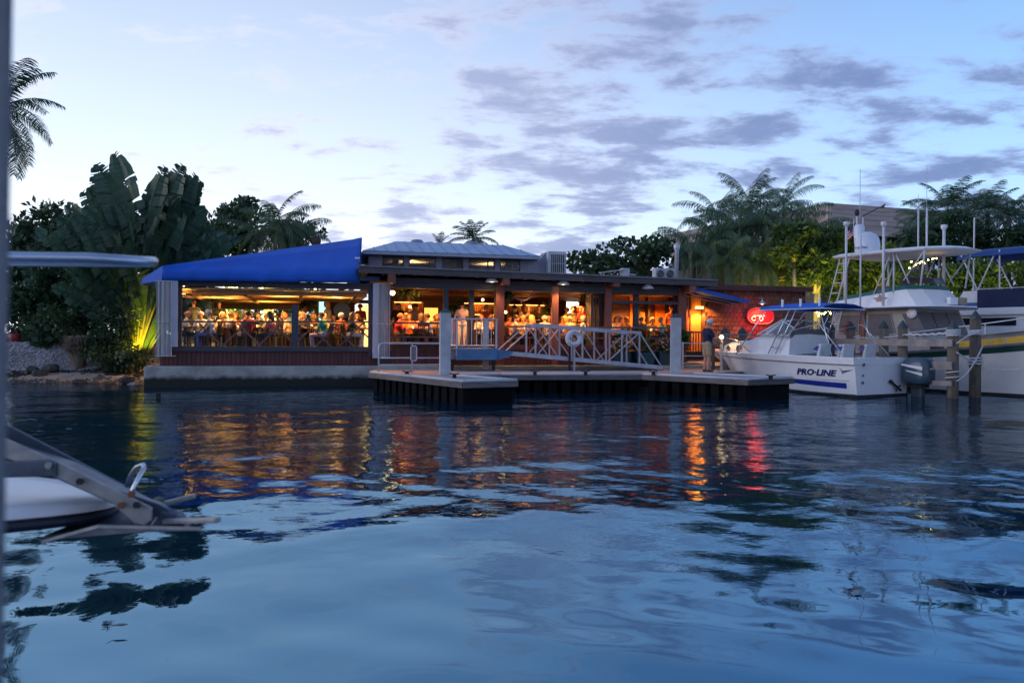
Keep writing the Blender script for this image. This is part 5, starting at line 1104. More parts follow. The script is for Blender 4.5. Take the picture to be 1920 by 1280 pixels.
mb = MB(); mb.prism([gp(934, 655, tp - 0.04), gp(962, 659, tp - 0.04), gp(955, 669, tp - 0.04), gp(934, 674, tp - 0.04)], (0, 0.03, 0)); part('hinge_plate', mb, bluep, gw)
for t_ in (tp + 0.1, tp + 1.05): mb = MB(); q = gp(1243, 690, t_); mb.lathe([(0.001, -0.04), (0.07, -0.04), (0.07, 0.04), (0.001, 0.04)], (q[0], t_, DZ + 0.075), 10, 'y'); part('roller', mb, dark, gw)
# life ring on its stand
tl = tp - 0.28
ls = thing('life_ring_stand', 'slim dark post carrying the life ring beside the gangway', 'post', BLD, bp(1074, 700, tl))
for px in (1068.5, 1077): mb = MB(); x = S(px, tl + 0.15); mb.box(x - 0.03, x + 0.03, tl + 0.13, tl + 0.18, DZ, Zb(px, 634, tl)); part('upright', mb, alum if px > 1070 else dark, ls)
q = bp(1075.5, 634.5, tl); rr_ = 0.205
lr = thing('life_ring', 'white round life ring hung on the gangway', 'life ring', BLD, q)
mb = MB(); mb.tube([(q[0] + rr_ * math.cos(k_), tl, q[2] + rr_ * math.sin(k_)) for k_ in np.linspace(0, 2 * math.pi, 33)[:-1]], 0.082, 12, closed=True); part('float', mb, mat('life_ring_white', (0.62, 0.65, 0.75), 0.5, 0.06), lr, smooth=True)
inkm = mat('navy_print', (0.015, 0.02, 0.07), 0.5, 0.0)
for ch, an in (('D', 90), ('O', 72), ('C', 54), ('K', 36)):
    o = ztext(ch, 0.085, inkm, lr, (q[0] + 0.205 * math.cos(R(an)), tl - 0.083, q[2] + 0.205 * math.sin(R(an))), 'letter', rot=R(90 - an), ext=0.002)
for an in range(215, 305, 9):
    mb = MB(); mb.cbox((q[0] + 0.225 * math.cos(R(an)), tl - 0.083, q[2] + 0.225 * math.sin(R(an))), 0.022, 0.004, 0.022); part('print_mark', mb, inkm, lr)
# planters
def leafcloud(n, cen, rad, ln, seed, flat=0.5, shell=0.35):
    r_ = np.random.RandomState(seed); d = r_.normal(size=(n, 3)); d /= np.linalg.norm(d, axis=1)[:, None]; rr = (shell + (1 - shell) * r_.rand(n, 1)) ; c = np.array(cen) + d * rr * np.array(rad)
    return leaves(c, d * 0.6 + r_.normal(size=(n, 3)) * 0.7 + np.array([0, 0, -0.1]), ln * (0.6 + 0.8 * r_.rand(n)), flat, r_)
def leaves(c, dirs, ln, wid, r_):
    d = dirs / (np.linalg.norm(dirs, axis=1)[:, None] + 1e-9); u = r_.normal(size=d.shape); s = np.cross(d, u); s /= (np.linalg.norm(s, axis=1)[:, None] + 1e-9); nn = np.cross(s, d)
    L_ = ln[:, None]; v0 = c; v1 = c + d * L_ * 0.5 + s * L_ * wid * 0.5 + nn * L_ * 0.08; v2 = c + d * L_; v3 = c + d * L_ * 0.5 - s * L_ * wid * 0.5 + nn * L_ * 0.08
    V = np.stack([v0, v1, v2, v3], 1).reshape(-1, 3); F = np.arange(len(c) * 4).reshape(-1, 4); return V, F
green1 = mleaf('planter_green', (0.03, 0.075, 0.02), (0.07, 0.14, 0.035)); flowerm = mleaf('pale_pink_flowers', (0.50, 0.30, 0.26), (0.62, 0.50, 0.42), trans=0.2)
teal = mat('teal_planter_glaze', (0.012, 0.055, 0.075), 0.5, 0.2, 4.0)
for i, (px, wpx, fl, lab) in enumerate(((1160, 34, 1, 'teal planter box of pale pink flowers left of the green shrub'), (1203, 40, 0, 'teal planter box with a dense green shrub'), (1240, 26, 1, 'teal planter box with reddish leaves next to the right pile'))):
    x = S(px, 0.0) ; hw = wpx * 0.0185 / 2; tt = -0.22; t = thing('planter', lab, 'planter', BLD, (x, tt, 0.66))
    mb = MB(); mb.loft([[(x - hw * .85, tt - 0.15, 0.665), (x + hw * .85, tt - 0.15, 0.665), (x + hw * .85, tt + 0.15, 0.665), (x - hw * .85, tt + 0.15, 0.665)], [(x - hw, tt - 0.18, 1.12), (x + hw, tt - 0.18, 1.12), (x + hw, tt + 0.18, 1.12), (x - hw, tt + 0.18, 1.12)]]); part('box', mb, teal, t, bevel=0.01)
    V, F = leafcloud(260, (0, 0, 1.33 - 0.66), (hw * 1.05, 0.25, 0.28), 0.13, 40 + i); o = bpy.data.objects.new('foliage', np_mesh('foliage', V, F, [green1])); C.objects.link(o); o.parent = t; o['kind'] = 'stuff'
    if fl: V, F = leafcloud(130, (0, -0.05, 1.38 - 0.66), (hw * 1.1, 0.27, 0.27), 0.07, 60 + i, 1.0, 0.8); o = bpy.data.objects.new('flowers', np_mesh('flowers', V, F, [flowerm])); C.objects.link(o); o.parent = t; o['kind'] = 'stuff'
# right-hand pipe rails behind the pile
pr = thing('pipe_fence', 'pale horizontal pipe rails between the right pile and the man', 'railing', BLD, bp(1300, 697, -0.6))
for py in (643, 667, 681): mb = MB(); mb.tube([bp(1279, py, -0.6), bp(1332, py + 0.5, -0.6)], 0.02, 6); part('rail', mb, pipe, pr)
for px in (1280, 1331): mb = MB(); x, z = BLD.hy(px, 641, -0.6); mb.box(x - 0.03, x + 0.03, -0.63, -0.57, DZ - 0.2, z); part('post', mb, pipe, pr)
# ------------------------------------------------------------------ the man on the dock
mc = standing('none')
mc = [((-0.075, 0, 0.93), (0.075, 0, 0.93), 0.128, 0.128, TR), ((0, 0.05, 1.0), (0, 0.04, 1.18), 0.165, 0.165, SH), ((-0.07, 0.03, 1.27), (0.07, 0.03, 1.27), 0.14, 0.14, SH), ((-0.14, 0.03, 1.40), (0.14, 0.03, 1.40), 0.078, 0.078, SH), ((0, 0.04, 1.43), (0, 0.085, 1.52), 0.058, 0.055, SK)] + head_caps((0, 0.115, 1.615))
mc += sym([((0.095, 0, 0.90), (0.11, 0.02, 0.60), 0.112, 0.098, TR), ((0.105, 0.02, 0.52), (0.105, 0.03, 0.47), 0.062, 0.058, SK), ((0.105, 0.03, 0.47), (0.11, 0.0, 0.30), 0.060, 0.058, SK), ((0.11, 0.0, 0.30), (0.11, -0.01, 0.09), 0.056, 0.038, SK), ((0.11, -0.04, 0.045), (0.13, 0.06, 0.045), 0.046, 0.046, SHOE), ((0.13, 0.06, 0.04), (0.14, 0.15, 0.032), 0.046, 0.036, SHOE)])
def marm(sx, el, hd):
    sh_ = (sx * 0.19, 0.03, 1.385); md = tuple(Vector(sh_).lerp(Vector(el), 0.72)); return [(sh_, md, 0.066, 0.062, SH), (md, el, 0.046, 0.043, SK), (el, hd, 0.043, 0.028, SK)] + hand_caps(hd, Vector(hd) - Vector(el), side=sx, curl=0.55)
mc += marm(-1, (-0.25, 0.12, 1.12), (-0.16, 0.37, 1.0)) + marm(1, (0.25, 0.14, 1.12), (0.16, 0.39, 1.02))
man_me = grow('person', mc, 0.0125, [skins['r'], SHIRT['navy'], SHIRT['tan'], mat('sandal_brown', (0.10, 0.07, 0.05), 0.7)], 3)
q = onz(1324.5, 697, DZ)
man = person(WORLD, (q.x, q.y, DZ), -72, None, 'navy', 'short', 'grey', 'r', 'man in white cap, navy polo and khaki shorts on the dock by the bow', None, 'cap', 'tan', me=man_me, headp=(0.115, 1.615))
man.scale = (0.97, 0.97, 0.97)
for ch in man.children:
    if ch.name.startswith('cap'): ch.rotation_euler = (R(-6), 0, 0)
# dock lamp and dark capped posts by the bow
woodp = mat('brown_piling_wood', (0.12, 0.095, 0.075), 0.85, 0.4, 3.0, 0.5, stretch=(4, 4, 0.7))
dl = thing('dock_lamp', 'small glowing bollard lamp on the dock by the bow', 'lamp', WORLD, tuple(at(1353, 690, 27.3))); q = at(1353, 632, 27.3)
mb = MB(); mb.ball(q, 0.07, 10, 6); part('globe', mb, memit('bollard_globe', (1.0, 0.74, 0.40), 6.0), dl, smooth=True); mb = MB(); mb.lathe([(0.05, DZ - 0.004), (0.05, q.z - 0.05), (0.08, q.z - 0.045), (0.001, q.z - 0.04)], (q.x, q.y, 0), 10); part('post', mb, mat('lamp_post_grey', (0.35, 0.34, 0.36), 0.5), dl)
unseen_spot((q.x, q.y - 0.14, q.z + 0.1), 8, WARM, 0.06)
def piling(x, y, ztop, r_, label, group=None, cap=True):
    t = thing('piling', label, 'piling', WORLD, (x, y, -1.6), group=group); mb = MB(); mb.lathe([(r_, -1.6), (r_ * 1.02, 0.5), (r_ * 0.97, ztop)], (x, y, 0), 12); part('shaft', mb, woodp, t, smooth=True)
    if cap: mb = MB(); mb.lathe([(r_ * 1.12, ztop - 0.03), (r_ * 1.1, ztop + 0.03), (0.001, ztop + 0.03 + r_ * 1.35)], (x, y, 0), 6); part('cap', mb, capm, t)
    return t
for px, lab in ((1360, 'dark capped piling lit from the left near the bollard lamp'), (1392, 'dark capped piling below the red oval sign')):
    q = at(px, 624, 28.0); piling(q.x, q.y, q.z, 0.15, lab)
rl = thing('dock_fence', 'weathered plank fence with rope between capped pilings under the red sign', 'fence', WORLD, tuple(at(1372, 690, 28.0)))
for py, h in ((627, 0.05), (640, 0.26)): mb = MB(); mb.bar(at(1336, py, 27.9), at(1412, py, 27.8), 0.05, h); part('rail', mb, fasciam, rl)
mb = MB(); p_ = at(1338, 640, 27.95); mb.box(p_.x - 0.05, p_.x + 0.05, p_.y, p_.y + 0.1, 0.4, p_.z + 0.3); part('post', mb, woodp, rl)

# ------------------------------------------------------------------ centre: white and blue fishing boat
PL = Frame((10.72, 23.15), 120.0); LB, HB = 7.05, 1.25
gel = mat('white_gelcoat', (0.78, 0.77, 0.80), 0.28, 0.05, 1.5); gel2 = mat('white_gelcoat_deck', (0.80, 0.79, 0.81), 0.4, 0.05); bluest = mat('blue_hull_stripe', (0.012, 0.03, 0.27), 0.3, 0.1, 3.0); chrome = mat('stainless_tube', (0.60, 0.62, 0.68), 0.22, 0.05, metal=0.85); blackr = mat('black_rubber', (0.012, 0.012, 0.014), 0.6, 0.1)
def hullpt(u, f, side=1, off=0.0):
    ys = HB * max(0.0, 1 - u ** 3.0) ** 0.75; zs = 1.10 + 0.10 * u; yc = 1.12 * max(0.0, 1 - u ** 2.0) ** 0.95; zc = 0.02 + 0.62 * u ** 3
    y = yc + (ys - yc) * (f ** 1.25); z = zc + (zs - zc) * f; x = LB * u - 1.05 * (1 - f) * u ** 4
    return Vector((x, side * (y + off), z))
def keelpt(u): zk = -0.38 + (0.62 + 0.34) * u ** 5; return Vector((LB * u - 1.12 * u ** 4, 0, min(zk, 0.62)))
boat = thing('fishing_boat', 'white open fishing boat with blue stripe, blue top and grey outboard beside the dock', 'boat', PL, (2.5, 0, 0))
US = [0, .06, .14, .24, .34, .44, .54, .64, .72, .80, .86, .91, .95, .98, 1.0]; FS = [0, .12, .3, .5, .7, .85, 1.0]
mb = MB(); rows = []
for u in US: rows.append([hullpt(u, f, 1) for f in reversed(FS)] + [keelpt(u)] + [hullpt(u, f, -1) for f in FS])
mb.loft(rows, closed_ring=False); n_ = len(rows[0]); mb.f.append(tuple(range(n_))); mb.m.append(0)
hull = part('hull', mb, gel, boat, smooth=True)
try:
    sm = hull.modifiers.new('es', 'EDGE_SPLIT'); sm.split_angle = R(40)
except Exception: pass
def strip(name, u0, u1, fa0, fb0, fa1, fb1, m, n=18, off=0.006, sides=(1, -1), pw=1.0):
    mb = MB()
    for sd in sides:
        r_ = []
        for k in range(n + 1):
            g = k / n; u = u0 + (u1 - u0) * g; a_, b_ = fa0 + (fa1 - fa0) * g ** pw, fb0 + (fb1 - fb0) * g ** pw; r_.append([hullpt(u, a_ + (b_ - a_) * q, sd, off) for q in (0, 0.33, 0.66, 1)])
        mb.loft(r_, closed_ring=False)
    o = part(name, mb, m, boat, smooth=True); return o
strip('gunwale_band', 0, 0.995, 0.84, 1.0, 0.84, 1.0, gel2, 24, 0.03)
strip('rub_rail', 0, 0.99, 0.815, 0.838, 0.815, 0.838, mat('rub_rail_grey', (0.10, 0.11, 0.17), 0.5), 24, 0.035)
strip('blue_stripe', 0.045, 0.40, 0.20, 0.345, 0.24, 0.36, bluest); strip('blue_flash', 0.36, 0.62, 0.06, 0.06, 0.04, 0.22, bluest, pw=0.5); strip('pin_stripe', 0.03, 0.25, 0.40, 0.415, 0.375, 0.38, mat('grey_pin_stripe', (0.25, 0.2, 0.25), 0.4)); strip('boot_stripe', 0, 0.93, 0.0, 0.06, 0.0, 0.02, blackr, 20, 0.008)
mb = MB(); mb.add([hullpt(0, .84, 1, 0.03) - Vector((0.012, 0, 0)), hullpt(0, 1, 1, 0.03) - Vector((0.012, 0, 0)), hullpt(0, 1, -1, 0.03) - Vector((0.012, 0, 0)), hullpt(0, .84, -1, 0.03) - Vector((0.012, 0, 0))], [(0, 1, 2, 3)]); part('transom_cap', mb, gel2, boat)
mb = MB(); mb.box(-0.03, -0.01, -1.15, 1.15, -0.05, 0.07); part('transom_boot', mb, blackr, boat)
# deck, cockpit
mb = MB(); gun = []
for sd in (1, -1):
    r_ = []
    for u in US:
        o_ = hullpt(u, 1, sd, 0.03); inn = Vector((min(o_.x, LB - 0.25), sd * max(0.0, abs(o_.y) - 0.22), o_.z + 0.02)); r_.append([o_ + Vector((0, 0, 0.0)), o_ + Vector((0, -sd * 0.03, 0.025)), inn])
    mb.loft(r_, closed_ring=False)
part('gunwale', mb, gel2, boat, smooth=False)
mb = MB(); mb.box(0.15, 2.9, -1.0, 1.0, 0.42, 0.46); part('cockpit_floor', mb, gel2, boat)
mb = MB(); mb.box(0.02, 2.9, 0.98, 1.02, 0.461, 1.11); mb.box(0.02, 2.9, -1.02, -0.98, 0.461, 1.11); mb.box(0.02, 0.14, -0.979, 0.979, 0.461, 1.12); part('bulwark', mb, gel2, boat)
fd = [];
mb = MB()
for sd in (1, -1):
    r_ = []
    for u in [x for x in US if x >= .34]:
        o_ = hullpt(u, 1, sd, 0.0); r_.append([Vector((o_.x, sd * max(0, abs(o_.y) - 0.15), o_.z + 0.015)), Vector((o_.x, 0, o_.z + 0.07))])
    mb.loft(r_, closed_ring=False)
part('foredeck', mb, gel2, boat, smooth=True)
# cabin trunk
def sect(x, w_, z0, z1, k=0.75): return [(x, -w_, z0), (x, -w_ * 0.93, z0 + (z1 - z0) * k), (x, -w_ * 0.7, z1 - 0.03), (x, 0, z1), (x, w_ * 0.7, z1 - 0.03), (x, w_ * 0.93, z0 + (z1 - z0) * k), (x, w_, z0)]
mb = MB(); mb.loft([sect(2.55, 0.98, 1.05, 1.80), sect(3.2, 0.98, 1.05, 1.82), sect(3.9, 0.95, 1.06, 1.78), sect(4.5, 0.88, 1.08, 1.62), sect(5.3, 0.72, 1.1, 1.56), sect(5.9, 0.5, 1.12, 1.45), sect(6.25, 0.28, 1.13, 1.24)]); cab = part('cabin', mb, gel2, boat, smooth=True)
cab.modifiers.new('es', 'EDGE_SPLIT').split_angle = R(35)
for x, r_ in ((4.75, 0.12), (5.35, 0.085)):
    w_ = 0.845 - (x - 4.5) * 0.2; mb = MB(); mb.lathe([(r_, 0), (r_ + 0.03, 0), (r_ + 0.03, 0.03), (r_, 0.04)], (x, w_ - 0.0, 1.30), 18, 'y', cap=False); ph_ = part('porthole', mb, chrome, boat, smooth=True); mb = MB(); mb.lathe([(0.001, 0), (r_, 0), (r_, 0.02), (0.001, 0.02)], (x, w_, 1.30), 18, 'y'); part('pane', mb, mat('porthole_amber', (0.14, 0.09, 0.05), 0.15, 0.3, 8.0), ph_)
# windshield
gl2 = glassy('windshield_glass', (0.16, 0.24, 0.32), 0.55, 0.05)
wb = [(2.6, 0.95, 1.75), (3.5, 0.93, 1.78), (4.15, 0.62, 1.78), (4.3, 0, 1.80)]; wt = [(2.5, 0.78, 1.98), (2.95, 0.76, 2.20), (3.2, 0.5, 2.26), (3.3, 0, 2.28)]
for sd in (1, -1):
    for i in range(3):
        q = [Vector((p[0], p[1] * sd, p[2])) for p in (wb[i], wb[i + 1], wt[i + 1], wt[i])]; mb = MB(); mb.add(q, [(0, 1, 2, 3)]); wn = part('windshield', mb, gl2, boat)
        mb = MB(); mb.tube(q, 0.022, 6, closed=True); part('frame', mb, gel2, wn, smooth=True)
mb = MB(); mb.prism([(2.56, y, z) for y, z in ((-0.95, 1.04), (0.95, 1.04), (0.80, 1.95), (-0.80, 1.95))], (0.04, 0, 0)); part('helm_bulkhead', mb, mat('dark_grey_panel', (0.10, 0.11, 0.13), 0.5), boat)  # even dark grey bulkhead across the helm
# seats
seatm = mat('seat_white_vinyl', (0.58, 0.60, 0.62), 0.5, 0.1)
for (x, y, lab) in ((1.95, 0.42, None), (1.1, 0.45, None), (1.95, -0.5, None), (1.05, -0.5, None)):
    mb = MB(); mb.box(x - 0.24, x + 0.24, y - 0.26, y + 0.26, 0.461, 0.95); mb.box(x - 0.25, x + 0.25, y - 0.27, y + 0.27, 0.951, 1.03); s_ = part('seat', mb, seatm, boat, bevel=0.03)
    mb = MB(); mb.prism([(x - 0.28, y - 0.25, 1.0), (x - 0.16, y - 0.25, 1.0), (x - 0.26, y - 0.25, 1.5), (x - 0.36, y - 0.25, 1.5)], (0, 0.5, 0)); part('backrest', mb, seatm, s_, bevel=0.03)
    mb = MB(); mb.prism([(x - 0.24, y + 0.252, 1.3), (x - 0.06, y + 0.252, 1.33), (x - 0.20, y + 0.252, 1.42), (x - 0.30, y + 0.252, 1.44)], (0, 0.012, 0)); part('blue_flash', mb, bluest, s_)
# top
TZ = 2.66
mb = MB(); rr = []
for k in range(9):
    x = 1.3 + 2.5 * k / 8; cr2 = 0.05 * math.sin(math.pi * min(1, k / 8 + 0.04)); rr.append([(x, -0.92, TZ - 0.11), (x, -0.9, TZ - 0.02), (x, -0.5, TZ + 0.05 + cr2), (x, 0, TZ + 0.07 + cr2), (x, 0.5, TZ + 0.05 + cr2), (x, 0.9, TZ - 0.02), (x, 0.92, TZ - 0.11)])
mb.loft(rr, closed_ring=False); part('canvas_top', mb, canvas, boat).modifiers.new('s', 'SOLIDIFY').thickness = 0.02
mb = MB(); fr_ = [(1.28, -0.94, TZ - 0.1), (3.82, -0.94, TZ - 0.1), (3.82, 0.94, TZ - 0.1), (1.28, 0.94, TZ - 0.1)]; mb.tube(fr_, 0.022, 6, closed=True); part('top_frame', mb, chrome, boat)
for sd in (1, -1):
    def tb(name, *pts, r_=0.02): mb = MB(); mb.tube([(p[0], p[1] * sd, p[2]) for p in pts], r_, 6); part(name, mb, chrome, boat, smooth=True)
    tb('top_leg', (3.5, 0.92, TZ - 0.1), (4.75, 0.98, 1.12)); tb('top_leg', (2.55, 0.93, TZ - 0.1), (3.3, 1.08, 1.12)); tb('top_leg', (2.3, 0.93, TZ - 0.1), (3.0, 1.08, 1.12)); tb('top_leg', (1.45, 0.92, TZ - 0.1), (0.9, 1.05, 1.13))
    for f in (0.25, 0.55, 0.82): tb('rung', tuple(Vector((2.55, 0.93, TZ - 0.1)).lerp(Vector((3.3, 1.08, 1.12)), f)), tuple(Vector((2.3, 0.93, TZ - 0.1)).lerp(Vector((3.0, 1.08, 1.12)), f)))
    tb('top_brace', (3.2, 1.0, 1.75), (1.4, 1.0, 2.1), (0.5, 1.05, 1.15), r_=0.014)
    rail_ = []; 
    for u in (0.60, 0.68, 0.76, 0.84, 0.90, 0.95): o_ = hullpt(u, 1, 1, -0.08); rail_.append((o_.x, max(o_.y, 0.05), 1.16 + 0.50 * min(1, (u - 0.58) / 0.12)))
    tb('bow_rail', (hullpt(.56, 1).x, hullpt(.56, 1, 1, -.08).y, 1.12), *rail_, r_=0.016)
    for i in (1, 3, 5): q = rail_[i]; tb('stanchion', (q[0] - 0.16, max(0.03, q[1]), 1.12), q, r_=0.014)
mb = MB(); mb.tube([(rail_[-1][0], 0.05 + 0.2, rail_[-1][2]), (rail_[-1][0] + 0.12, 0, rail_[-1][2]), (rail_[-1][0], -0.25, rail_[-1][2])], 0.016, 6); part('bow_rail', mb, chrome, boat)
for x in (1.5, 2.2, 2.9): mb = MB(); mb.lathe([(0.035, 0), (0.04, 0.28), (0.001, 0.28)], (x, 0.86, TZ - 0.06), 8); part('rod_holder', mb, gel2, boat)
for y in (-0.3, 0.15): mb = MB(); mb.tube([(5.95, y, 1.30), (6.05, y, 1.42), (6.05, y + 0.12, 1.44), (5.95, y + 0.14, 1.30)], 0.02, 6); part('deck_fitting', mb, gel2, boat)
# lettering on the port side
def hull_text(txt, px_, zc, size, m, sx=1.0, shear=0.3):
    o = ztext(txt, size, m, boat, (2.5, 0, 0), 'lettering', ext=0.002, shear=shear, bold=0.010); o.rotation_euler = (0, 0, 0); o['label'] = 'dark blue hull lettering'
    for v in o.data.vertices:
        x, z, d = px_ - v.co.x * sx, zc + v.co.y, v.co.z; u = x / LB; zs = 1.10 + 0.10 * u; z0_ = 0.02 + 0.62 * u ** 3; q = hullpt(u, (z - z0_) / (zs - z0_), 1, 0.009 + d); v.co = (x - 2.5, q.y, z)
    o.data.update(); return o
hull_text('PRO·LINE', 1.40, 0.65, 0.25, mat('hull_letter_blue', (0.010, 0.012, 0.10), 0.35), 1.35)
q = hullpt(0.36 / LB, 0.66, 1, 0.02); mb = MB()
mb.prism([(q.x + 0.10, q.y, q.z - 0.02), (q.x - 0.02, q.y, q.z - 0.03), (q.x - 0.30, q.y, q.z + 0.05), (q.x - 0.02, q.y, q.z + 0.02)], (0, -0.012, 0)); mb.prism([(q.x + 0.16, q.y + .013, q.z + 0.10), (q.x + 0.02, q.y + .013, q.z - 0.02), (q.x + 0.05, q.y + .013, q.z - 0.08), (q.x + 0.06, q.y + .013, q.z - 0.01)], (0, -0.012, 0)); part('fish_emblem', mb, MATS['hull_letter_blue'], boat)
# transom fittings
for (y, z, s_) in ((0.85, 0.93, 0.05), (0.88, 0.62, 0.03), (0.9, 0.42, 0.045), (0.88, 0.4, 0.02)): mb = MB(); mb.lathe([(0.001, -0.02), (s_, -0.02), (s_, 0), (0.001, 0)], (-0.015, y, z), 10, 'x'); part('transom_fitting', mb, mat('fitting_grey', (0.12, 0.13, 0.2), 0.4), boat)
mb = MB(); mb.tube([(-0.05, -0.35, 0.42), (-0.10, -0.62, 0.22), (-0.10, -0.72, 0.16)], 0.035, 6); mb.tube([(-0.08, -0.72, 0.30), (-0.10, -0.55, 0.26), (-0.10, -0.50, 0.12)], 0.025, 6); mb.ball((-0.06, -0.32, 0.43), 0.06, 8, 5); part('swim_ladder', mb, blackr, boat)
# outboard
ob = bpy.data.objects.new('outboard', fixn(mesh_of(MB().box(-0.62, -0.28, -1.12, -0.88, -0.6, 0.42), 'outboard', mat('outboard_leg', (0.05, 0.065, 0.08), 0.35, 0.1), ORG[boat.name]))); C.objects.link(ob); ob.parent = boat; ORG[ob.name] = ORG[boat.name]; ob.modifiers.new('b', 'BEVEL').width = 0.05
def osec(z, k, dx=0): return [(-0.47 + dx + 0.40 * k * math.copysign(abs(math.cos(a)) ** 0.6, math.cos(a)), -1.0 + 0.30 * k * math.copysign(abs(math.sin(a)) ** 0.6, math.sin(a)), z) for a in np.linspace(0, 2 * math.pi, 21)[:-1]]
mb = MB(); mb.loft([osec(0.36, .80), osec(0.42, 1.0), osec(0.60, 1.06), osec(0.90, 1.02), osec(1.04, 0.94), osec(1.12, 0.74, -0.03), osec(1.14, 0.4, -0.04)]); part('cowling', mb, mat('outboard_cowl_grey', (0.050, 0.082, 0.115), 0.25, 0.06), ob, smooth=True)
mb = MB(); mb.prism([(-0.80, -0.665, 0.78), (-0.15, -0.665, 0.90), (-0.15, -0.665, 0.95), (-0.80, -0.665, 0.88)], (0, 0.012, 0)); mb.prism([(-0.80, -0.665, 0.62), (-0.30, -0.665, 0.74), (-0.30, -0.665, 0.77), (-0.80, -0.665, 0.69)], (0, 0.012, 0)); part('cowl_stripe', mb, gel2, ob)
mb = MB(); mb.prism([(-0.918, -0.85, 0.83), (-0.918, -1.08, 0.83), (-0.918, -1.10, 0.80), (-0.918, -0.87, 0.80)], (0.02, 0, 0)); part('cowl_badge', mb, gel2, ob)
mb = MB(); mb.lathe([(0.29, 0.26), (0.31, 0.34), (0.25, 0.36)], (-0.45, -1.0, 0.0), 16); part('cowl_skirt', mb, blackr, ob)

# ------------------------------------------------------------------ green and white trawler yacht
tr = thing('trawler_yacht', 'white trawler yacht with green stripe, flybridge hardtop and satellite dome behind the pilings', 'boat', TRW, (0, 1.8, 0))
def zsheer(x): return 1.36 + 0.085 * x + 0.006 * x * x if x > -4.5 else 1.05
def hbt(x):
    u = max(0.0, (x + 1.0) / 8.2); return 1.85 * max(0.0, 1 - u ** 2.6) ** 0.7 if x > -1.0 else 1.85 - 0.02 * (x + 1) ** 2
def tpt(x, f, side, off=0.0):           # side -1 = near side
    h = hbt(x); hw = h * (0.86 if x < 0 else 0.86 - 0.05 * min(6, x)); z0 = -0.3; y = hw + (h - hw) * f ** 1.3; xx = x - 0.10 * (1 - f) * max(0, x) ; return Vector((xx, 1.85 + side * (y + off), z0 + (zsheer(x) - z0) * f))
XS = [-7, -6, -5, -4, -3, -2, -1, 0, 1, 2, 3, 4, 5, 5.8, 6.5, 7.0, 7.19]; FT = [0, .2, .4, .6, .8, .9, 1]
mb = MB(); rows = []
for x in XS: rows.append([tpt(x, f, -1) for f in reversed(FT)] + [Vector((tpt(x, 0, 1).x, 1.85, -0.6))] + [tpt(x, f, 1) for f in FT])
mb.loft(rows, closed_ring=False); mb.f.append(tuple(range(len(rows[0])))); mb.m.append(0); part('hull', mb, mat('trawler_hull_white', (0.68, 0.66, 0.66), 0.35, 0.08, 1.2), tr, smooth=True)
def tstrip(name, z_lo, z_hi, m, off=0.01, x0=-7.0, x1=7.0, sides=(-1, 1), abs_=False):
    mb = MB()
    for sd in sides:
        r_ = []
        for k in range(29):
            x = x0 + (x1 - x0) * k / 28; zs = zsheer(x); row = []
            for q in (0, 0.5, 1):
                z = (z_lo + (z_hi - z_lo) * q) if abs_ else zs + z_lo + (z_hi - z_lo) * q
                f = (z + 0.3) / (zs + 0.3); row.append(tpt(x, min(1, f), sd, off) if f <= 1 else tpt(x, 1, sd, off) + Vector((0, 0, z - zs)))
            r_.append(row)
        mb.loft(r_, closed_ring=False)
    return part(name, mb, m, tr, smooth=True)
greenm = mat('dark_green_stripe', (0.008, 0.045, 0.035), 0.35, 0.1); rubw = mat('varnished_rub_rail', (0.16, 0.13, 0.14), 0.5, 0.2); tan_ = mat('cream_cabin_paint', (0.42, 0.38, 0.33), 0.5, 0.1); taupe = mat('taupe_window_cover', (0.15, 0.13, 0.135), 0.75, 0.1, 6.0); tealc = mat('teal_canvas_trim', (0.02, 0.12, 0.12), 0.7, 0.1)
tstrip('green_stripe', -0.21, -0.04, greenm, 0.008); tstrip('rub_rail', -0.035, 0.03, rubw, 0.03); tstrip('chine_line', 0.32, 0.36, greenm, 0.008, 0.0, 7.0); tstrip('boot_stripe', 0.0, 0.10, blackr, 0.006, -7, 6.8, abs_=True)
for k in range(12):
    x0, x1 = 0.15 + k * 0.5, 0.15 + k * 0.5 + 0.46; mb = MB(); r_ = [[tpt(x, 1, -1, -0.03) + Vector((0, 0, z)) for z in (0.035, 0.22)] for x in np.linspace(x0, x1, 4)]; mb.loft(r_, closed_ring=False); part('yellow_panel', mb, mat('yellow_bulwark_cover', (0.62, 0.36, 0.03), 0.6, 0.2, 5.0), tr, label='yellow bulwark panel').modifiers.new('s', 'SOLIDIFY').thickness = 0.02
tstrip('cap_rail', 0.225, 0.34, rubw, -0.02, -0.1, 7.0)
mb = MB(); rows = []
for x in XS: rows.append([tpt(x, 1, -1, -0.04) + Vector((0, 0, -0.05)), tpt(x, 1, 1, -0.04) + Vector((0, 0, -0.05))])
mb.loft(rows, closed_ring=False); part('deck', mb, gel2, tr)
# deck house
zd, zr2 = 1.1, 2.66; yA, yB = 0.5, 3.2
mb = MB(); mb.prism([(-4.6, yA, zd), (-0.95, yA, zd), (-1.65, yA + 0.05, zr2), (-4.6, yA + 0.05, zr2)], (0, yB - yA, 0)); part('deck_house', mb, tan_, tr)
for (xa_, xb_, xt0, xt1, za_, zb_) in ((-4.35, -3.55, -4.35, -3.55, 1.85, 2.5), (-3.2, -2.15, -3.2, -2.35, 1.75, 2.52)):
    mb = MB(); mb.prism([(xa_, yA - 0.012, za_), (xb_, yA - 0.012, za_), (xt1, yA + 0.02, zb_), (xt0, yA + 0.02, zb_)], (0, 0.04, 0)); wn = part('side_window', mb, taupe, tr)
    mb = MB(); mb.tube([(xa_, yA - 0.015, za_), (xb_, yA - 0.015, za_), (xt1, yA + 0.018, zb_), (xt0, yA + 0.018, zb_)], 0.025, 4, closed=True); part('frame', mb, mat('cream_frame', (0.55, 0.50, 0.42), 0.5), wn)
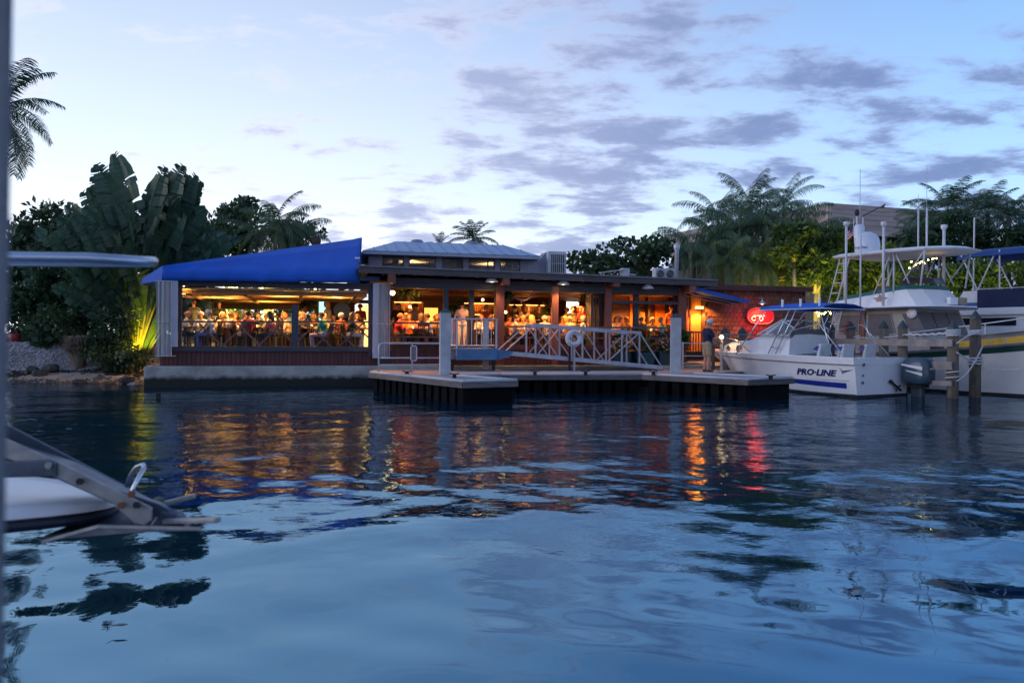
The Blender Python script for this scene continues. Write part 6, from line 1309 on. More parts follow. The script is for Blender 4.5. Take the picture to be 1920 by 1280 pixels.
mb = MB(); mb.box(-3.48, -3.30, yA - 0.03, yA + 0.0, zd, 2.6); part('teak_door_post', mb, redpost, tr)
def frontp(y, f): return Vector((-0.95 - 0.70 * f, y, zd + (zr2 - zd) * f))
for (ya_, yb_) in ((0.60, 1.45), (1.55, 2.25), (2.35, 3.1)):
    mb = MB(); q = [frontp(ya_, .45), frontp(yb_, .45), frontp(yb_, .93), frontp(ya_, .93)]; q = [p + Vector((0.02, 0, 0.01)) for p in q]; mb.prism(q, (0.02, 0, 0)); part('front_window', mb, taupe, tr)
mb = MB(); mb.prism([(-1.0, yA - 0.01, 1.75), (-1.55, yA - 0.01, 1.75), (-1.95, yA + 0.02, 2.5), (-1.45, yA + 0.02, 2.5)], (0, 0.05, 0)); part('corner_window', mb, taupe, tr)
# house roof with rounded brow
mb = MB(); poly = [(-5.2, 0.15), (-1.6, 0.15), (-1.0, 0.5), (-0.72, 1.2), (-0.68, 1.85), (-0.72, 2.5), (-1.0, 3.2), (-1.6, 3.55), (-5.2, 3.55)]
mb.prism([(x, y, zr2 + 0.005) for x, y in poly], (0, 0, 0.09)); part('house_roof', mb, gel2, tr, bevel=0.03)
mb = MB(); mb.tube([(x, y, zr2 + 0.03) for x, y in poly], 0.03, 6, closed=True); part('roof_edge', mb, mat('brow_grey', (0.10, 0.10, 0.13), 0.5), tr)
# flybridge coaming
def ring_(z, ins, fx): return [(-4.6, 0.45 + ins, z), (-2.2, 0.45 + ins, z), (-1.75 + fx, 0.55 + ins, z), (-1.42 + fx, 1.0 + ins * 0.6, z), (-1.32 + fx, 1.85, z), (-1.42 + fx, 2.7 - ins * 0.6, z), (-1.75 + fx, 3.15 - ins, z), (-2.2, 3.25 - ins, z), (-4.6, 3.25 - ins, z)]
def slope(r_, dz): return [(x, y, z - dz * max(0.0, min(1.0, (-1.9 - x) / 2.4))) for x, y, z in r_]
fz0, fz1, fz2 = zr2 + 0.097, 3.32, 3.46
mb = MB(); mb.loft([slope(ring_(fz0, 0, 0.30), 0), slope(ring_(fz1, 0.16, -0.18), 0.32)], closed_ring=False); part('flybridge_coaming', mb, gel2, tr).modifiers.new('s', 'SOLIDIFY').thickness = 0.04
mb = MB(); mb.loft([slope(ring_(fz1 + 0.002, 0.155, -0.17), 0.32), slope(ring_(fz2, 0.19, -0.26), 0.34)], closed_ring=False); part('green_trim', mb, tealc, tr).modifiers.new('s', 'SOLIDIFY').thickness = 0.05
wr = [p for p in slope(ring_(fz2 + 0.06, 0.2, -0.28), 0.0)][2:7]; wr2 = [(x - 0.12, y, z + 0.2) for x, y, z in wr]; mb = MB(); mb.loft([wr, wr2], closed_ring=False); part('wind_screen', mb, mat('brown_smoked_screen', (0.05, 0.035, 0.035), 0.3), tr)
mb = MB(); mb.tube(wr2, 0.025, 6); part('screen_trim', mb, mat('brow_grey', (0.1, 0.1, 0.13), 0.5), tr)
mb = MB(); mb.box(-3.5, -2.9, 1.4, 2.3, 2.76, 3.5); part('helm_seat', mb, mat('brown_seat', (0.09, 0.06, 0.05), 0.7), tr, bevel=0.04)
mb = MB(); st = [];
for k in range(10): a_ = math.pi / 2 + k * math.pi / 5; r_ = 0.20 if k % 2 == 0 else 0.085; st.append((-2.75 + r_ * 1.5 * math.cos(a_), 0.50, 3.0 + r_ * math.sin(a_)))
mb.prism(st, (0, 0.012, 0)); part('star_badge', mb, mat('faded_star', (0.42, 0.25, 0.22), 0.6), tr)
mb = MB(); st = [(-3.95 + r_ * math.cos(a_), yA - 0.06, 2.05 + r_ * math.sin(a_)) for k in range(10) for a_, r_ in [(math.pi / 2 + k * math.pi / 5, 0.26 if k % 2 == 0 else 0.11)]]; mb.prism(st, (0, 0.02, 0)); solo('star_ornament', mb, mat('red_star', (0.36, 0.02, 0.03), 0.5, 0.1), 'red five pointed star hung on the cabin side of the trawler', 'star', TRW)
mb = MB(); q = (-1.35, 0.6, 2.52); mb.lathe([(0.001, 0), (0.16, 0.0), (0.17, 0.05), (0.08, 0.09), (0.001, 0.09)], (-1.55, 0.42, 2.50), 16, 'y'); part('speaker_disc', mb, gel2, tr, smooth=True)
mb = MB(); mb.box(-1.15, -0.95, 2.1, 2.55, 2.80, 3.05); part('searchlight', mb, mat('lamp_box_tan', (0.30, 0.24, 0.16), 0.4), tr, bevel=0.02); mb = MB(); mb.box(-1.12, -0.98, 1.65, 2.09, 2.80, 3.05); part('lamp_housing', mb, gel2, tr, bevel=0.02)
# hardtop and supports
HZ = 4.55
pol = [(-4.6, 0.5), (-2.4, 0.35), (-1.2, 0.55), (-0.55, 1.1), (-0.4, 1.85), (-0.55, 2.6), (-1.2, 3.15), (-2.4, 3.35), (-4.6, 3.2)]
mb = MB(); n_ = len(pol); cx_, cy_ = -2.6, 1.85
mb.loft([[(x, y, HZ) for x, y in pol], [(cx_ + (x - cx_) * 1.02, cy_ + (y - cy_) * 1.02, HZ + 0.05) for x, y in pol], [(cx_ + (x - cx_) * 0.9, cy_ + (y - cy_) * 0.9, HZ + 0.13) for x, y in pol], [(cx_ + (x - cx_) * 0.5, cy_ + (y - cy_) * 0.5, HZ + 0.17) for x, y in pol]]); ht = part('hardtop', mb, gel2, tr, smooth=False)
wtube = mat('white_tube', (0.60, 0.60, 0.64), 0.35, 0.05)
def tt_(name, *pts, r_=0.03, m=wtube): mb = MB(); mb.tube(pts, r_, 7); return part(name, mb, m, tr, smooth=True)
for y in (0.6, 3.1):
    tt_('support', (-4.2, y, 2.76), (-4.25, y, HZ)); tt_('support', (-2.3, y, 3.0), (-2.3, y, HZ)); tt_('support', (-1.35, y, 3.4), (-1.2, y, HZ))
    tt_('brace', (-4.6, y, 2.76), (-4.0, y, HZ)); tt_('brace', (-3.1, y, 3.1), (-2.4, y, HZ), r_=0.022); tt_('brace', (-1.75, y, 3.5), (-2.25, y, HZ), r_=0.022); tt_('brace', (-1.95, y, 3.6), (-1.2, y, HZ), r_=0.022)
for f in (0.1, 0.3, 0.5, 0.7, 0.88): p_, q_ = Vector((-4.6, 0.6, 2.76)).lerp(Vector((-4.0, 0.6, HZ)), f), Vector((-4.95, 0.6, 2.76)).lerp(Vector((-4.4, 0.6, HZ)), f); tt_('ladder_rung', p_, q_, r_=0.018)
tt_('ladder_rail', (-4.95, 0.6, 2.76), (-4.4, 0.6, HZ), r_=0.022)
tt_('side_ladder', (-4.75, 0.25, 1.1), (-4.3, 0.2, 2.7), r_=0.02); tt_('side_ladder', (-4.45, 0.25, 1.1), (-4.0, 0.2, 2.7), r_=0.02)
for k in range(4): tt_('ladder_rung', (-4.75 + 0.1 * (k + 1), 0.24, 1.1 + 0.36 * (k + 1)), (-4.45 + 0.1 * (k + 1), 0.24, 1.1 + 0.36 * (k + 1)), r_=0.016)
def tw_(px, py, y): x, z = TRW.hy(px, py, y); return (x, y, z)
def pole(px, py0, py1, y, r_, cap=0.0):
    p_, q_ = tw_(px, py0, y), tw_(px, py1, y); p_ = (q_[0], y, p_[2]); o = tt_('outrigger_pole' if cap else 'antenna', p_, q_, r_=r_)
    if cap: mb = MB(); mb.lathe([(r_ * 1.3, -0.02), (cap, 0.04), (cap, 0.14), (0.001, 0.16)], (q_[0], y, q_[2] - 0.1), 10); part('pole_cap', mb, wtube, o)
pole(1587, 575, 418, 0.25, 0.042, 0.10); pole(1657, 580, 418, 0.25, 0.045, 0.09); pole(1770, 560, 424, 2.6, 0.05, 0.10); pole(1614, 588, 440, 0.2, 0.03)
pole(1722, 505, 390, 3.2, 0.03); pole(1722, 392, 365, 3.2, 0.008); pole(1738, 508, 390, 3.0, 0.036); pole(1738, 392, 310, 3.0, 0.009); pole(1613, 410, 318, 1.2, 0.011)
q = tw_(1626, 470, 1.3); mb = MB(); mb.lathe([(0.40, 0), (0.42, 0.12), (0.42, 0.38), (0.38, 0.56), (0.27, 0.70), (0.12, 0.77), (0.001, 0.785)], (q[0], q[1], HZ + 0.13), 24); dm = part('satellite_dome', mb, mat('dome_white', (0.62, 0.66, 0.74), 0.3, 0.03), tr, smooth=True)
o = ztext('intellian', 0.14, bluest, tr, (q[0] + 0.06, q[1] - 0.425, HZ + 0.33), 'lettering', ext=0.01); o.rotation_euler = (R(90), 0, R(18))
mb = MB(); mb.lathe([(0.16, 0), (0.18, 0.05), (0.18, 0.62), (0.14, 0.7), (0.001, 0.72)], (q[0] - 0.55, q[1] + 0.3, HZ + 0.55), 14); part('radome', mb, mat('dome_white', (0.62, 0.66, 0.74), 0.3), tr, smooth=True)
tt_('mast', (q[0] - 0.65, q[1] + 0.3, HZ + 0.1), (q[0] - 0.65, q[1] + 0.3, HZ + 1.65), r_=0.035); tt_('mast', (q[0] - 0.4, q[1] + 0.3, HZ + 0.1), (q[0] - 0.4, q[1] + 0.3, HZ + 1.5), r_=0.025)
mb = MB(); zz = HZ + 1.65; mb.tube([(q[0] - 0.4, q[1] + 0.3, zz - 0.1), (q[0] + 0.25, q[1] + 0.3, zz + 0.12)], 0.018, 6); mb.ball((q[0] - 0.65, q[1] + 0.3, zz + 0.05), 0.09, 8, 5, (1, 1, 1.5)); mb.prism([(q[0] + 0.2, q[1] + 0.3, zz + 0.1), (q[0] + 0.5, q[1] + 0.3, zz + 0.24), (q[0] + 0.42, q[1] + 0.3, zz + 0.06)], (0, 0.015, 0)); part('wind_vane', mb, blackr, tr)
mb = MB(); fx, fy, fz = q[0] - 0.80, q[1] + 0.3, HZ + 1.30
for k in range(7):
    mb.mi = k % 2; r_ = []
    for j in range(5): g = j / 4; r_.append([(fx - 0.34 * g, fy + 0.04 * math.sin(g * 6), fz - 0.34 * g - 0.052 * (k + w_) ) for w_ in (0, 1)])
    mb.loft(r_, closed_ring=False)
fl = thing('small_flag', 'small red and white striped flag with blue corner drooping at the trawler mast', 'flag', TRW, (fx, fy, fz - 0.4)); part('stripes', mb, [mat('flag_red', (0.40, 0.03, 0.05), 0.8), mat('flag_white', (0.60, 0.58, 0.58), 0.8)], fl)
mb = MB(); mb.add([(fx, fy - 0.012, fz), (fx - 0.14, fy - 0.012, fz - 0.14), (fx - 0.14, fy - 0.012, fz - 0.33), (fx, fy - 0.012, fz - 0.19)], [(0, 1, 2, 3)]); part('canton', mb, mat('flag_blue', (0.02, 0.03, 0.14), 0.8), fl); mb = MB(); mb.tube([(fx + 0.01, fy, fz - 0.45), (fx + 0.01, fy, fz + 0.2)], 0.012, 5); part('staff', mb, wtube, fl)
# deck rail
rp = [tpt(x, 1, -1, -0.1) + Vector((0, 0, 0.66 + 0.03 * x)) for x in np.linspace(-2.2, 3.2, 8)]
tt_('deck_rail', *rp, r_=0.018)
for x in (-1.2, 1.0, 3.1): p_ = tpt(x, 1, -1, -0.1); tt_('stanchion', p_, p_ + Vector((0.0, 0, 0.66 + 0.03 * x)), r_=0.014)
for (x, s_) in ((-0.55, 0.1), (0.25, 0.12)): p_ = tpt(x, 1, -1, -0.25); mb = MB(); mb.box(p_.x - 0.25, p_.x + 0.12, p_.y, p_.y + 0.2, p_.z - 0.1, p_.z + 0.16); part('deck_hatch', mb, mat('dark_hatch', (0.02, 0.025, 0.035), 0.5), tr, bevel=0.02)
lamp('hardtop_light', 'AREA', TRW.w(-1.7, 1.85, HZ - 0.35), 0.5, (1.0, 0.62, 0.12), size=0.5, aim=TRW.w(-1.7, 1.85, HZ + 2))

# ------------------------------------------------------------------ third boat, blue canvas
_q = at(1800, 640, 29.5); T3 = Frame((_q.x, _q.y), -60.0)
b3 = thing('cabin_cruiser', 'white cabin cruiser with dark blue canvas top and side curtains at the right edge', 'boat', T3, (2, 1.6, 0))
def t3(px, py, y): x, z = T3.hy(px, py, y); return (x, y, z)
navyc = mat('navy_canvas', (0.012, 0.022, 0.08), 0.75, 0.15, 3.0)
mb = MB(); rows = []
for x, h in ((-5, 1.5), (-3, 1.6), (0, 1.65), (3, 1.5), (5, 1.0), (6.2, 0.1)): rows.append([(x, 1.65 - h, 1.5 + 0.04 * x), (x, 1.65 - h * .85, 0.4), (x, 1.65, -0.4), (x, 1.65 + h * .85, 0.4), (x, 1.65 + h, 1.5 + 0.04 * x)])
mb.loft(rows, closed_ring=False); mb.loft([[r_[0], r_[4]] for r_ in rows], closed_ring=False); mb.f.append((0, 1, 2, 3, 4)); mb.m.append(0); part('hull', mb, gel2, b3)
yb_ = 0.35; A0, A1 = t3(1790, 592, yb_), t3(1960, 594, yb_)
mb = MB(); mb.box(A0[0], A1[0] + 1, yb_, 2.9, 1.45, A0[2]); part('cabin', mb, gel2, b3)
W0, W1 = t3(1800, 611, yb_ - 0.02), t3(1905, 594, yb_ - 0.02); mb = MB(); mb.box(W0[0], W1[0], yb_ - 0.02, yb_ - 0.003, W0[2], W1[2] - 0.02); part('cabin_window', mb, mat('dark_blue_glass', (0.008, 0.012, 0.03), 0.12), b3)
mb = MB(); mb.box(A0[0] - 0.2, A1[0] + 1.2, yb_ - 0.15, 3.05, A0[2] + 0.002, A0[2] + 0.26); part('upper_deck', mb, gel2, b3, bevel=0.03)
C0, C1b = t3(1786, 578, yb_), t3(1836, 545, yb_); zc3 = C1b[2]
mb = MB(); mb.prism([(C0[0], yb_, A0[2] + 0.265), (t3(1838, 570, yb_)[0], yb_, A0[2] + 0.265), (t3(1838, 570, yb_)[0], yb_, zc3), (t3(1806, 570, yb_)[0], yb_, zc3)], (0, 2.5, 0)); part('bridge_side', mb, gel2, b3)
mb = MB(); mb.box(t3(1833, 560, yb_)[0], t3(2000, 560, yb_)[0], yb_ - 0.03, yb_ - 0.004, A0[2] + 0.27, zc3 + 0.02); part('side_curtain', mb, navyc, b3)
mb = MB(); p_, q_ = t3(1804, 571, yb_ - 0.01), t3(1832, 571, yb_ - 0.01); mb.box(p_[0], q_[0], yb_ - 0.02, yb_ - 0.004, p_[2] - 0.06, p_[2] + 0.06); part('name_strip', mb, mat('blue_name_strip', (0.02, 0.10, 0.36), 0.5), b3)
zt3 = t3(1860, 470, 0.6)[2]; xa3, xb3 = t3(1802, 470, 0.6)[0], t3(2010, 470, 0.6)[0]
mb = MB(); rr = []
for k in range(8):
    x = xa3 + (xb3 - xa3) * k / 7; rr.append([(x, 0.3, zt3 - 0.20), (x, 0.45, zt3), (x, 1.2, zt3 + 0.14), (x, 2.0, zt3 + 0.14), (x, 2.9, zt3), (x, 3.0, zt3 - 0.2)])
rr[0] = [(x - 0.02, y, z - 0.10) for x, y, z in rr[0]]
mb.loft(rr, closed_ring=False); part('canvas_top', mb, mat('blue_bimini', (0.010, 0.05, 0.20), 0.7, 0.1), b3).modifiers.new('s', 'SOLIDIFY').thickness = 0.02
def t3t(name, *pts, r_=0.028): mb = MB(); mb.tube(pts, r_, 6); part(name, mb, wtube, b3)
for y in (0.4, 2.8):
    for (pa, pb) in ((1808, 1840), (1872, 1838)) if y < 1 else ((1808, 1840),): t3t('bimini_frame', (t3(pa, 480, 0.6)[0], y, zt3 - 0.1), (t3(pb, 545, 0.6)[0], y, zc3 - 0.02))
    t3t('support', (t3(1880, 480, 0.6)[0], y, zt3), (t3(1880, 545, 0.6)[0], y, zc3)); t3t('rail', (t3(1836, 545, 0.6)[0], y, zc3 + 0.06), (xb3, y, zc3 + 0.06), r_=0.018)
p_, q_ = t3(1825, 545, 0.5), t3(1827, 408, 0.5); t3t('antenna', (p_[0], 0.5, p_[2]), (q_[0], 0.5, q_[2]), r_=0.03)
mb = MB(); p_ = t3(1822, 548, 0.6); mb.lathe([(0.1, 0), (0.12, 0.1), (0.001, 0.16)], (p_[0], 0.8, zc3), 10); part('horn', mb, chrome, b3)

# ------------------------------------------------------------------ pilings, boards and ropes between the boats
bd = Vector((0.5, -0.866, 0)); L0 = Vector((12.46, 22.6, 0))
for (k, zt_, r_, lab) in ((0, 1.98, 0.148, 'near wooden piling wrapped in white rope below the trawler cabin front'), (1.54, 2.02, 0.14, 'capped piling second from the roped pair behind the outboard'), (2.17, 2.02, 0.14, 'capped piling midway along the plank rail behind the blue boat'), (3.34, 2.0, 0.145, 'capped piling below the red star'), (4.1, 1.98, 0.14, 'capped piling nearest the white fishing boat seats')):
    q = L0 - bd * k; piling(q.x, q.y, zt_, r_, lab)
qr = at(1829, 600, 22.9); piling(qr.x, qr.y, 2.28, 0.15, 'tallest roped piling with a dark cap at the trawler bow')
wf = thing('pier_rail', 'weathered grey plank rails nailed along the pilings between the boats', 'rail', WORLD, tuple(L0))
nrm = Vector((-0.866, -0.5, 0))
for (k0, k1, z, h) in ((-0.1, 3.9, 1.56, 0.20), (-0.1, 1.7, 0.92, 0.22), (-0.1, 2.2, 0.42, 0.14)):
    p_, q_ = L0 - bd * k0 + nrm * 0.2, L0 - bd * k1 + nrm * 0.2; mb = MB(); mb.bar((p_.x, p_.y, z), (q_.x, q_.y, z), 0.05, h); part('plank', mb, mat('pier_plank', (0.26, 0.215, 0.20), 0.8, 0.3, 3.0, 0.3), wf)
ropem = mat('white_rope', (0.55, 0.55, 0.58), 0.8, 0.15, 20.0)
def sag(a, b, s_, n=14): a, b = Vector(a), Vector(b); return [a.lerp(b, i / n) - Vector((0, 0, s_ * 4 * (i / n) * (1 - i / n))) for i in range(n + 1)]
def rope(pts, label, r_=0.022): mb = MB(); mb.tube(pts, r_, 6); solo('mooring_rope', mb, ropem, label, 'rope', smooth=True)
A_, B_ = Vector((L0.x, L0.y, 0)), Vector((qr.x, qr.y, 0))
def coil(c, z0, turns, r_, n=18, pitch=0.05): return [Vector((c.x + r_ * math.cos(2 * math.pi * i / n), c.y + r_ * math.sin(2 * math.pi * i / n), z0 + pitch * i / n)) for i in range(int(n * turns) + 1)]
rope(coil(A_, 1.74, 4, 0.17), 'white rope coiled round the top of the near roped piling', 0.026); rope(coil(B_, 1.78, 3, 0.17), 'white rope coiled round the top of the tallest roped piling', 0.026); rope(coil(B_, 0.92, 3, 0.19, pitch=0.08), 'white rope coiled low round the tallest roped piling', 0.026); rope(coil(A_, 0.50, 2, 0.19, pitch=0.15), 'white rope looped low round the near roped piling', 0.022)
rope(sag((A_.x, A_.y - 0.19, 1.55), (B_.x, B_.y - 0.19, 1.86), -0.06), 'white rope running up from the near roped piling to the tallest one'); rope(sag((A_.x, A_.y - 0.2, 0.5), (B_.x + 0.1, B_.y - 0.2, 1.5), 0.18), 'white rope hanging in a long curve between the roped pilings'); rope(sag((A_.x, A_.y - 0.2, 1.3), (B_.x, B_.y - 0.2, 0.95), 0.02), 'white rope crossing down from the near to the tallest roped piling')
pk = L0 - bd * 1.54; rope([p + Vector((0, 0, 0.02 * math.sin(i * 1.8))) for i, p in enumerate(sag((A_.x, A_.y - .18, 1.88), (pk.x, pk.y - .2, 1.80), 0.04, 24))], 'thick twisted white rope along the pilings behind the outboard', 0.034)
pk2 = L0 - bd * 3.34; rope(sag((pk.x, pk.y - .2, 1.80), (pk2.x, pk2.y - .2, 1.72), 0.06), 'thin white rope strung towards the red star piling', 0.02)
pe = TRW.w(*tpt(3.2, 0.72, -1, 0.03)); rope(sag((B_.x + .17, B_.y, 0.85), tuple(pe), 0.14), 'dark mooring line sagging along the trawler bow', 0.016)

# ------------------------------------------------------------------ vegetation builders
bark = mat('palm_bark', (0.13, 0.115, 0.10), 0.9, 0.3, 4.0, 0.5, stretch=(1, 1, 5)); bark2 = mat('pale_bark', (0.24, 0.21, 0.17), 0.85, 0.3, 4.0, 0.4)
leafD = mleaf('dark_foliage', (0.016, 0.042, 0.020), (0.055, 0.115, 0.048)); leafM = mleaf('mid_foliage', (0.020, 0.050, 0.022), (0.065, 0.125, 0.050)); leafL = mleaf('fresh_foliage', (0.035, 0.075, 0.016), (0.085, 0.15, 0.035)); leafP = mleaf('palm_leaflets', (0.024, 0.064, 0.036), (0.075, 0.14, 0.07), 0.4); leafW = mleaf('weeping_palm_leaflets', (0.042, 0.092, 0.05), (0.12, 0.19, 0.095), 0.45); leafT = mleaf('traveller_palm_leaves', (0.024, 0.064, 0.038), (0.072, 0.14, 0.074), 0.42); dead = mleaf('dry_fronds', (0.10, 0.085, 0.07), (0.20, 0.17, 0.14), 0.7, 0.1)
def frond(L, e0, droop, n=26, ll=0.55, ld=0.35, wd=0.035, seed=0, fwd=0.55):
    r_ = np.random.RandomState(seed); V = []; F = []; m = 14; P = [np.zeros(3)]; T = []
    for i in range(m):
        u = i / m; a = e0 - droop * u ** 1.25; t = np.array([math.cos(a), 0, math.sin(a)]); T.append(t); P.append(P[-1] + t * L / m)
    T.append(T[-1]); P = np.array(P); T = np.array(T)
    for i in range(m):                                             # rachis as thin 3 sided tube
        w0, w1 = 0.022 * (1 - i / m) + 0.004, 0.022 * (1 - (i + 1) / m) + 0.004; b = len(V)
        for p, w in ((P[i], w0), (P[i + 1], w1)): V += [p + np.array([0, -w, 0]), p + np.array([0, w, 0]), p + np.array([0, 0, w])]
        F += [(b, b + 1, b + 4, b + 3), (b + 1, b + 2, b + 5, b + 4), (b + 2, b, b + 3, b + 5)]
    for k in range(n):
        u = 0.12 + 0.88 * (k + 0.3 * r_.rand()) / n; x = u * m; i = min(m - 1, int(x)); p = P[i] + (P[i + 1] - P[i]) * (x - i); t = T[i]
        lk = ll * (math.sin(math.pi * (0.12 + 0.80 * u)) ** 0.7) * (0.85 + 0.3 * r_.rand())
        for s in (-1, 1):
            d = np.array([0, s, 0]) + t * fwd + np.array([0, 0, -ld + 0.25 * r_.normal() * 0.5]); d /= np.linalg.norm(d); d2 = d + np.array([0, 0, -ld * 1.1]); d2 /= np.linalg.norm(d2)
            w = wd * (0.8 + 0.4 * r_.rand()); b = len(V); q = p + d * lk * 0.5; e = q + d2 * lk * 0.5; V += [p - t * w * 0.5, p + t * w * 0.5, q + t * w * 0.6, q - t * w * 0.6, e]
            F += [(b, b + 1, b + 2, b + 3), (b + 3, b + 2, b + 4, b + 4)]
    return V, F
def mesh_vf(name, V, F, m):
    me = bpy.data.meshes.new(name); me.from_pydata([tuple(v) for v in V], [], [tuple(dict.fromkeys(f)) for f in F]); me.materials.append(m); me.update(); return me
FRONDS = {}
def frond_set(key, L, ll, ld, m, n=26, wd=0.035, els=(75, 50, 25, 0, -30), droop=1.3, fwd=0.55):
    if key not in FRONDS: FRONDS[key] = [mesh_vf('frond', *frond(L, R(e), droop * (0.55 + 0.45 * math.cos(R(e))) + 0.15, n, ll, ld, wd, i * 7 + len(key), fwd), m) for i, e in enumerate(els)]
    return FRONDS[key]
def palm(p, height, key, n, label, group, tr_=0.14, lean=(0, 0), name='palm_tree', scale=1.0, seed=0, low=True, trunk_m=None, only=None, size=1.0):
    r_ = random.Random(seed); t = thing(name, label, 'palm', WORLD, (p[0], p[1], p[2])); ORG[t.name] = (0, 0, 0); t['group'] = group
    top = Vector((lean[0], lean[1], height)); pts = [Vector((lean[0] * f * f, lean[1] * f * f, height * f)) for f in (0, .25, .5, .75, 1)]
    mb = MB(); mb.tube(pts, [tr_ * 1.25, tr_, tr_ * 0.92, tr_ * 0.85, tr_ * 0.8], 10); part('trunk', mb, trunk_m or bark, t, smooth=True)
    fs = FRONDS[key]; els = only or list(range(len(fs)))
    for i in range(n):
        k = els[min(len(els) - 1, int((i / n) * len(els)))]
        s = size * (0.82 + 0.32 * r_.random()); inst('frond', fs[k], t, top, (r_.uniform(-.12, .12), r_.uniform(-.1, .1), i * 2.39996 + r_.uniform(-.25, .25)), (s, s, s))
    return t
def broad(name, p, crown_c, rad, n, ln, m, label, group, cat='tree', seed=0, trunk=True, wid=0.5, clumps=16, trunk_m=None, tr_=0.12, spread=0.34):
    r_ = np.random.RandomState(seed + 100); t = thing(name, label, cat, WORLD, tuple(p)); ORG[t.name] = (0, 0, 0); t['group'] = group
    cc = Vector(crown_c) - Vector(p)
    d = r_.normal(size=(clumps, 3)); d /= np.linalg.norm(d, axis=1)[:, None]; cl = np.array(cc) + d * np.array(rad) * (0.55 + 0.42 * r_.rand(clumps, 1))
    per = n // clumps; C_, D_ = [], []
    for k in range(clumps):
        o = r_.normal(size=(per, 3)); o /= np.linalg.norm(o, axis=1)[:, None]; o *= r_.rand(per, 1) ** 0.4
        C_.append(cl[k] + o * np.array(rad) * spread * (0.7 + 0.6 * r_.rand())); D_.append(o + r_.normal(size=(per, 3)) * 0.6 + np.array([0, 0, 0.15]))
    C_, D_ = np.concatenate(C_), np.concatenate(D_)
    V, F = leaves(C_, D_, ln * (0.6 + 0.7 * r_.rand(len(C_))), wid, r_); o = bpy.data.objects.new('crown', np_mesh('crown', V, F, [m])); C.objects.link(o); o.parent = t
    mb = MB(); hub = cc * 0.55; hub.z = max(0.25, cc.z - rad[2] * 0.9)
    mb.tube([Vector((0, 0, -0.3)), Vector((hub.x * .4, hub.y * .4, hub.z * .5)), hub], [tr_ * 1.3, tr_, tr_ * 0.8], 7); part('trunk', mb, trunk_m or bark2, t, smooth=True)
    for k in range(0, clumps, 2):
        mb = MB(); e = Vector(cl[k]); mid = hub.lerp(e, 0.5) + Vector((0, 0, 0.08)); mb.tube([hub, mid, e], [tr_ * 0.55, tr_ * 0.35, tr_ * 0.12], 5); part('limb', mb, trunk_m or bark2, t, smooth=True)
    return t
def G(px, Y, z=0.72): a, _ = ray(px, 630); return Vector((a * Y, Y, z))
frond_set('royal', 3.3, 0.85, 0.35, leafP, 38, 0.05, (70, 40, 10, -15, -45), 1.25)
frond_set('queen', 2.9, 0.62, 0.75, leafW, 34, 0.032, (75, 55, 35, 15, -10), 1.7)
frond_set('weep', 2.4, 0.55, 1.25, leafW, 30, 0.03, (60, 35, 10, -15, -40), 1.7)
frond_set('small', 1.9, 0.5, 0.3, leafP, 26, 0.045, (72, 45, 18, -8, -30), 1.2)
frond_set('dry', 2.0, 0.5, 1.0, dead, 26, 0.03, (-30, -50, -70), 0.8)
# left royal palm, mostly behind the cabin post
palm(G(-6, 34, 0.9), at(-6, 205, 34).z - 0.9, 'royal', 30, 'tall royal palm with drooping fronds at the far left', 'palms along the shore', 0.16, seed=3, size=0.86)
# traveller's palm fan
base = Vector(at(259, 684, 29.6)); base.z = 0.75
tp_ = thing('traveller_palm', 'huge fan shaped traveller palm lit yellow at its base left of the terrace', 'palm', WORLD, tuple(base)); ORG[tp_.name] = (0, 0, 0)
def tleaf(Lp, Lb, wb, bend, seed, droop=0.5):
    r_ = np.random.RandomState(seed); V = []; F = []; m = 26; P = [np.zeros(3)]; T = []
    Lt = Lp + Lb
    for i in range(m):
        u = i / m; a = math.pi / 2 - bend * u - droop * max(0, u - 0.6) ** 1.6 * 3; t = np.array([math.cos(a), 0, math.sin(a)]); T.append(t); P.append(P[-1] + t * Lt / m)
    T.append(T[-1]); P = np.array(P); T = np.array(T)
    for i in range(m):
        w0, w1 = 0.055 * (1 - 0.8 * i / m), 0.055 * (1 - 0.8 * (i + 1) / m); b = len(V)
        for p, w, t in ((P[i], w0, T[i]), (P[i + 1], w1, T[i + 1])):
            nn = np.array([-t[2], 0, t[0]]); V += [p - nn * w, p + np.array([0, -w * .6, 0]), p + nn * w, p + np.array([0, w * .6, 0])]
        for j in range(4): F.append((b + j, b + (j + 1) % 4, b + 4 + (j + 1) % 4, b + 4 + j))
    ns = 40; s = Lp / Lt
    def ptn(u): x = min(u, 0.999) * m; i = int(x); return P[i] + (P[i + 1] - P[i]) * (x - i), T[i]
    for sd in (-1, 1):
        jit = 0.0; prevq = None; tz = 0.0; ty = 0.22
        for k in range(ns + 1):
            f = k / ns; u = s + (1 - s) * f; p0, t0 = ptn(u); nn = np.array([-t0[2], 0, t0[0]]) * sd
            w = wb * (math.sin(math.pi * min(0.985, 0.07 + 0.90 * f)) ** 0.6) * (0.95 + 0.08 * r_.rand()); tear = r_.rand() < 0.22
            def tipof(): d = nn * 0.95 + t0 * 0.30 + np.array([0, ty, tz]); d /= np.linalg.norm(d); return p0 + d * w * 0.5 + np.array([0, .03, 0]), p0 + d * w + np.array([0, -0.05 * w, -0.06 * w])
            h, q = tipof()
            if prevq is not None:
                b = len(V); V += [pp, p0, h, ph, q, prevq]; F += [(b, b + 1, b + 2, b + 3), (b + 3, b + 2, b + 4, b + 5)]
            if tear:
                tz = -0.28 * r_.rand(); ty = 0.22 + 0.22 * r_.normal(); gap = 0.012 + 0.02 * r_.rand(); p0, t0 = ptn(u + (1 - s) * gap * 0.4); h, q = tipof(); q = q + t0 * gap * 1.6
            pp, ph, prevq = p0, h, q
    return mesh_vf('leaf', V, F, leafT)
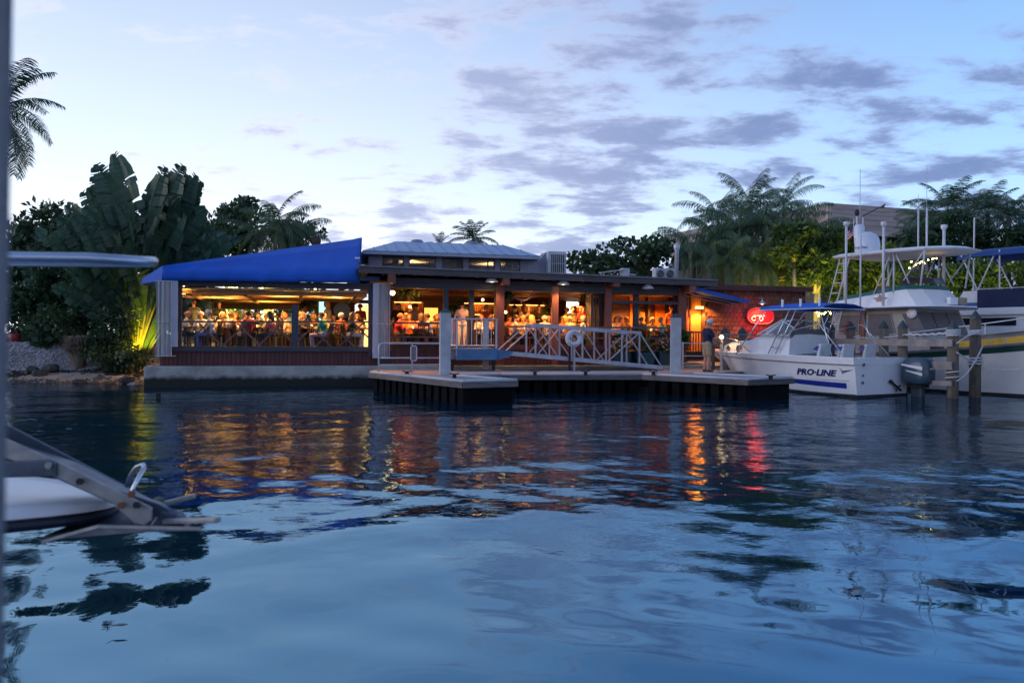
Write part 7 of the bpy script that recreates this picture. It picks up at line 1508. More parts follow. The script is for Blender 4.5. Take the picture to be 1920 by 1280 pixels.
TL = [tleaf(3.2, 2.9, 0.50, 0.16, 1), tleaf(2.8, 2.6, 0.47, 0.40, 2), tleaf(2.3, 2.4, 0.45, 0.62, 3), tleaf(1.6, 2.2, 0.5, 0.8, 4), tleaf(3.2, 2.8, 0.50, 0.22, 5), tleaf(2.4, 2.7, 0.46, 0.5, 6)]
k = 0
FAN = []
rf = random.Random(12)
for i in range(80):
    f = -1 + 2 * ((i * 0.618034) % 1.0); f = math.copysign(abs(f) ** 1.25, f); lvl = i % 3
    mi = (rf.choice((0, 4)), rf.choice((1, 5)), rf.choice((2, 3)))[lvl] if abs(f) < 0.62 else rf.choice((1, 2, 5, 3))
    FAN.append((f * (30 if lvl < 2 else 52), mi, (rf.uniform(-42, 42) if f > 0 else 180 + rf.uniform(-42, 42)) if lvl < 2 else rf.uniform(0, 360), rf.uniform(1.10, 1.30) * (1 - 0.14 * abs(f))))
for (tilt, mi, yaw, sc_) in FAN:
    o = inst('leaf', TL[mi], tp_, (0.05 * math.sin(k * 3), 0.12 * math.cos(k * 2.1), 0), (0, 0, 0), (sc_,) * 3); k += 1
    flip = 1 if abs(((yaw + 90) % 360) - 90) < 90 else -1
    o.matrix_local = Matrix.Translation((-0.10 * 0 + tilt * 0.004, 0.1 * math.cos(k * 2.1), 0)) @ Matrix.Rotation(R(tilt * 0.62), 4, 'Y') @ Matrix.Rotation(R(yaw), 4, 'Z') @ Matrix.Scale(sc_, 4)
for px_, tx_ in ((244, 236), (282, 278)): lamp('garden_uplight', 'SPOT', at(px_, 684, 28.95), 380, (1.0, 0.68, 0.03), size=0.08, spot=62, aim=at(tx_, 596, 29.65), blend=0.9)
# petioles lit at the base: extra sheaths
mb = MB()
sh = []
for i in range(22):
    a = (i - 10.5) / 9.0; mb = MB(); mb.tube([(0.03 * a, -0.05 - 0.02 * (i % 2), -0.1), (0.18 * a, -0.06, 0.7), (0.50 * a, -0.05 + 0.05 * (i % 2), 1.7), (0.85 * a, 0, 2.7)], [0.05, 0.06, 0.05, 0.04], 6); part('leaf_sheath', mb, mat('yellow_green_sheath', (0.20, 0.19, 0.05), 0.5, 0.3, 3.0, stretch=(4, 4, 0.5)), tp_, smooth=True)
GS = 'dark shrubs left of the terrace'
def bush(px, py, Y, wpx, hpx, n, ln, m, label, seed, group=GS, wid=0.55, clumps=14, name='shrub', cat='shrub', zb=0.8):
    c = at(px, py, Y); k = Y / FPX; return broad(name, (c.x, Y, zb), c, (wpx * k / 2, wpx * k / 2 * 0.8, hpx * k / 2), n, ln, m, label, group, cat, seed, wid=wid, clumps=clumps, tr_=0.06, spread=0.42)
bush(70, 590, 31.2, 75, 130, 1500, 0.30, leafD, 'dark broad leaved shrub beside the cabin post above the shell mound', 1)
bush(120, 520, 32.0, 120, 150, 2200, 0.30, leafD, 'tall dark shrub below the traveller palm fan', 2)
bush(185, 560, 31.0, 110, 150, 2200, 0.26, leafD, 'dense dark shrub between the traveller palm and the shell mound', 3)
bush(105, 620, 30.4, 80, 70, 900, 0.26, leafM, 'round leaved green shrub low on the shell mound', 4, wid=0.85)
bush(220, 612, 28.9, 70, 90, 1300, 0.20, leafM, 'leafy grey green shrub in front of the yellow lit fan', 5, wid=0.35)
bush(232, 672, 28.4, 80, 50, 900, 0.18, leafD, 'low dark shrub at the corner of the seawall', 6, zb=0.4)
bush(190, 655, 28.8, 60, 60, 800, 0.18, leafM, 'low green shrub right of the tan grass tuft', 7, zb=0.5)
bush(45, 600, 31.8, 70, 110, 1300, 0.28, leafD, 'dark shrub hugging the cabin post above the red drum', 17)
bush(95, 585, 32.5, 90, 130, 1600, 0.28, leafM, 'mid green shrub between the two dark left shrubs', 18)
bush(140, 618, 30.0, 70, 60, 800, 0.22, leafD, 'low dark shrub on the mound left of the grass', 19)
bush(40, 500, 33.0, 80, 120, 1200, 0.3, leafD, 'tall dark shrub behind the banana plant', 20)
bush(100, 450, 33.0, 110, 110, 1500, 0.30, leafM, 'rounded green tree crown left of the traveller palm', 21, name='dark_tree', cat='tree')
bush(60, 470, 33.5, 110, 120, 1300, 0.30, leafD, 'dark tree crown behind the banana leaves', 8, name='dark_tree', cat='tree')
bush(300, 560, 33.5, 90, 170, 1800, 0.28, leafD, 'dark shrub behind the yellow lit fan', 9)
bush(330, 500, 34.5, 110, 90, 1400, 0.26, leafD, 'dark tree crown above the left awning corner', 10, name='dark_tree', cat='tree')
bp_ = thing('banana_plant', 'banana plant with a few tall paddle leaves by the far left post', 'plant', WORLD, tuple(G(66, 32.5, 0.9))); ORG[bp_.name] = (0, 0, 0)
BL = tleaf(1.2, 1.7, 0.30, 0.5, 9, 0.8)
for k, (yaw, sc_, z_) in enumerate(((170, 1.25, 2.1), (20, 1.1, 2.4), (200, 1.0, 1.4), (90, 1.0, 1.9), (0, 0.9, 2.6))): inst('leaf', BL, bp_, (0, 0, z_), (0, R(6 - 4 * k), R(yaw)), (sc_,) * 3)
mb = MB(); mb.tube([(0, 0, -0.3), (0.02, 0, 1.5), (0, 0, 3.0)], [0.13, 0.11, 0.07], 8); part('stem', mb, bark2, bp_, smooth=True)
# tan ornamental grass
def tuft(px, py, Y, h, n, m, label, seed, spread=0.5):
    r_ = np.random.RandomState(seed); p = at(px, py, Y); t = thing('grass_tuft', label, 'grass', WORLD, tuple(p)); ORG[t.name] = (0, 0, 0); V, F = [], []
    for i in range(n):
        a = r_.rand() * 6.283; o = np.array([math.cos(a), math.sin(a), 0]); b = o * 0.16 * r_.rand(); hh = h * (0.6 + 0.5 * r_.rand()); sp = spread * (0.2 + 0.8 * r_.rand()); w = 0.012; s = np.array([-o[1], o[0], 0]) * w; k = len(V)
        p1 = b + o * sp * 0.35 + np.array([0, 0, hh * 0.65]); p2 = b + o * sp * 0.8 + np.array([0, 0, hh * 0.95]); p3 = b + o * sp * 1.15 + np.array([0, 0, hh * 0.88]); V += [b - s, b + s, p1 + s, p1 - s, p2 + s * 1.6, p2 - s * 1.6, p3]; F += [(k, k + 1, k + 2, k + 3), (k + 3, k + 2, k + 4, k + 5), (k + 5, k + 4, k + 6, k + 6)]
    o = bpy.data.objects.new('blades', mesh_vf('blades', V, F, m)); C.objects.link(o); o.parent = t; o['kind'] = 'stuff'
tuft(148, 690, 28.9, 1.15, 700, mleaf('tan_grass', (0.14, 0.11, 0.08), (0.30, 0.24, 0.18), 0.7, 0.15), 'tan fountain grass tuft beside the shell mound', 3, 0.62)
tuft(205, 695, 28.3, 0.6, 250, leafM, 'low green grass tuft at the beach edge', 4, 0.4)
# beach stones and red drum
rockm = mat('dark_beach_stone', (0.05, 0.045, 0.045), 0.9, 0.4, 6.0, 0.6); rock2 = mat('pale_beach_stone', (0.24, 0.22, 0.22), 0.9, 0.3, 6.0, 0.5)
def rock(px, py, Y, s_, m, label, seed):
    p = at(px, py, Y); mb = MB(); mb.ball((0, 0, 0), s_, 10, 7, (1.3, 1, 0.7)); r_ = random.Random(seed)
    for i, v in enumerate(mb.v): q = Vector(v); k = 1 + 0.35 * mnoise.noise(q / s_ * 1.3 + Vector((seed, 0, 0))); mb.v[i] = tuple(Vector(p) + q * k)
    solo('stone', mb, m, label, 'stone', smooth=False, group='stones on the little beach')
for i, (px, py, Y, s_, m, lab) in enumerate(((152, 718, 27.0, 0.20, rockm, 'largest dark stone at the waterline of the beach'), (175, 719, 26.9, 0.13, rockm, 'small dark stone right of the largest beach stone'), (188, 709, 27.6, 0.15, rockm, 'dark stone a little up the beach'), (205, 720, 26.8, 0.16, rockm, 'dark stone at the waterline below the green tuft'), (238, 712, 26.9, 0.2, rockm, 'dark stone close to the seawall corner'), (250, 722, 26.4, 0.15, rock2, 'pale stone touching the seawall corner'), (187, 685, 28.6, 0.16, rock2, 'pale stone beside the tan grass'), (75, 700, 28.0, 0.22, rockm, 'dark seaweed covered stone below the shell mound'), (95, 690, 28.5, 0.24, rockm, 'dark rock in the face of the shell mound'), (60, 692, 28.4, 0.18, rockm, 'smaller dark rock left in the face of the shell mound'), (40, 716, 27.2, 0.1, rockm, 'tiny dark stone at the far left waterline'))): rock(px, py, Y, s_, m, lab, i)
mb = MB(); q = at(28, 648, 30.6); mb.lathe([(0.19, 0), (0.2, 0.02), (0.19, 0.2), (0.2, 0.22), (0.19, 0.42), (0.2, 0.44), (0.19, 0.62), (0.001, 0.62)], (q.x, q.y, q.z - 0.15), 16); solo('red_drum', mb, mat('faded_red_drum', (0.32, 0.02, 0.03), 0.5, 0.2), 'red drum half hidden by the cabin post on the beach', 'drum', smooth=True)
# behind the terrace
GB = 'trees behind the blue canvas'
def tree(px, py, Y, wpx, hpx, n, ln, m, label, seed, group, wid=0.5, clumps=20, tm=None, z=0.72): c = at(px, py, Y); k = Y / FPX; return broad('broadleaf_tree', (c.x, Y, z), c, (wpx * k / 2, wpx * k / 2 * 0.8, hpx * k / 2), n, ln, m, label, group, 'tree', seed, wid=wid, clumps=clumps, trunk_m=tm)
tree(440, 430, 43, 100, 110, 2600, 0.32, leafD, 'dark leafy tree with a ragged top behind the blue canvas', 11, GB)
tree(445, 385, 44, 60, 40, 380, 0.30, leafD, 'sparse high twigs above the dark leafy tree', 12, GB, clumps=12)
tree(385, 455, 40, 90, 110, 2600, 0.26, leafM, 'rounded dark green tree directly above the left part of the blue canvas', 13, GB)
tree(360, 420, 44, 60, 60, 1200, 0.3, leafM, 'green tree between the traveller palm and the ragged tree', 14, GB)
tree(560, 450, 46, 90, 70, 1600, 0.28, leafD, 'dark tree at the right end of the trees behind the canvas', 15, GB)
palm(G(515, 43), at(515, 415, 43).z - 0.72, 'royal', 9, 'ragged palm with one frond curling up behind the canvas', GB, 0.13, seed=8, size=0.78)
for px, py, Y, lab, s in ((480, 440, 41.5, 'weeping palm left behind the canvas', 1), (525, 425, 41, 'weeping palm in the middle behind the canvas', 2), (550, 445, 42, 'weeping palm right behind the canvas', 3)):
    palm(G(px, Y), at(px, py, Y).z - 0.72, 'weep', 22, lab, GB, 0.11, seed=20 + s, size=0.95)
mb = MB(); q = at(592, 452, 41); mb.ball(q, 0.28, 12, 8); mb.lathe([(0.12, -2.2), (0.12, -0.2)], tuple(q), 8); solo('ball_finial', mb, mat('dark_terracotta', (0.07, 0.045, 0.04), 0.7), 'dark round finial just above the blue canvas edge', 'finial', smooth=True)
# garden behind the terrace: lit trunks, fence, shrubs
for px, Y, lab in ((431, 38.5, 'palm trunk wrapped in yellow fairy lights left behind the terrace'), (503, 38.0, 'palm trunk wrapped in yellow fairy lights right behind the terrace')):
    p = G(px, Y); t = thing('lit_palm_trunk', lab, 'tree', WORLD, tuple(p)); ORG[t.name] = (0, 0, 0); mb = MB(); mb.tube([(0, 0, -0.2), (0.05, 0, 2.5), (0, 0, 4.7)], [0.3, 0.26, 0.2], 10); part('trunk', mb, mat('lit_trunk_bark', (0.35, 0.32, 0.12), 0.8, 0.3, 4.0), t, smooth=True)
    mb = MB(); r_ = random.Random(px)
    for i in range(150): a = i * 0.62; z = 0.8 + i * 0.022; mb.ball((0.33 * math.cos(a) + r_.uniform(-.05, .05), 0.33 * math.sin(a), z + r_.uniform(-.04, .04)), 0.026, 6, 4)
    o = part('fairy_lights', mb, memit('fairy_light', (1.0, 0.86, 0.25), 9.0), t); o['kind'] = 'stuff'
    lamp('fairy_glow', 'POINT', p + Vector((0, -0.9, 2.2)), 40, (1.0, 0.85, 0.25), size=0.2)
wfn = thing('white_fence', 'white board fence in the garden behind the terrace', 'fence', WORLD, tuple(G(520, 39.5)))
for k in range(22): mb = MB(); p = G(478 + k * 4.4, 39.5); mb.box(p.x - 0.05, p.x + 0.05, p.y, p.y + 0.03, 0.7, 2.55); part('board', mb, white, wfn)
mb = MB(); p_, q_ = G(476, 39.45), G(575, 39.45); mb.bar((p_.x, p_.y, 2.62), (q_.x, q_.y, 2.62), 0.08, 0.1); part('rail', mb, darkwood, wfn)
for i, (px, py, Y, w_, h_) in enumerate(((355, 590, 37.5, 60, 70), (400, 580, 38.5, 70, 80), (460, 570, 39, 80, 90), (540, 560, 41, 90, 80), (590, 580, 38, 60, 80))): bush(px, py, Y, w_, h_, 900, 0.24, leafM, ('garden shrub at the left end', 'garden shrub left of the first lit trunk', 'garden shrub between the lit trunks', 'garden shrub behind the white fence', 'garden shrub at the right end')[i] + ' seen through the terrace', 50 + i, 'garden shrubs behind the terrace')
lamp('garden_light', 'POINT', G(450, 36.8, 2.6), 60, (0.95, 0.85, 0.3), size=0.3)
# over the roof
palm(G(886, 58), at(886, 449, 58).z - 0.72, 'small', 20, 'small palm with a full crown rising behind the blue cupola roof', 'palms behind the roofs', 0.14, seed=31, size=1.12)
palm(G(823, 75), at(823, 462, 75).z - 0.72, 'small', 12, 'tiny palm top peeping over the cupola ridge', 'palms behind the roofs', 0.12, seed=32, size=0.9)
GR = 'round leaved trees behind the flat roof'
leafS = mleaf('sea_grape_leaves', (0.022, 0.055, 0.026), (0.075, 0.145, 0.06), 0.4)
tree(1205, 485, 42, 150, 80, 2400, 0.24, leafS, 'large round leaved tree behind the roof left of the flue', 61, GR, wid=0.95, clumps=24)
tree(1112, 495, 41, 80, 50, 700, 0.22, leafS, 'small round leaved tree with open twigs behind the roof', 62, GR, wid=0.95, clumps=14)
tree(1078, 490, 42, 36, 34, 260, 0.20, leafS, 'little round leaved crown beside the air handler', 63, GR, wid=0.95, clumps=8)
# right hand palm clump
GC = 'palms clumped behind the shingled wing'
palm(G(1405, 43), at(1405, 392, 43).z - 0.72, 'queen', 22, 'tallest queen palm with arching fronds above the clump', GC, 0.15, seed=41, size=0.95)
palm(G(1468, 44), at(1468, 388, 44).z - 0.72, 'queen', 16, 'queen palm arching to the right on the clump', GC, 0.14, seed=42, size=0.85)
palm(G(1345, 42), at(1345, 415, 42).z - 0.72, 'queen', 16, 'queen palm arching to the left on the clump', GC, 0.13, seed=43, size=0.9)
for i, (px, py, Y, lab) in enumerate(((1300, 470, 40.5, 'short weeping palm beside the flue pipe'), (1340, 450, 40, 'weeping palm at the left of the clump'), (1385, 430, 40, 'weeping palm left of the clump middle'), (1430, 425, 39.5, 'weeping palm in the clump middle'), (1475, 430, 40, 'weeping palm right of the clump middle'), (1360, 500, 38.5, 'low weeping palm just over the roof edge'), (1420, 490, 38, 'low weeping palm behind the red sign'), (1465, 495, 38.5, 'low weeping palm behind the right end of the wing'), (1505, 450, 40.5, 'weeping palm at the right of the clump'))):
    palm(G(px, Y), at(px, py, Y).z - 0.72, 'weep', 26, lab, GC, 0.12, seed=70 + i, size=1.05)
for i, (px, py) in enumerate(((1330, 500), (1420, 465))):
    p = G(px, 39.2); t = palm(p, at(px, py, 39.2).z - 0.72, 'dry', 9, ('dead brown frond skirt on a low trunk left in the clump', 'dead brown frond skirt in the middle of the clump')[i], GC, 0.12, seed=90 + i, size=1.1)
for px, e in ((1400, 60), (1455, 70)): lamp('garden_uplight', 'POINT', G(px, 37.2, 2.2), e, (1.0, 0.55, 0.08), size=0.1)
GL_ = 'yellow lit trees behind the trawler'
for i, (px, py, w_, h_, lab) in enumerate(((1490, 455, 85, 80, 'bushy umbrella tree lit from below at the clump edge'), (1535, 448, 90, 60, 'upper umbrella tree left of the brown building'), (1580, 470, 90, 90, 'yellow lit umbrella tree behind the trawler mast'), (1530, 510, 100, 90, 'low umbrella tree lit yellow behind the blue boat top'), (1650, 500, 100, 80, 'yellow lit bush under the trawler hardtop'), (1600, 545, 100, 60, 'low yellow lit bush behind the trawler ladder'))):
    Y = 36.5 + (i % 3); c = at(px, py, Y); k = Y / FPX; broad('umbrella_tree', (c.x, Y, 0.72), c, (w_ * k / 2, w_ * k * .4, h_ * k / 2), 1500, 0.30, leafL, lab, GL_, 'tree', 80 + i, wid=0.42, clumps=16, trunk_m=mat('pale_lit_bark', (0.36, 0.32, 0.24), 0.8, 0.2), tr_=0.10)
def up(px, Y, z, e, col): lamp('garden_uplight', 'SPOT', G(px, Y, z), e, col, size=0.15, spot=125, aim=G(px, Y + 2.2, z + 2.4), blend=0.9)
for px, Y, z, e in ((1490, 34.2, 2.2, 90), (1535, 34.0, 2.0, 130), (1585, 34.0, 2.6, 120), (1655, 35.0, 2.2, 70)): up(px, Y, z, e * 1.6, (1.0, 0.80, 0.06))
# right edge palms and hedge
GE = 'palms at the right edge'
for i, (px, py, Y, s) in enumerate(((1735, 415, 46, 1.0), (1775, 395, 47, 1.1), (1815, 405, 45, 1.0), (1850, 400, 48, 1.1), (1890, 405, 46, 1.1), (1935, 410, 47, 1.0), (1715, 445, 44, .8))):
    palm(G(px, Y), at(px, py, Y).z - 0.72, 'royal' if i % 2 else 'queen', 18, ('palm left of the right edge group', 'tallest palm above the right edge group', 'drooping palm in the right edge group', 'full palm right of the tallest one', 'palm above the blue canvas boat', 'palm cut off by the right picture edge', 'low palm touching the brown building')[i], GE, 0.15, seed=110 + i, size=0.75 * s)
for i, (px, py, w_, h_) in enumerate(((1740, 455, 90, 80), (1800, 450, 100, 90), (1870, 455, 110, 80), (1935, 455, 80, 80))): tree(px, py, 44, w_, h_, 1600, 0.3, leafD, ('dark tree under the left palms', 'dark tree under the tallest palm', 'dark tree above the blue canvas boat', 'dark tree at the very right')[i] + ' of the right edge', 120 + i, GE)
for i, (px, py, w_, h_) in enumerate(((1755, 525, 80, 70), (1810, 520, 90, 60), (1870, 515, 100, 70), (1930, 520, 90, 70), (1780, 570, 90, 60), (1880, 560, 120, 60))):
    c = at(px, py, 37.5 + (i % 2)); k = c.y / FPX; broad('hedge_bush', (c.x, c.y, 0.72), c, (w_ * k / 2, w_ * k * .35, h_ * k / 2), 1500, 0.24, leafL, ('lit hedge bush right of the trawler bridge', 'lit hedge bush left of the blue canvas frame', 'lit hedge bush under the blue canvas', 'lit hedge bush at the right edge', 'low lit hedge bush behind the trawler bow', 'low lit hedge bush behind the blue curtains')[i], 'yellow lit hedge on the right', 'hedge', 130 + i, wid=0.5, clumps=16, tr_=0.05)
for px, e in ((1765, 100), (1835, 90), (1900, 80)): up(px, 35.0, 2.0, e * 1.5, (0.95, 0.85, 0.06))
def fairy(px0, py0, px1, py1, Y, n, label, seed):
    r_ = random.Random(seed); mb = MB(); pts = []
    for i in range(n): f = i / (n - 1); p = at(px0 + (px1 - px0) * f, py0 + (py1 - py0) * f + r_.uniform(-6, 6), Y + r_.uniform(-.15, .15)); pts.append(p); mb.ball(p, 0.035, 6, 4)
    t = thing('string_lights', label, 'string lights', WORLD, tuple(pts[0])); o = part('bulbs', mb, memit('string_bulb', (1.0, 0.72, 0.15), 14.0), t); o['kind'] = 'stuff'; mb = MB(); mb.tube(pts, 0.008, 4); part('wire', mb, dark, t)
fairy(1532, 590, 1566, 574, 34.0, 14, 'warm string lights twinkling behind the blue boat top', 1); fairy(1705, 497, 1756, 484, 34.5, 14, 'warm string lights seen under the trawler hardtop', 2); fairy(1548, 582, 1590, 600, 34.2, 10, 'warm string lights low behind the trawler stern', 3)
# ------------------------------------------------------------------ brown building beyond the trees
bb = thing('brown_building', 'large brown boarded building with a heavy flat roof band beyond the palms', 'building', WORLD, tuple(G(1555, 70)))
Cn = at(1555, 381, 70); La = at(1247, 441, 92.7); Ra = at(1760, 396, 74)
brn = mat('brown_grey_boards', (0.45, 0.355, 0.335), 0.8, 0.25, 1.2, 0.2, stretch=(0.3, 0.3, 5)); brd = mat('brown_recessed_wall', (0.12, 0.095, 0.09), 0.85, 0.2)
zt_b = Cn.z
for a_, b_ in ((La, Cn), (Cn, Ra)):
    d = Vector((b_.x - a_.x, b_.y - a_.y, 0)).normalized()
    for k in range(6):
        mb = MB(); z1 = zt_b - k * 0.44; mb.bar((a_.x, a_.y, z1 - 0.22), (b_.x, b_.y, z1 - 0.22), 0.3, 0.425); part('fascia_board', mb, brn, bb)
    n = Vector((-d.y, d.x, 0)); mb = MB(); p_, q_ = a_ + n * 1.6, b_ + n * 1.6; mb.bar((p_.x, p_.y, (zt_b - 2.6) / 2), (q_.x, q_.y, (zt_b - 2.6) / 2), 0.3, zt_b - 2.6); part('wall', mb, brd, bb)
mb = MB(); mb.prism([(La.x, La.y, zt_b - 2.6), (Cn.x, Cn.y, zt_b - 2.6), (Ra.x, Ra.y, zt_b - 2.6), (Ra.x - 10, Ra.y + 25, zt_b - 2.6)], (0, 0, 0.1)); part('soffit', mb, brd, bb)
p_ = at(1664, 447, 73.5); mb = MB(); mb.prism([(p_.x + 0.6 * math.cos(a), p_.y, p_.z + 1.2 * math.sin(a)) for a in np.linspace(0, math.pi, 10)] + [(p_.x - 0.6, p_.y, p_.z - 1.5), (p_.x + 0.6, p_.y, p_.z - 1.5)], (0, 0.1, 0)); part('arched_opening', mb, dark, bb)
bh = thing('blue_roof_house', 'house with a ribbed blue roof slope cut by the right picture edge', 'house', WORLD, tuple(G(1930, 52)))
a_, b_, c_, d_ = at(1903, 432, 52), at(1990, 436, 52), at(1990, 395, 56), at(1915, 402, 56); mb = MB(); mb.prism([a_, b_, c_, d_], (0, 0, -0.15)); part('roof', mb, metalroof, bh)
for k in range(9): mb = MB(); f = k / 8; p_, q_ = a_.lerp(b_, f), d_.lerp(c_, f); mb.bar(p_ + Vector((0, 0, .03)), q_ + Vector((0, 0, .03)), 0.08, 0.08); part('roof_rib', mb, metalroof, bh)
mb = MB(); mb.box(a_.x + 0.4, b_.x, 52.5, 56, 0.7, a_.z - 0.1); part('wall', mb, white, bh)

# ------------------------------------------------------------------ foreground: neighbouring bow with anchor, rail, cabin post
fb = thing('anchored_bow', 'white boat bow with steel anchor roller, plow anchor and rounded rail at the left', 'boat', WORLD, (-2.4, 3.1, 0))
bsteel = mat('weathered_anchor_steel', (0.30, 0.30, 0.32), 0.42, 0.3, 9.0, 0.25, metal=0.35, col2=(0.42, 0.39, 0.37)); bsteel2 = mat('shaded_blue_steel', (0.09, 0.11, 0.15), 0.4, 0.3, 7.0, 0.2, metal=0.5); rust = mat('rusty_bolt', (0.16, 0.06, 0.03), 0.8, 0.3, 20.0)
def bowring(z, k): return [(-5.0, 3.12 - 0.75 * k, z)] + [(-2.55 + 1.02 * k * math.sin(a), 3.12 - 0.34 * k * math.cos(a) * (1 + 0.5 * (1 - math.sin(a))), z) for a in np.linspace(0, math.pi, 19)] + [(-5.0, 3.12 + 0.75 * k, z)]
mb = MB(); mb.loft([bowring(0.99, 0.97), bowring(1.0, 1.0), bowring(1.03, 0.995), bowring(1.045, 0.96), bowring(1.052, 0.80)], cap=True); part('pulpit', mb, mat('bow_gelcoat', (0.80, 0.79, 0.82), 0.3, 0.05), fb, smooth=True).modifiers.new('es', 'EDGE_SPLIT').split_angle = R(50)
mb = MB(); mb.loft([bowring(0.945, 0.93), bowring(0.955, 1.0), bowring(0.988, 1.01)], cap=True); part('rubber_edge', mb, mat('navy_rubber_edge', (0.012, 0.014, 0.03), 0.5), fb, smooth=True)
mb = MB(); rows = []
for x, w_ in ((-2.5, 0.02), (-2.9, 0.35), (-3.6, 0.75), (-5, 1.1), (-7, 1.3)): rows.append([(x, 3.12 - w_, 0.944), (x - 0.2, 3.12 - w_ * .8, 0.3), (x - 0.5, 3.12, -0.3), (x - 0.2, 3.12 + w_ * .8, 0.3), (x, 3.12 + w_, 0.944)])
mb.loft(rows, closed_ring=False); part('hull', mb, MATS['bow_gelcoat'], fb, smooth=True)
NY, FY = 2.86, 3.06
def plate(name, pxs, Y, th, m, bev=0.004): mb = MB(); mb.prism([at(x, y, Y) for x, y in pxs], (0, th, 0)); return part(name, mb, m, fb, bevel=bev)
plate('roller_cheek', [(-140, 757), (102, 862), (285, 952), (283, 975), (270, 985), (250, 980), (208, 942), (100, 893), (-140, 800)], NY, 0.012, bsteel)
plate('roller_cheek', [(-140, 740), (22, 800), (302, 946), (302, 965), (285, 975), (240, 955), (20, 840), (-140, 780)], FY, 0.012, bsteel2)
plate('bracket', [(-140, 872), (90, 862), (104, 868), (104, 893), (-140, 899)], NY - 0.014, 0.012, bsteel2)
mb = MB(); mb.prism([at(-140, 800, NY + .02), at(100, 880, NY + .02), at(240, 950, NY + .02), at(240, 957, NY + .02), at(100, 890, NY + .02), at(-140, 806, NY + .02)], (0, 0.16, 0)); part('roller_floor', mb, bsteel2, fb)
mb = MB(); p_ = at(262, 962, NY + 0.02); mb.lathe([(0.001, 0), (0.03, 0), (0.02, 0.08), (0.03, 0.16), (0.001, 0.16)], (p_.x, p_.y, p_.z), 12, 'y'); part('roller', mb, blackr, fb, smooth=True)
for (x, y, m) in ((228, 947, rust), (92, 872, bsteel), (247, 926, rust), (150, 902, dark), (257, 946, dark)):
    p_ = at(x, y, NY - 0.016); mb = MB(); mb.lathe([(0.001, -0.008), (0.013, -0.008), (0.013, 0.004), (0.001, 0.004)], (p_.x, p_.y, p_.z), 6, 'y'); part('bolt', mb, m, fb)
mb = MB(); p_ = [at(x, y, NY - 0.01 + 0.10 * f) for x, y, f in ((246, 930, 0), (250, 915, 0), (262, 892, 0.2), (271, 878, 0.45), (268, 871, 0.6), (256, 876, 0.8), (245, 892, 1.0), (238, 912, 1.1))]; mb.tube(p_, 0.0085, 8); part('keeper_hoop', mb, chrome, fb, smooth=True)
# plow anchor: shank, blades, stock
AY = 2.97
mb = MB(); mb.prism([at(100, 880, AY - 0.02), at(300, 945, AY - 0.02), at(340, 968, AY - 0.02), at(320, 985, AY - 0.02), at(285, 978, AY - 0.02), at(100, 895, AY - 0.02)], (0, 0.03, 0)); sk_ = part('anchor_shank', mb, bsteel2, fb, bevel=0.004)
tipL, keel_, topR = at(86, 1008, AY + 0.03), at(345, 992, AY), at(338, 958, AY)
for sd in (-1, 1):
    mb = MB(); e = at(410, 973, AY) if sd < 0 else at(340, 968, AY); e = Vector((e.x, AY + sd * 0.17, e.z)); mid = at(215, 985, AY); mid = Vector((mid.x, AY + sd * 0.12, mid.z + 0.02))
    t2 = Vector((tipL.x + 0.03, AY + sd * 0.05, tipL.z)); V_ = [tipL, at(250, 998, AY), keel_, e, mid, t2] if sd < 0 else [tipL, at(250, 990, AY + 0.02), at(340, 975, AY + 0.02), at(305, 955, AY + 0.14), at(200, 962, AY + 0.14)]
    mb.prism(V_, (0, 0.0, 0.012)); part('anchor_fluke', mb, bsteel if sd < 0 else bsteel2, fb)
    mb = MB(); p0 = at(318, 972, AY) if sd < 0 else at(300, 948, AY); p1 = at(410, 974, AY - 0.12) if sd < 0 else at(366, 929, AY + 0.06); mb.bar(Vector((p0.x, AY + sd * 0.04, p0.z)), p1, 0.03, 0.018); part('anchor_arm', mb, bsteel, fb, bevel=0.004)
mb = MB(); mb.prism([at(300, 958, AY - 0.03), at(330, 962, AY - 0.03), at(350, 990, AY - 0.03), at(300, 998, AY - 0.03), at(280, 985, AY - 0.03)], (0, 0.06, 0)); part('anchor_crown', mb, bsteel2, fb, bevel=0.006)
# rail
zr_ = at(150, 480, 2.5).z; xr = at(262, 481, 2.6).x
mb = MB(); mb.tube([(-4.8, 2.42, zr_ - 0.02), (-2.6, 2.48, zr_), (xr - 0.12, 2.51, zr_ - 0.005), (xr - 0.04, 2.53, zr_ - 0.008), (xr, 2.60, zr_ - 0.006), (xr, 2.70, zr_ + 0.002), (xr - 0.04, 2.79, zr_ + 0.007), (xr - 0.12, 2.82, zr_ + 0.01), (-2.6, 2.86, zr_ + 0.015), (-4.8, 2.95, zr_ + 0.01)], 0.0165, 14); part('bow_rail', mb, mat('brushed_rail_tube', (0.42, 0.46, 0.56), 0.28, 0.05, metal=0.8), fb, smooth=True)
for (x, y0, y1) in ((-2.6, 2.48, 2.88), (-2.6, 2.86, 3.36), (-4.2, 2.43, 2.6), (-4.2, 2.92, 3.6)): mb = MB(); mb.tube([(x, y0, zr_), (x - 0.15, y1, 1.13)], 0.018, 8); part('stanchion', mb, chrome, fb, smooth=True)
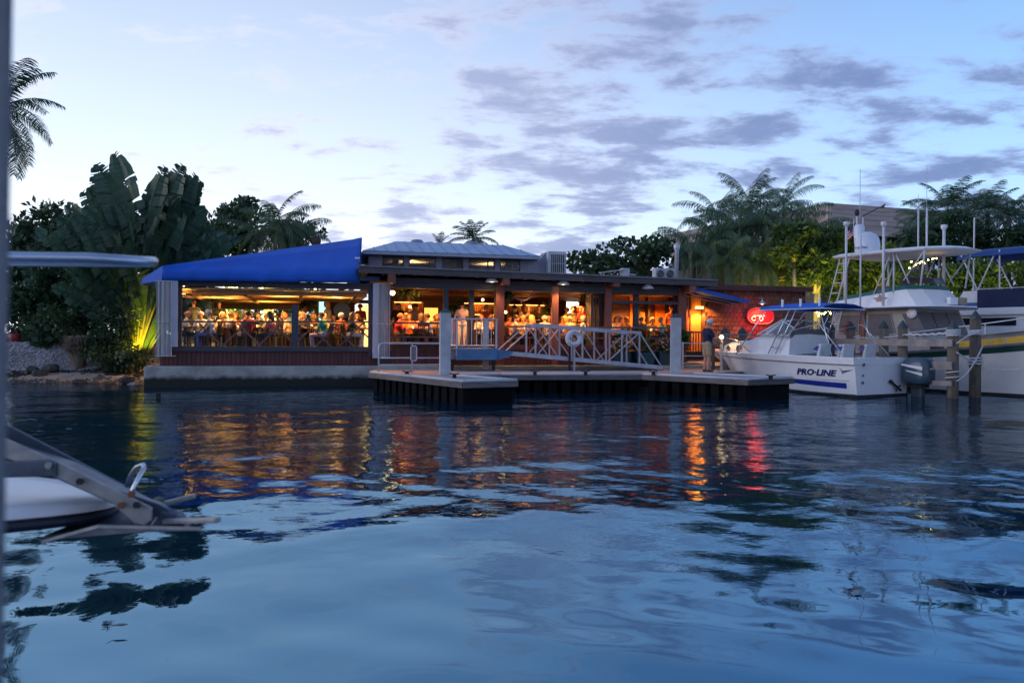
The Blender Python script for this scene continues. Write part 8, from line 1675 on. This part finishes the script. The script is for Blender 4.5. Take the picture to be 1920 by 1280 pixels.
# cabin post of the viewing boat
vb = thing('cabin_post', 'blurred blue grey cabin post along the left picture edge', 'post', WORLD, (-0.53, 0.78, 0.2)); pm = mat('post_blue_grey_paint', (0.13, 0.16, 0.20), 0.55, 0.12, 40.0, 0.1)
def pe_(py, px): return at(px, py, 0.75)
e0_, e1_ = pe_(-700, 36), pe_(1900, -3); mb = MB(); mb.prism([e0_, e1_, e1_ + Vector((-0.11, 0, 0)), e0_ + Vector((-0.11, 0, 0))], (-0.036, 0.05, 0)); part('upright', mb, pm, vb, bevel=0.006)
mb = MB(); zz = e1_.z; mb.box(-3.5, -0.44, 0.70, 0.86, zz - 0.35, zz + 0.01); part('gunwale', mb, pm, vb); mb = MB(); mb.box(-3.5, -0.46, 0.72, 0.84, -0.4, zz - 0.355); part('side', mb, gel, vb)
# debris on the water
for i, (px, py, s_, rot, lab) in enumerate(((1607, 1103, 0.055, 0.6, 'dark floating leaf with stem right of centre on the near water'), (226, 1172, 0.04, 0.2, 'small floating leaf on the near water below the anchor'))):
    p = onz(px, py, 0.012); mb = MB(); c_, s2 = math.cos(rot), math.sin(rot); pl_ = [(-1, 0, 0), (-.4, .35, .12), (.4, .35, .10), (1, 0, 0.1), (.4, -.35, .05), (-.4, -.35, .1)]
    mb.prism([(p.x + s_ * (x * c_ - y * s2), p.y + s_ * (x * s2 + y * c_), 0.012 + s_ * z) for x, y, z in pl_], (0, 0, 0.003)); mb.tube([(p.x - s_ * c_, p.y - s_ * s2, 0.014), (p.x - 1.8 * s_ * c_, p.y - 1.8 * s_ * s2, 0.03)], 0.002, 5); solo('floating_leaf', mb, mat('brown_wet_leaf', (0.035, 0.025, 0.018), 0.4), lab, 'leaf')

# hanging and potted greenery inside the restaurant bays
for i, (px, py, tt, w_, h_, lab) in enumerate(((765, 549, 1.6, 0.9, 0.35, 'trailing plant hung beside the orange globe bulb'), (857, 578, 2.0, 0.6, 0.9, 'tall leafy plant between the platform posts'), (950, 552, 0.5, 0.35, 0.5, 'plant hung right of the red brown post'), (1104, 560, 2.4, 0.6, 0.55, 'bright leafy plant hung in the third bay'), (1028, 585, 4.4, 0.5, 0.7, 'leafy plant beside the tall bottle shelves'), (578, 566, 4.6, 0.6, 0.5, 'leafy plant beside the teal window'), (1283, 632, -0.15, 0.35, 0.6, 'small shrub in the gap right of the concrete pile'))):
    x, z = BLD.hy(px, py, tt); t = thing('potted_plant', lab, 'plant', BLD, (x, tt, z)); ORG[t.name] = (0, 0, 0)
    V, F = leafcloud(170, (0, 0, 0), (w_ / 2, w_ / 2.5, h_ / 2), 0.2, 300 + i, 0.42, 0.1); o = bpy.data.objects.new('foliage', np_mesh('foliage', V, F, [leafL])); C.objects.link(o); o.parent = t; o['kind'] = 'stuff'
    mb = MB(); mb.lathe([(0.10, -0.12), (0.13, 0.1), (0.001, 0.1)], (0, 0, -h_ * 0.5), 10); part('pot', mb, inwood, t)
    mb = MB(); top = (zc_ if px < 700 else zr) - z - 0.02
    if tt > 0.2: mb.tube([(0, 0, -h_ * 0.4), (0, 0, top)], 0.008, 5); part('hanger', mb, dark, t)
    else: mb.tube([(0, 0, -h_ * 0.5), (0, 0, 0.66 - z)], 0.05, 6); part('stand', mb, inwood, t)

# broken shell on the mound and weed lines on the beach
def scatter(name, n, fn, smin, smax, m, label, seed, flat=0.5):
    r_ = np.random.RandomState(seed); V = []; F = []
    for i in range(n):
        p = fn(r_); s = smin + (smax - smin) * r_.rand() ** 2; a = r_.rand() * 6.283; b = len(V); q = np.array(p)
        for k in range(4): an = a + k * 1.571 + 0.5 * r_.rand(); V.append(q + s * np.array([math.cos(an), math.sin(an), -0.3 + 0.3 * r_.rand()]))
        V.append(q + np.array([0.2 * s * r_.normal(), 0.2 * s * r_.normal(), s * flat])); F += [(b, b + 1, b + 4), (b + 1, b + 2, b + 4), (b + 2, b + 3, b + 4), (b + 3, b, b + 4)]
    o = bpy.data.objects.new(name, mesh_vf(name, V, F, m)); C.objects.link(o); o['kind'] = 'stuff'; o['label'] = label
def groundz(x, y):
    j = min(len(xs) - 2, max(0, np.searchsorted(xs, x) - 1)); i = min(len(ys) - 2, max(0, np.searchsorted(ys, y) - 1)); fx = (x - xs[j]) / (xs[j + 1] - xs[j]); fy = (y - ys[i]) / (ys[i + 1] - ys[i])
    return float((GZ[i, j] * (1 - fx) + GZ[i, j + 1] * fx) * (1 - fy) + (GZ[i + 1, j] * (1 - fx) + GZ[i + 1, j + 1] * fx) * fy)
def onmound(r_): x, y = r_.uniform(-21, -12.6), 28.7 + 2.4 * r_.rand(); return (x, y, groundz(x, y) + 0.01)
def onbeach(r_): x = r_.uniform(-20, -11.8); y = 28.35 + 0.25 * math.sin(x * 1.1) + 0.16 * r_.normal(); return (x, y, groundz(x, y) + 0.005)
def onwater(r_): x = r_.uniform(-20, -11.8); y = 27.25 + 0.12 * math.sin(x * 1.7) + 0.2 * r_.normal(); return (x, y, groundz(x, y) + 0.003)
scatter('shell_rubble', 5200, onmound, 0.03, 0.10, mat('broken_shell', (0.35, 0.315, 0.31), 0.9, 0.4, 30.0), 'broken pale shell covering the mound', 1)
scatter('seaweed', 1500, onbeach, 0.03, 0.12, mat('dark_seaweed', (0.02, 0.018, 0.017), 0.9, 0.3), 'dark seaweed line on the beach', 2, 0.3)
scatter('beach_pebbles', 700, onwater, 0.02, 0.09, rockm, 'dark pebbles at the waterline', 3)
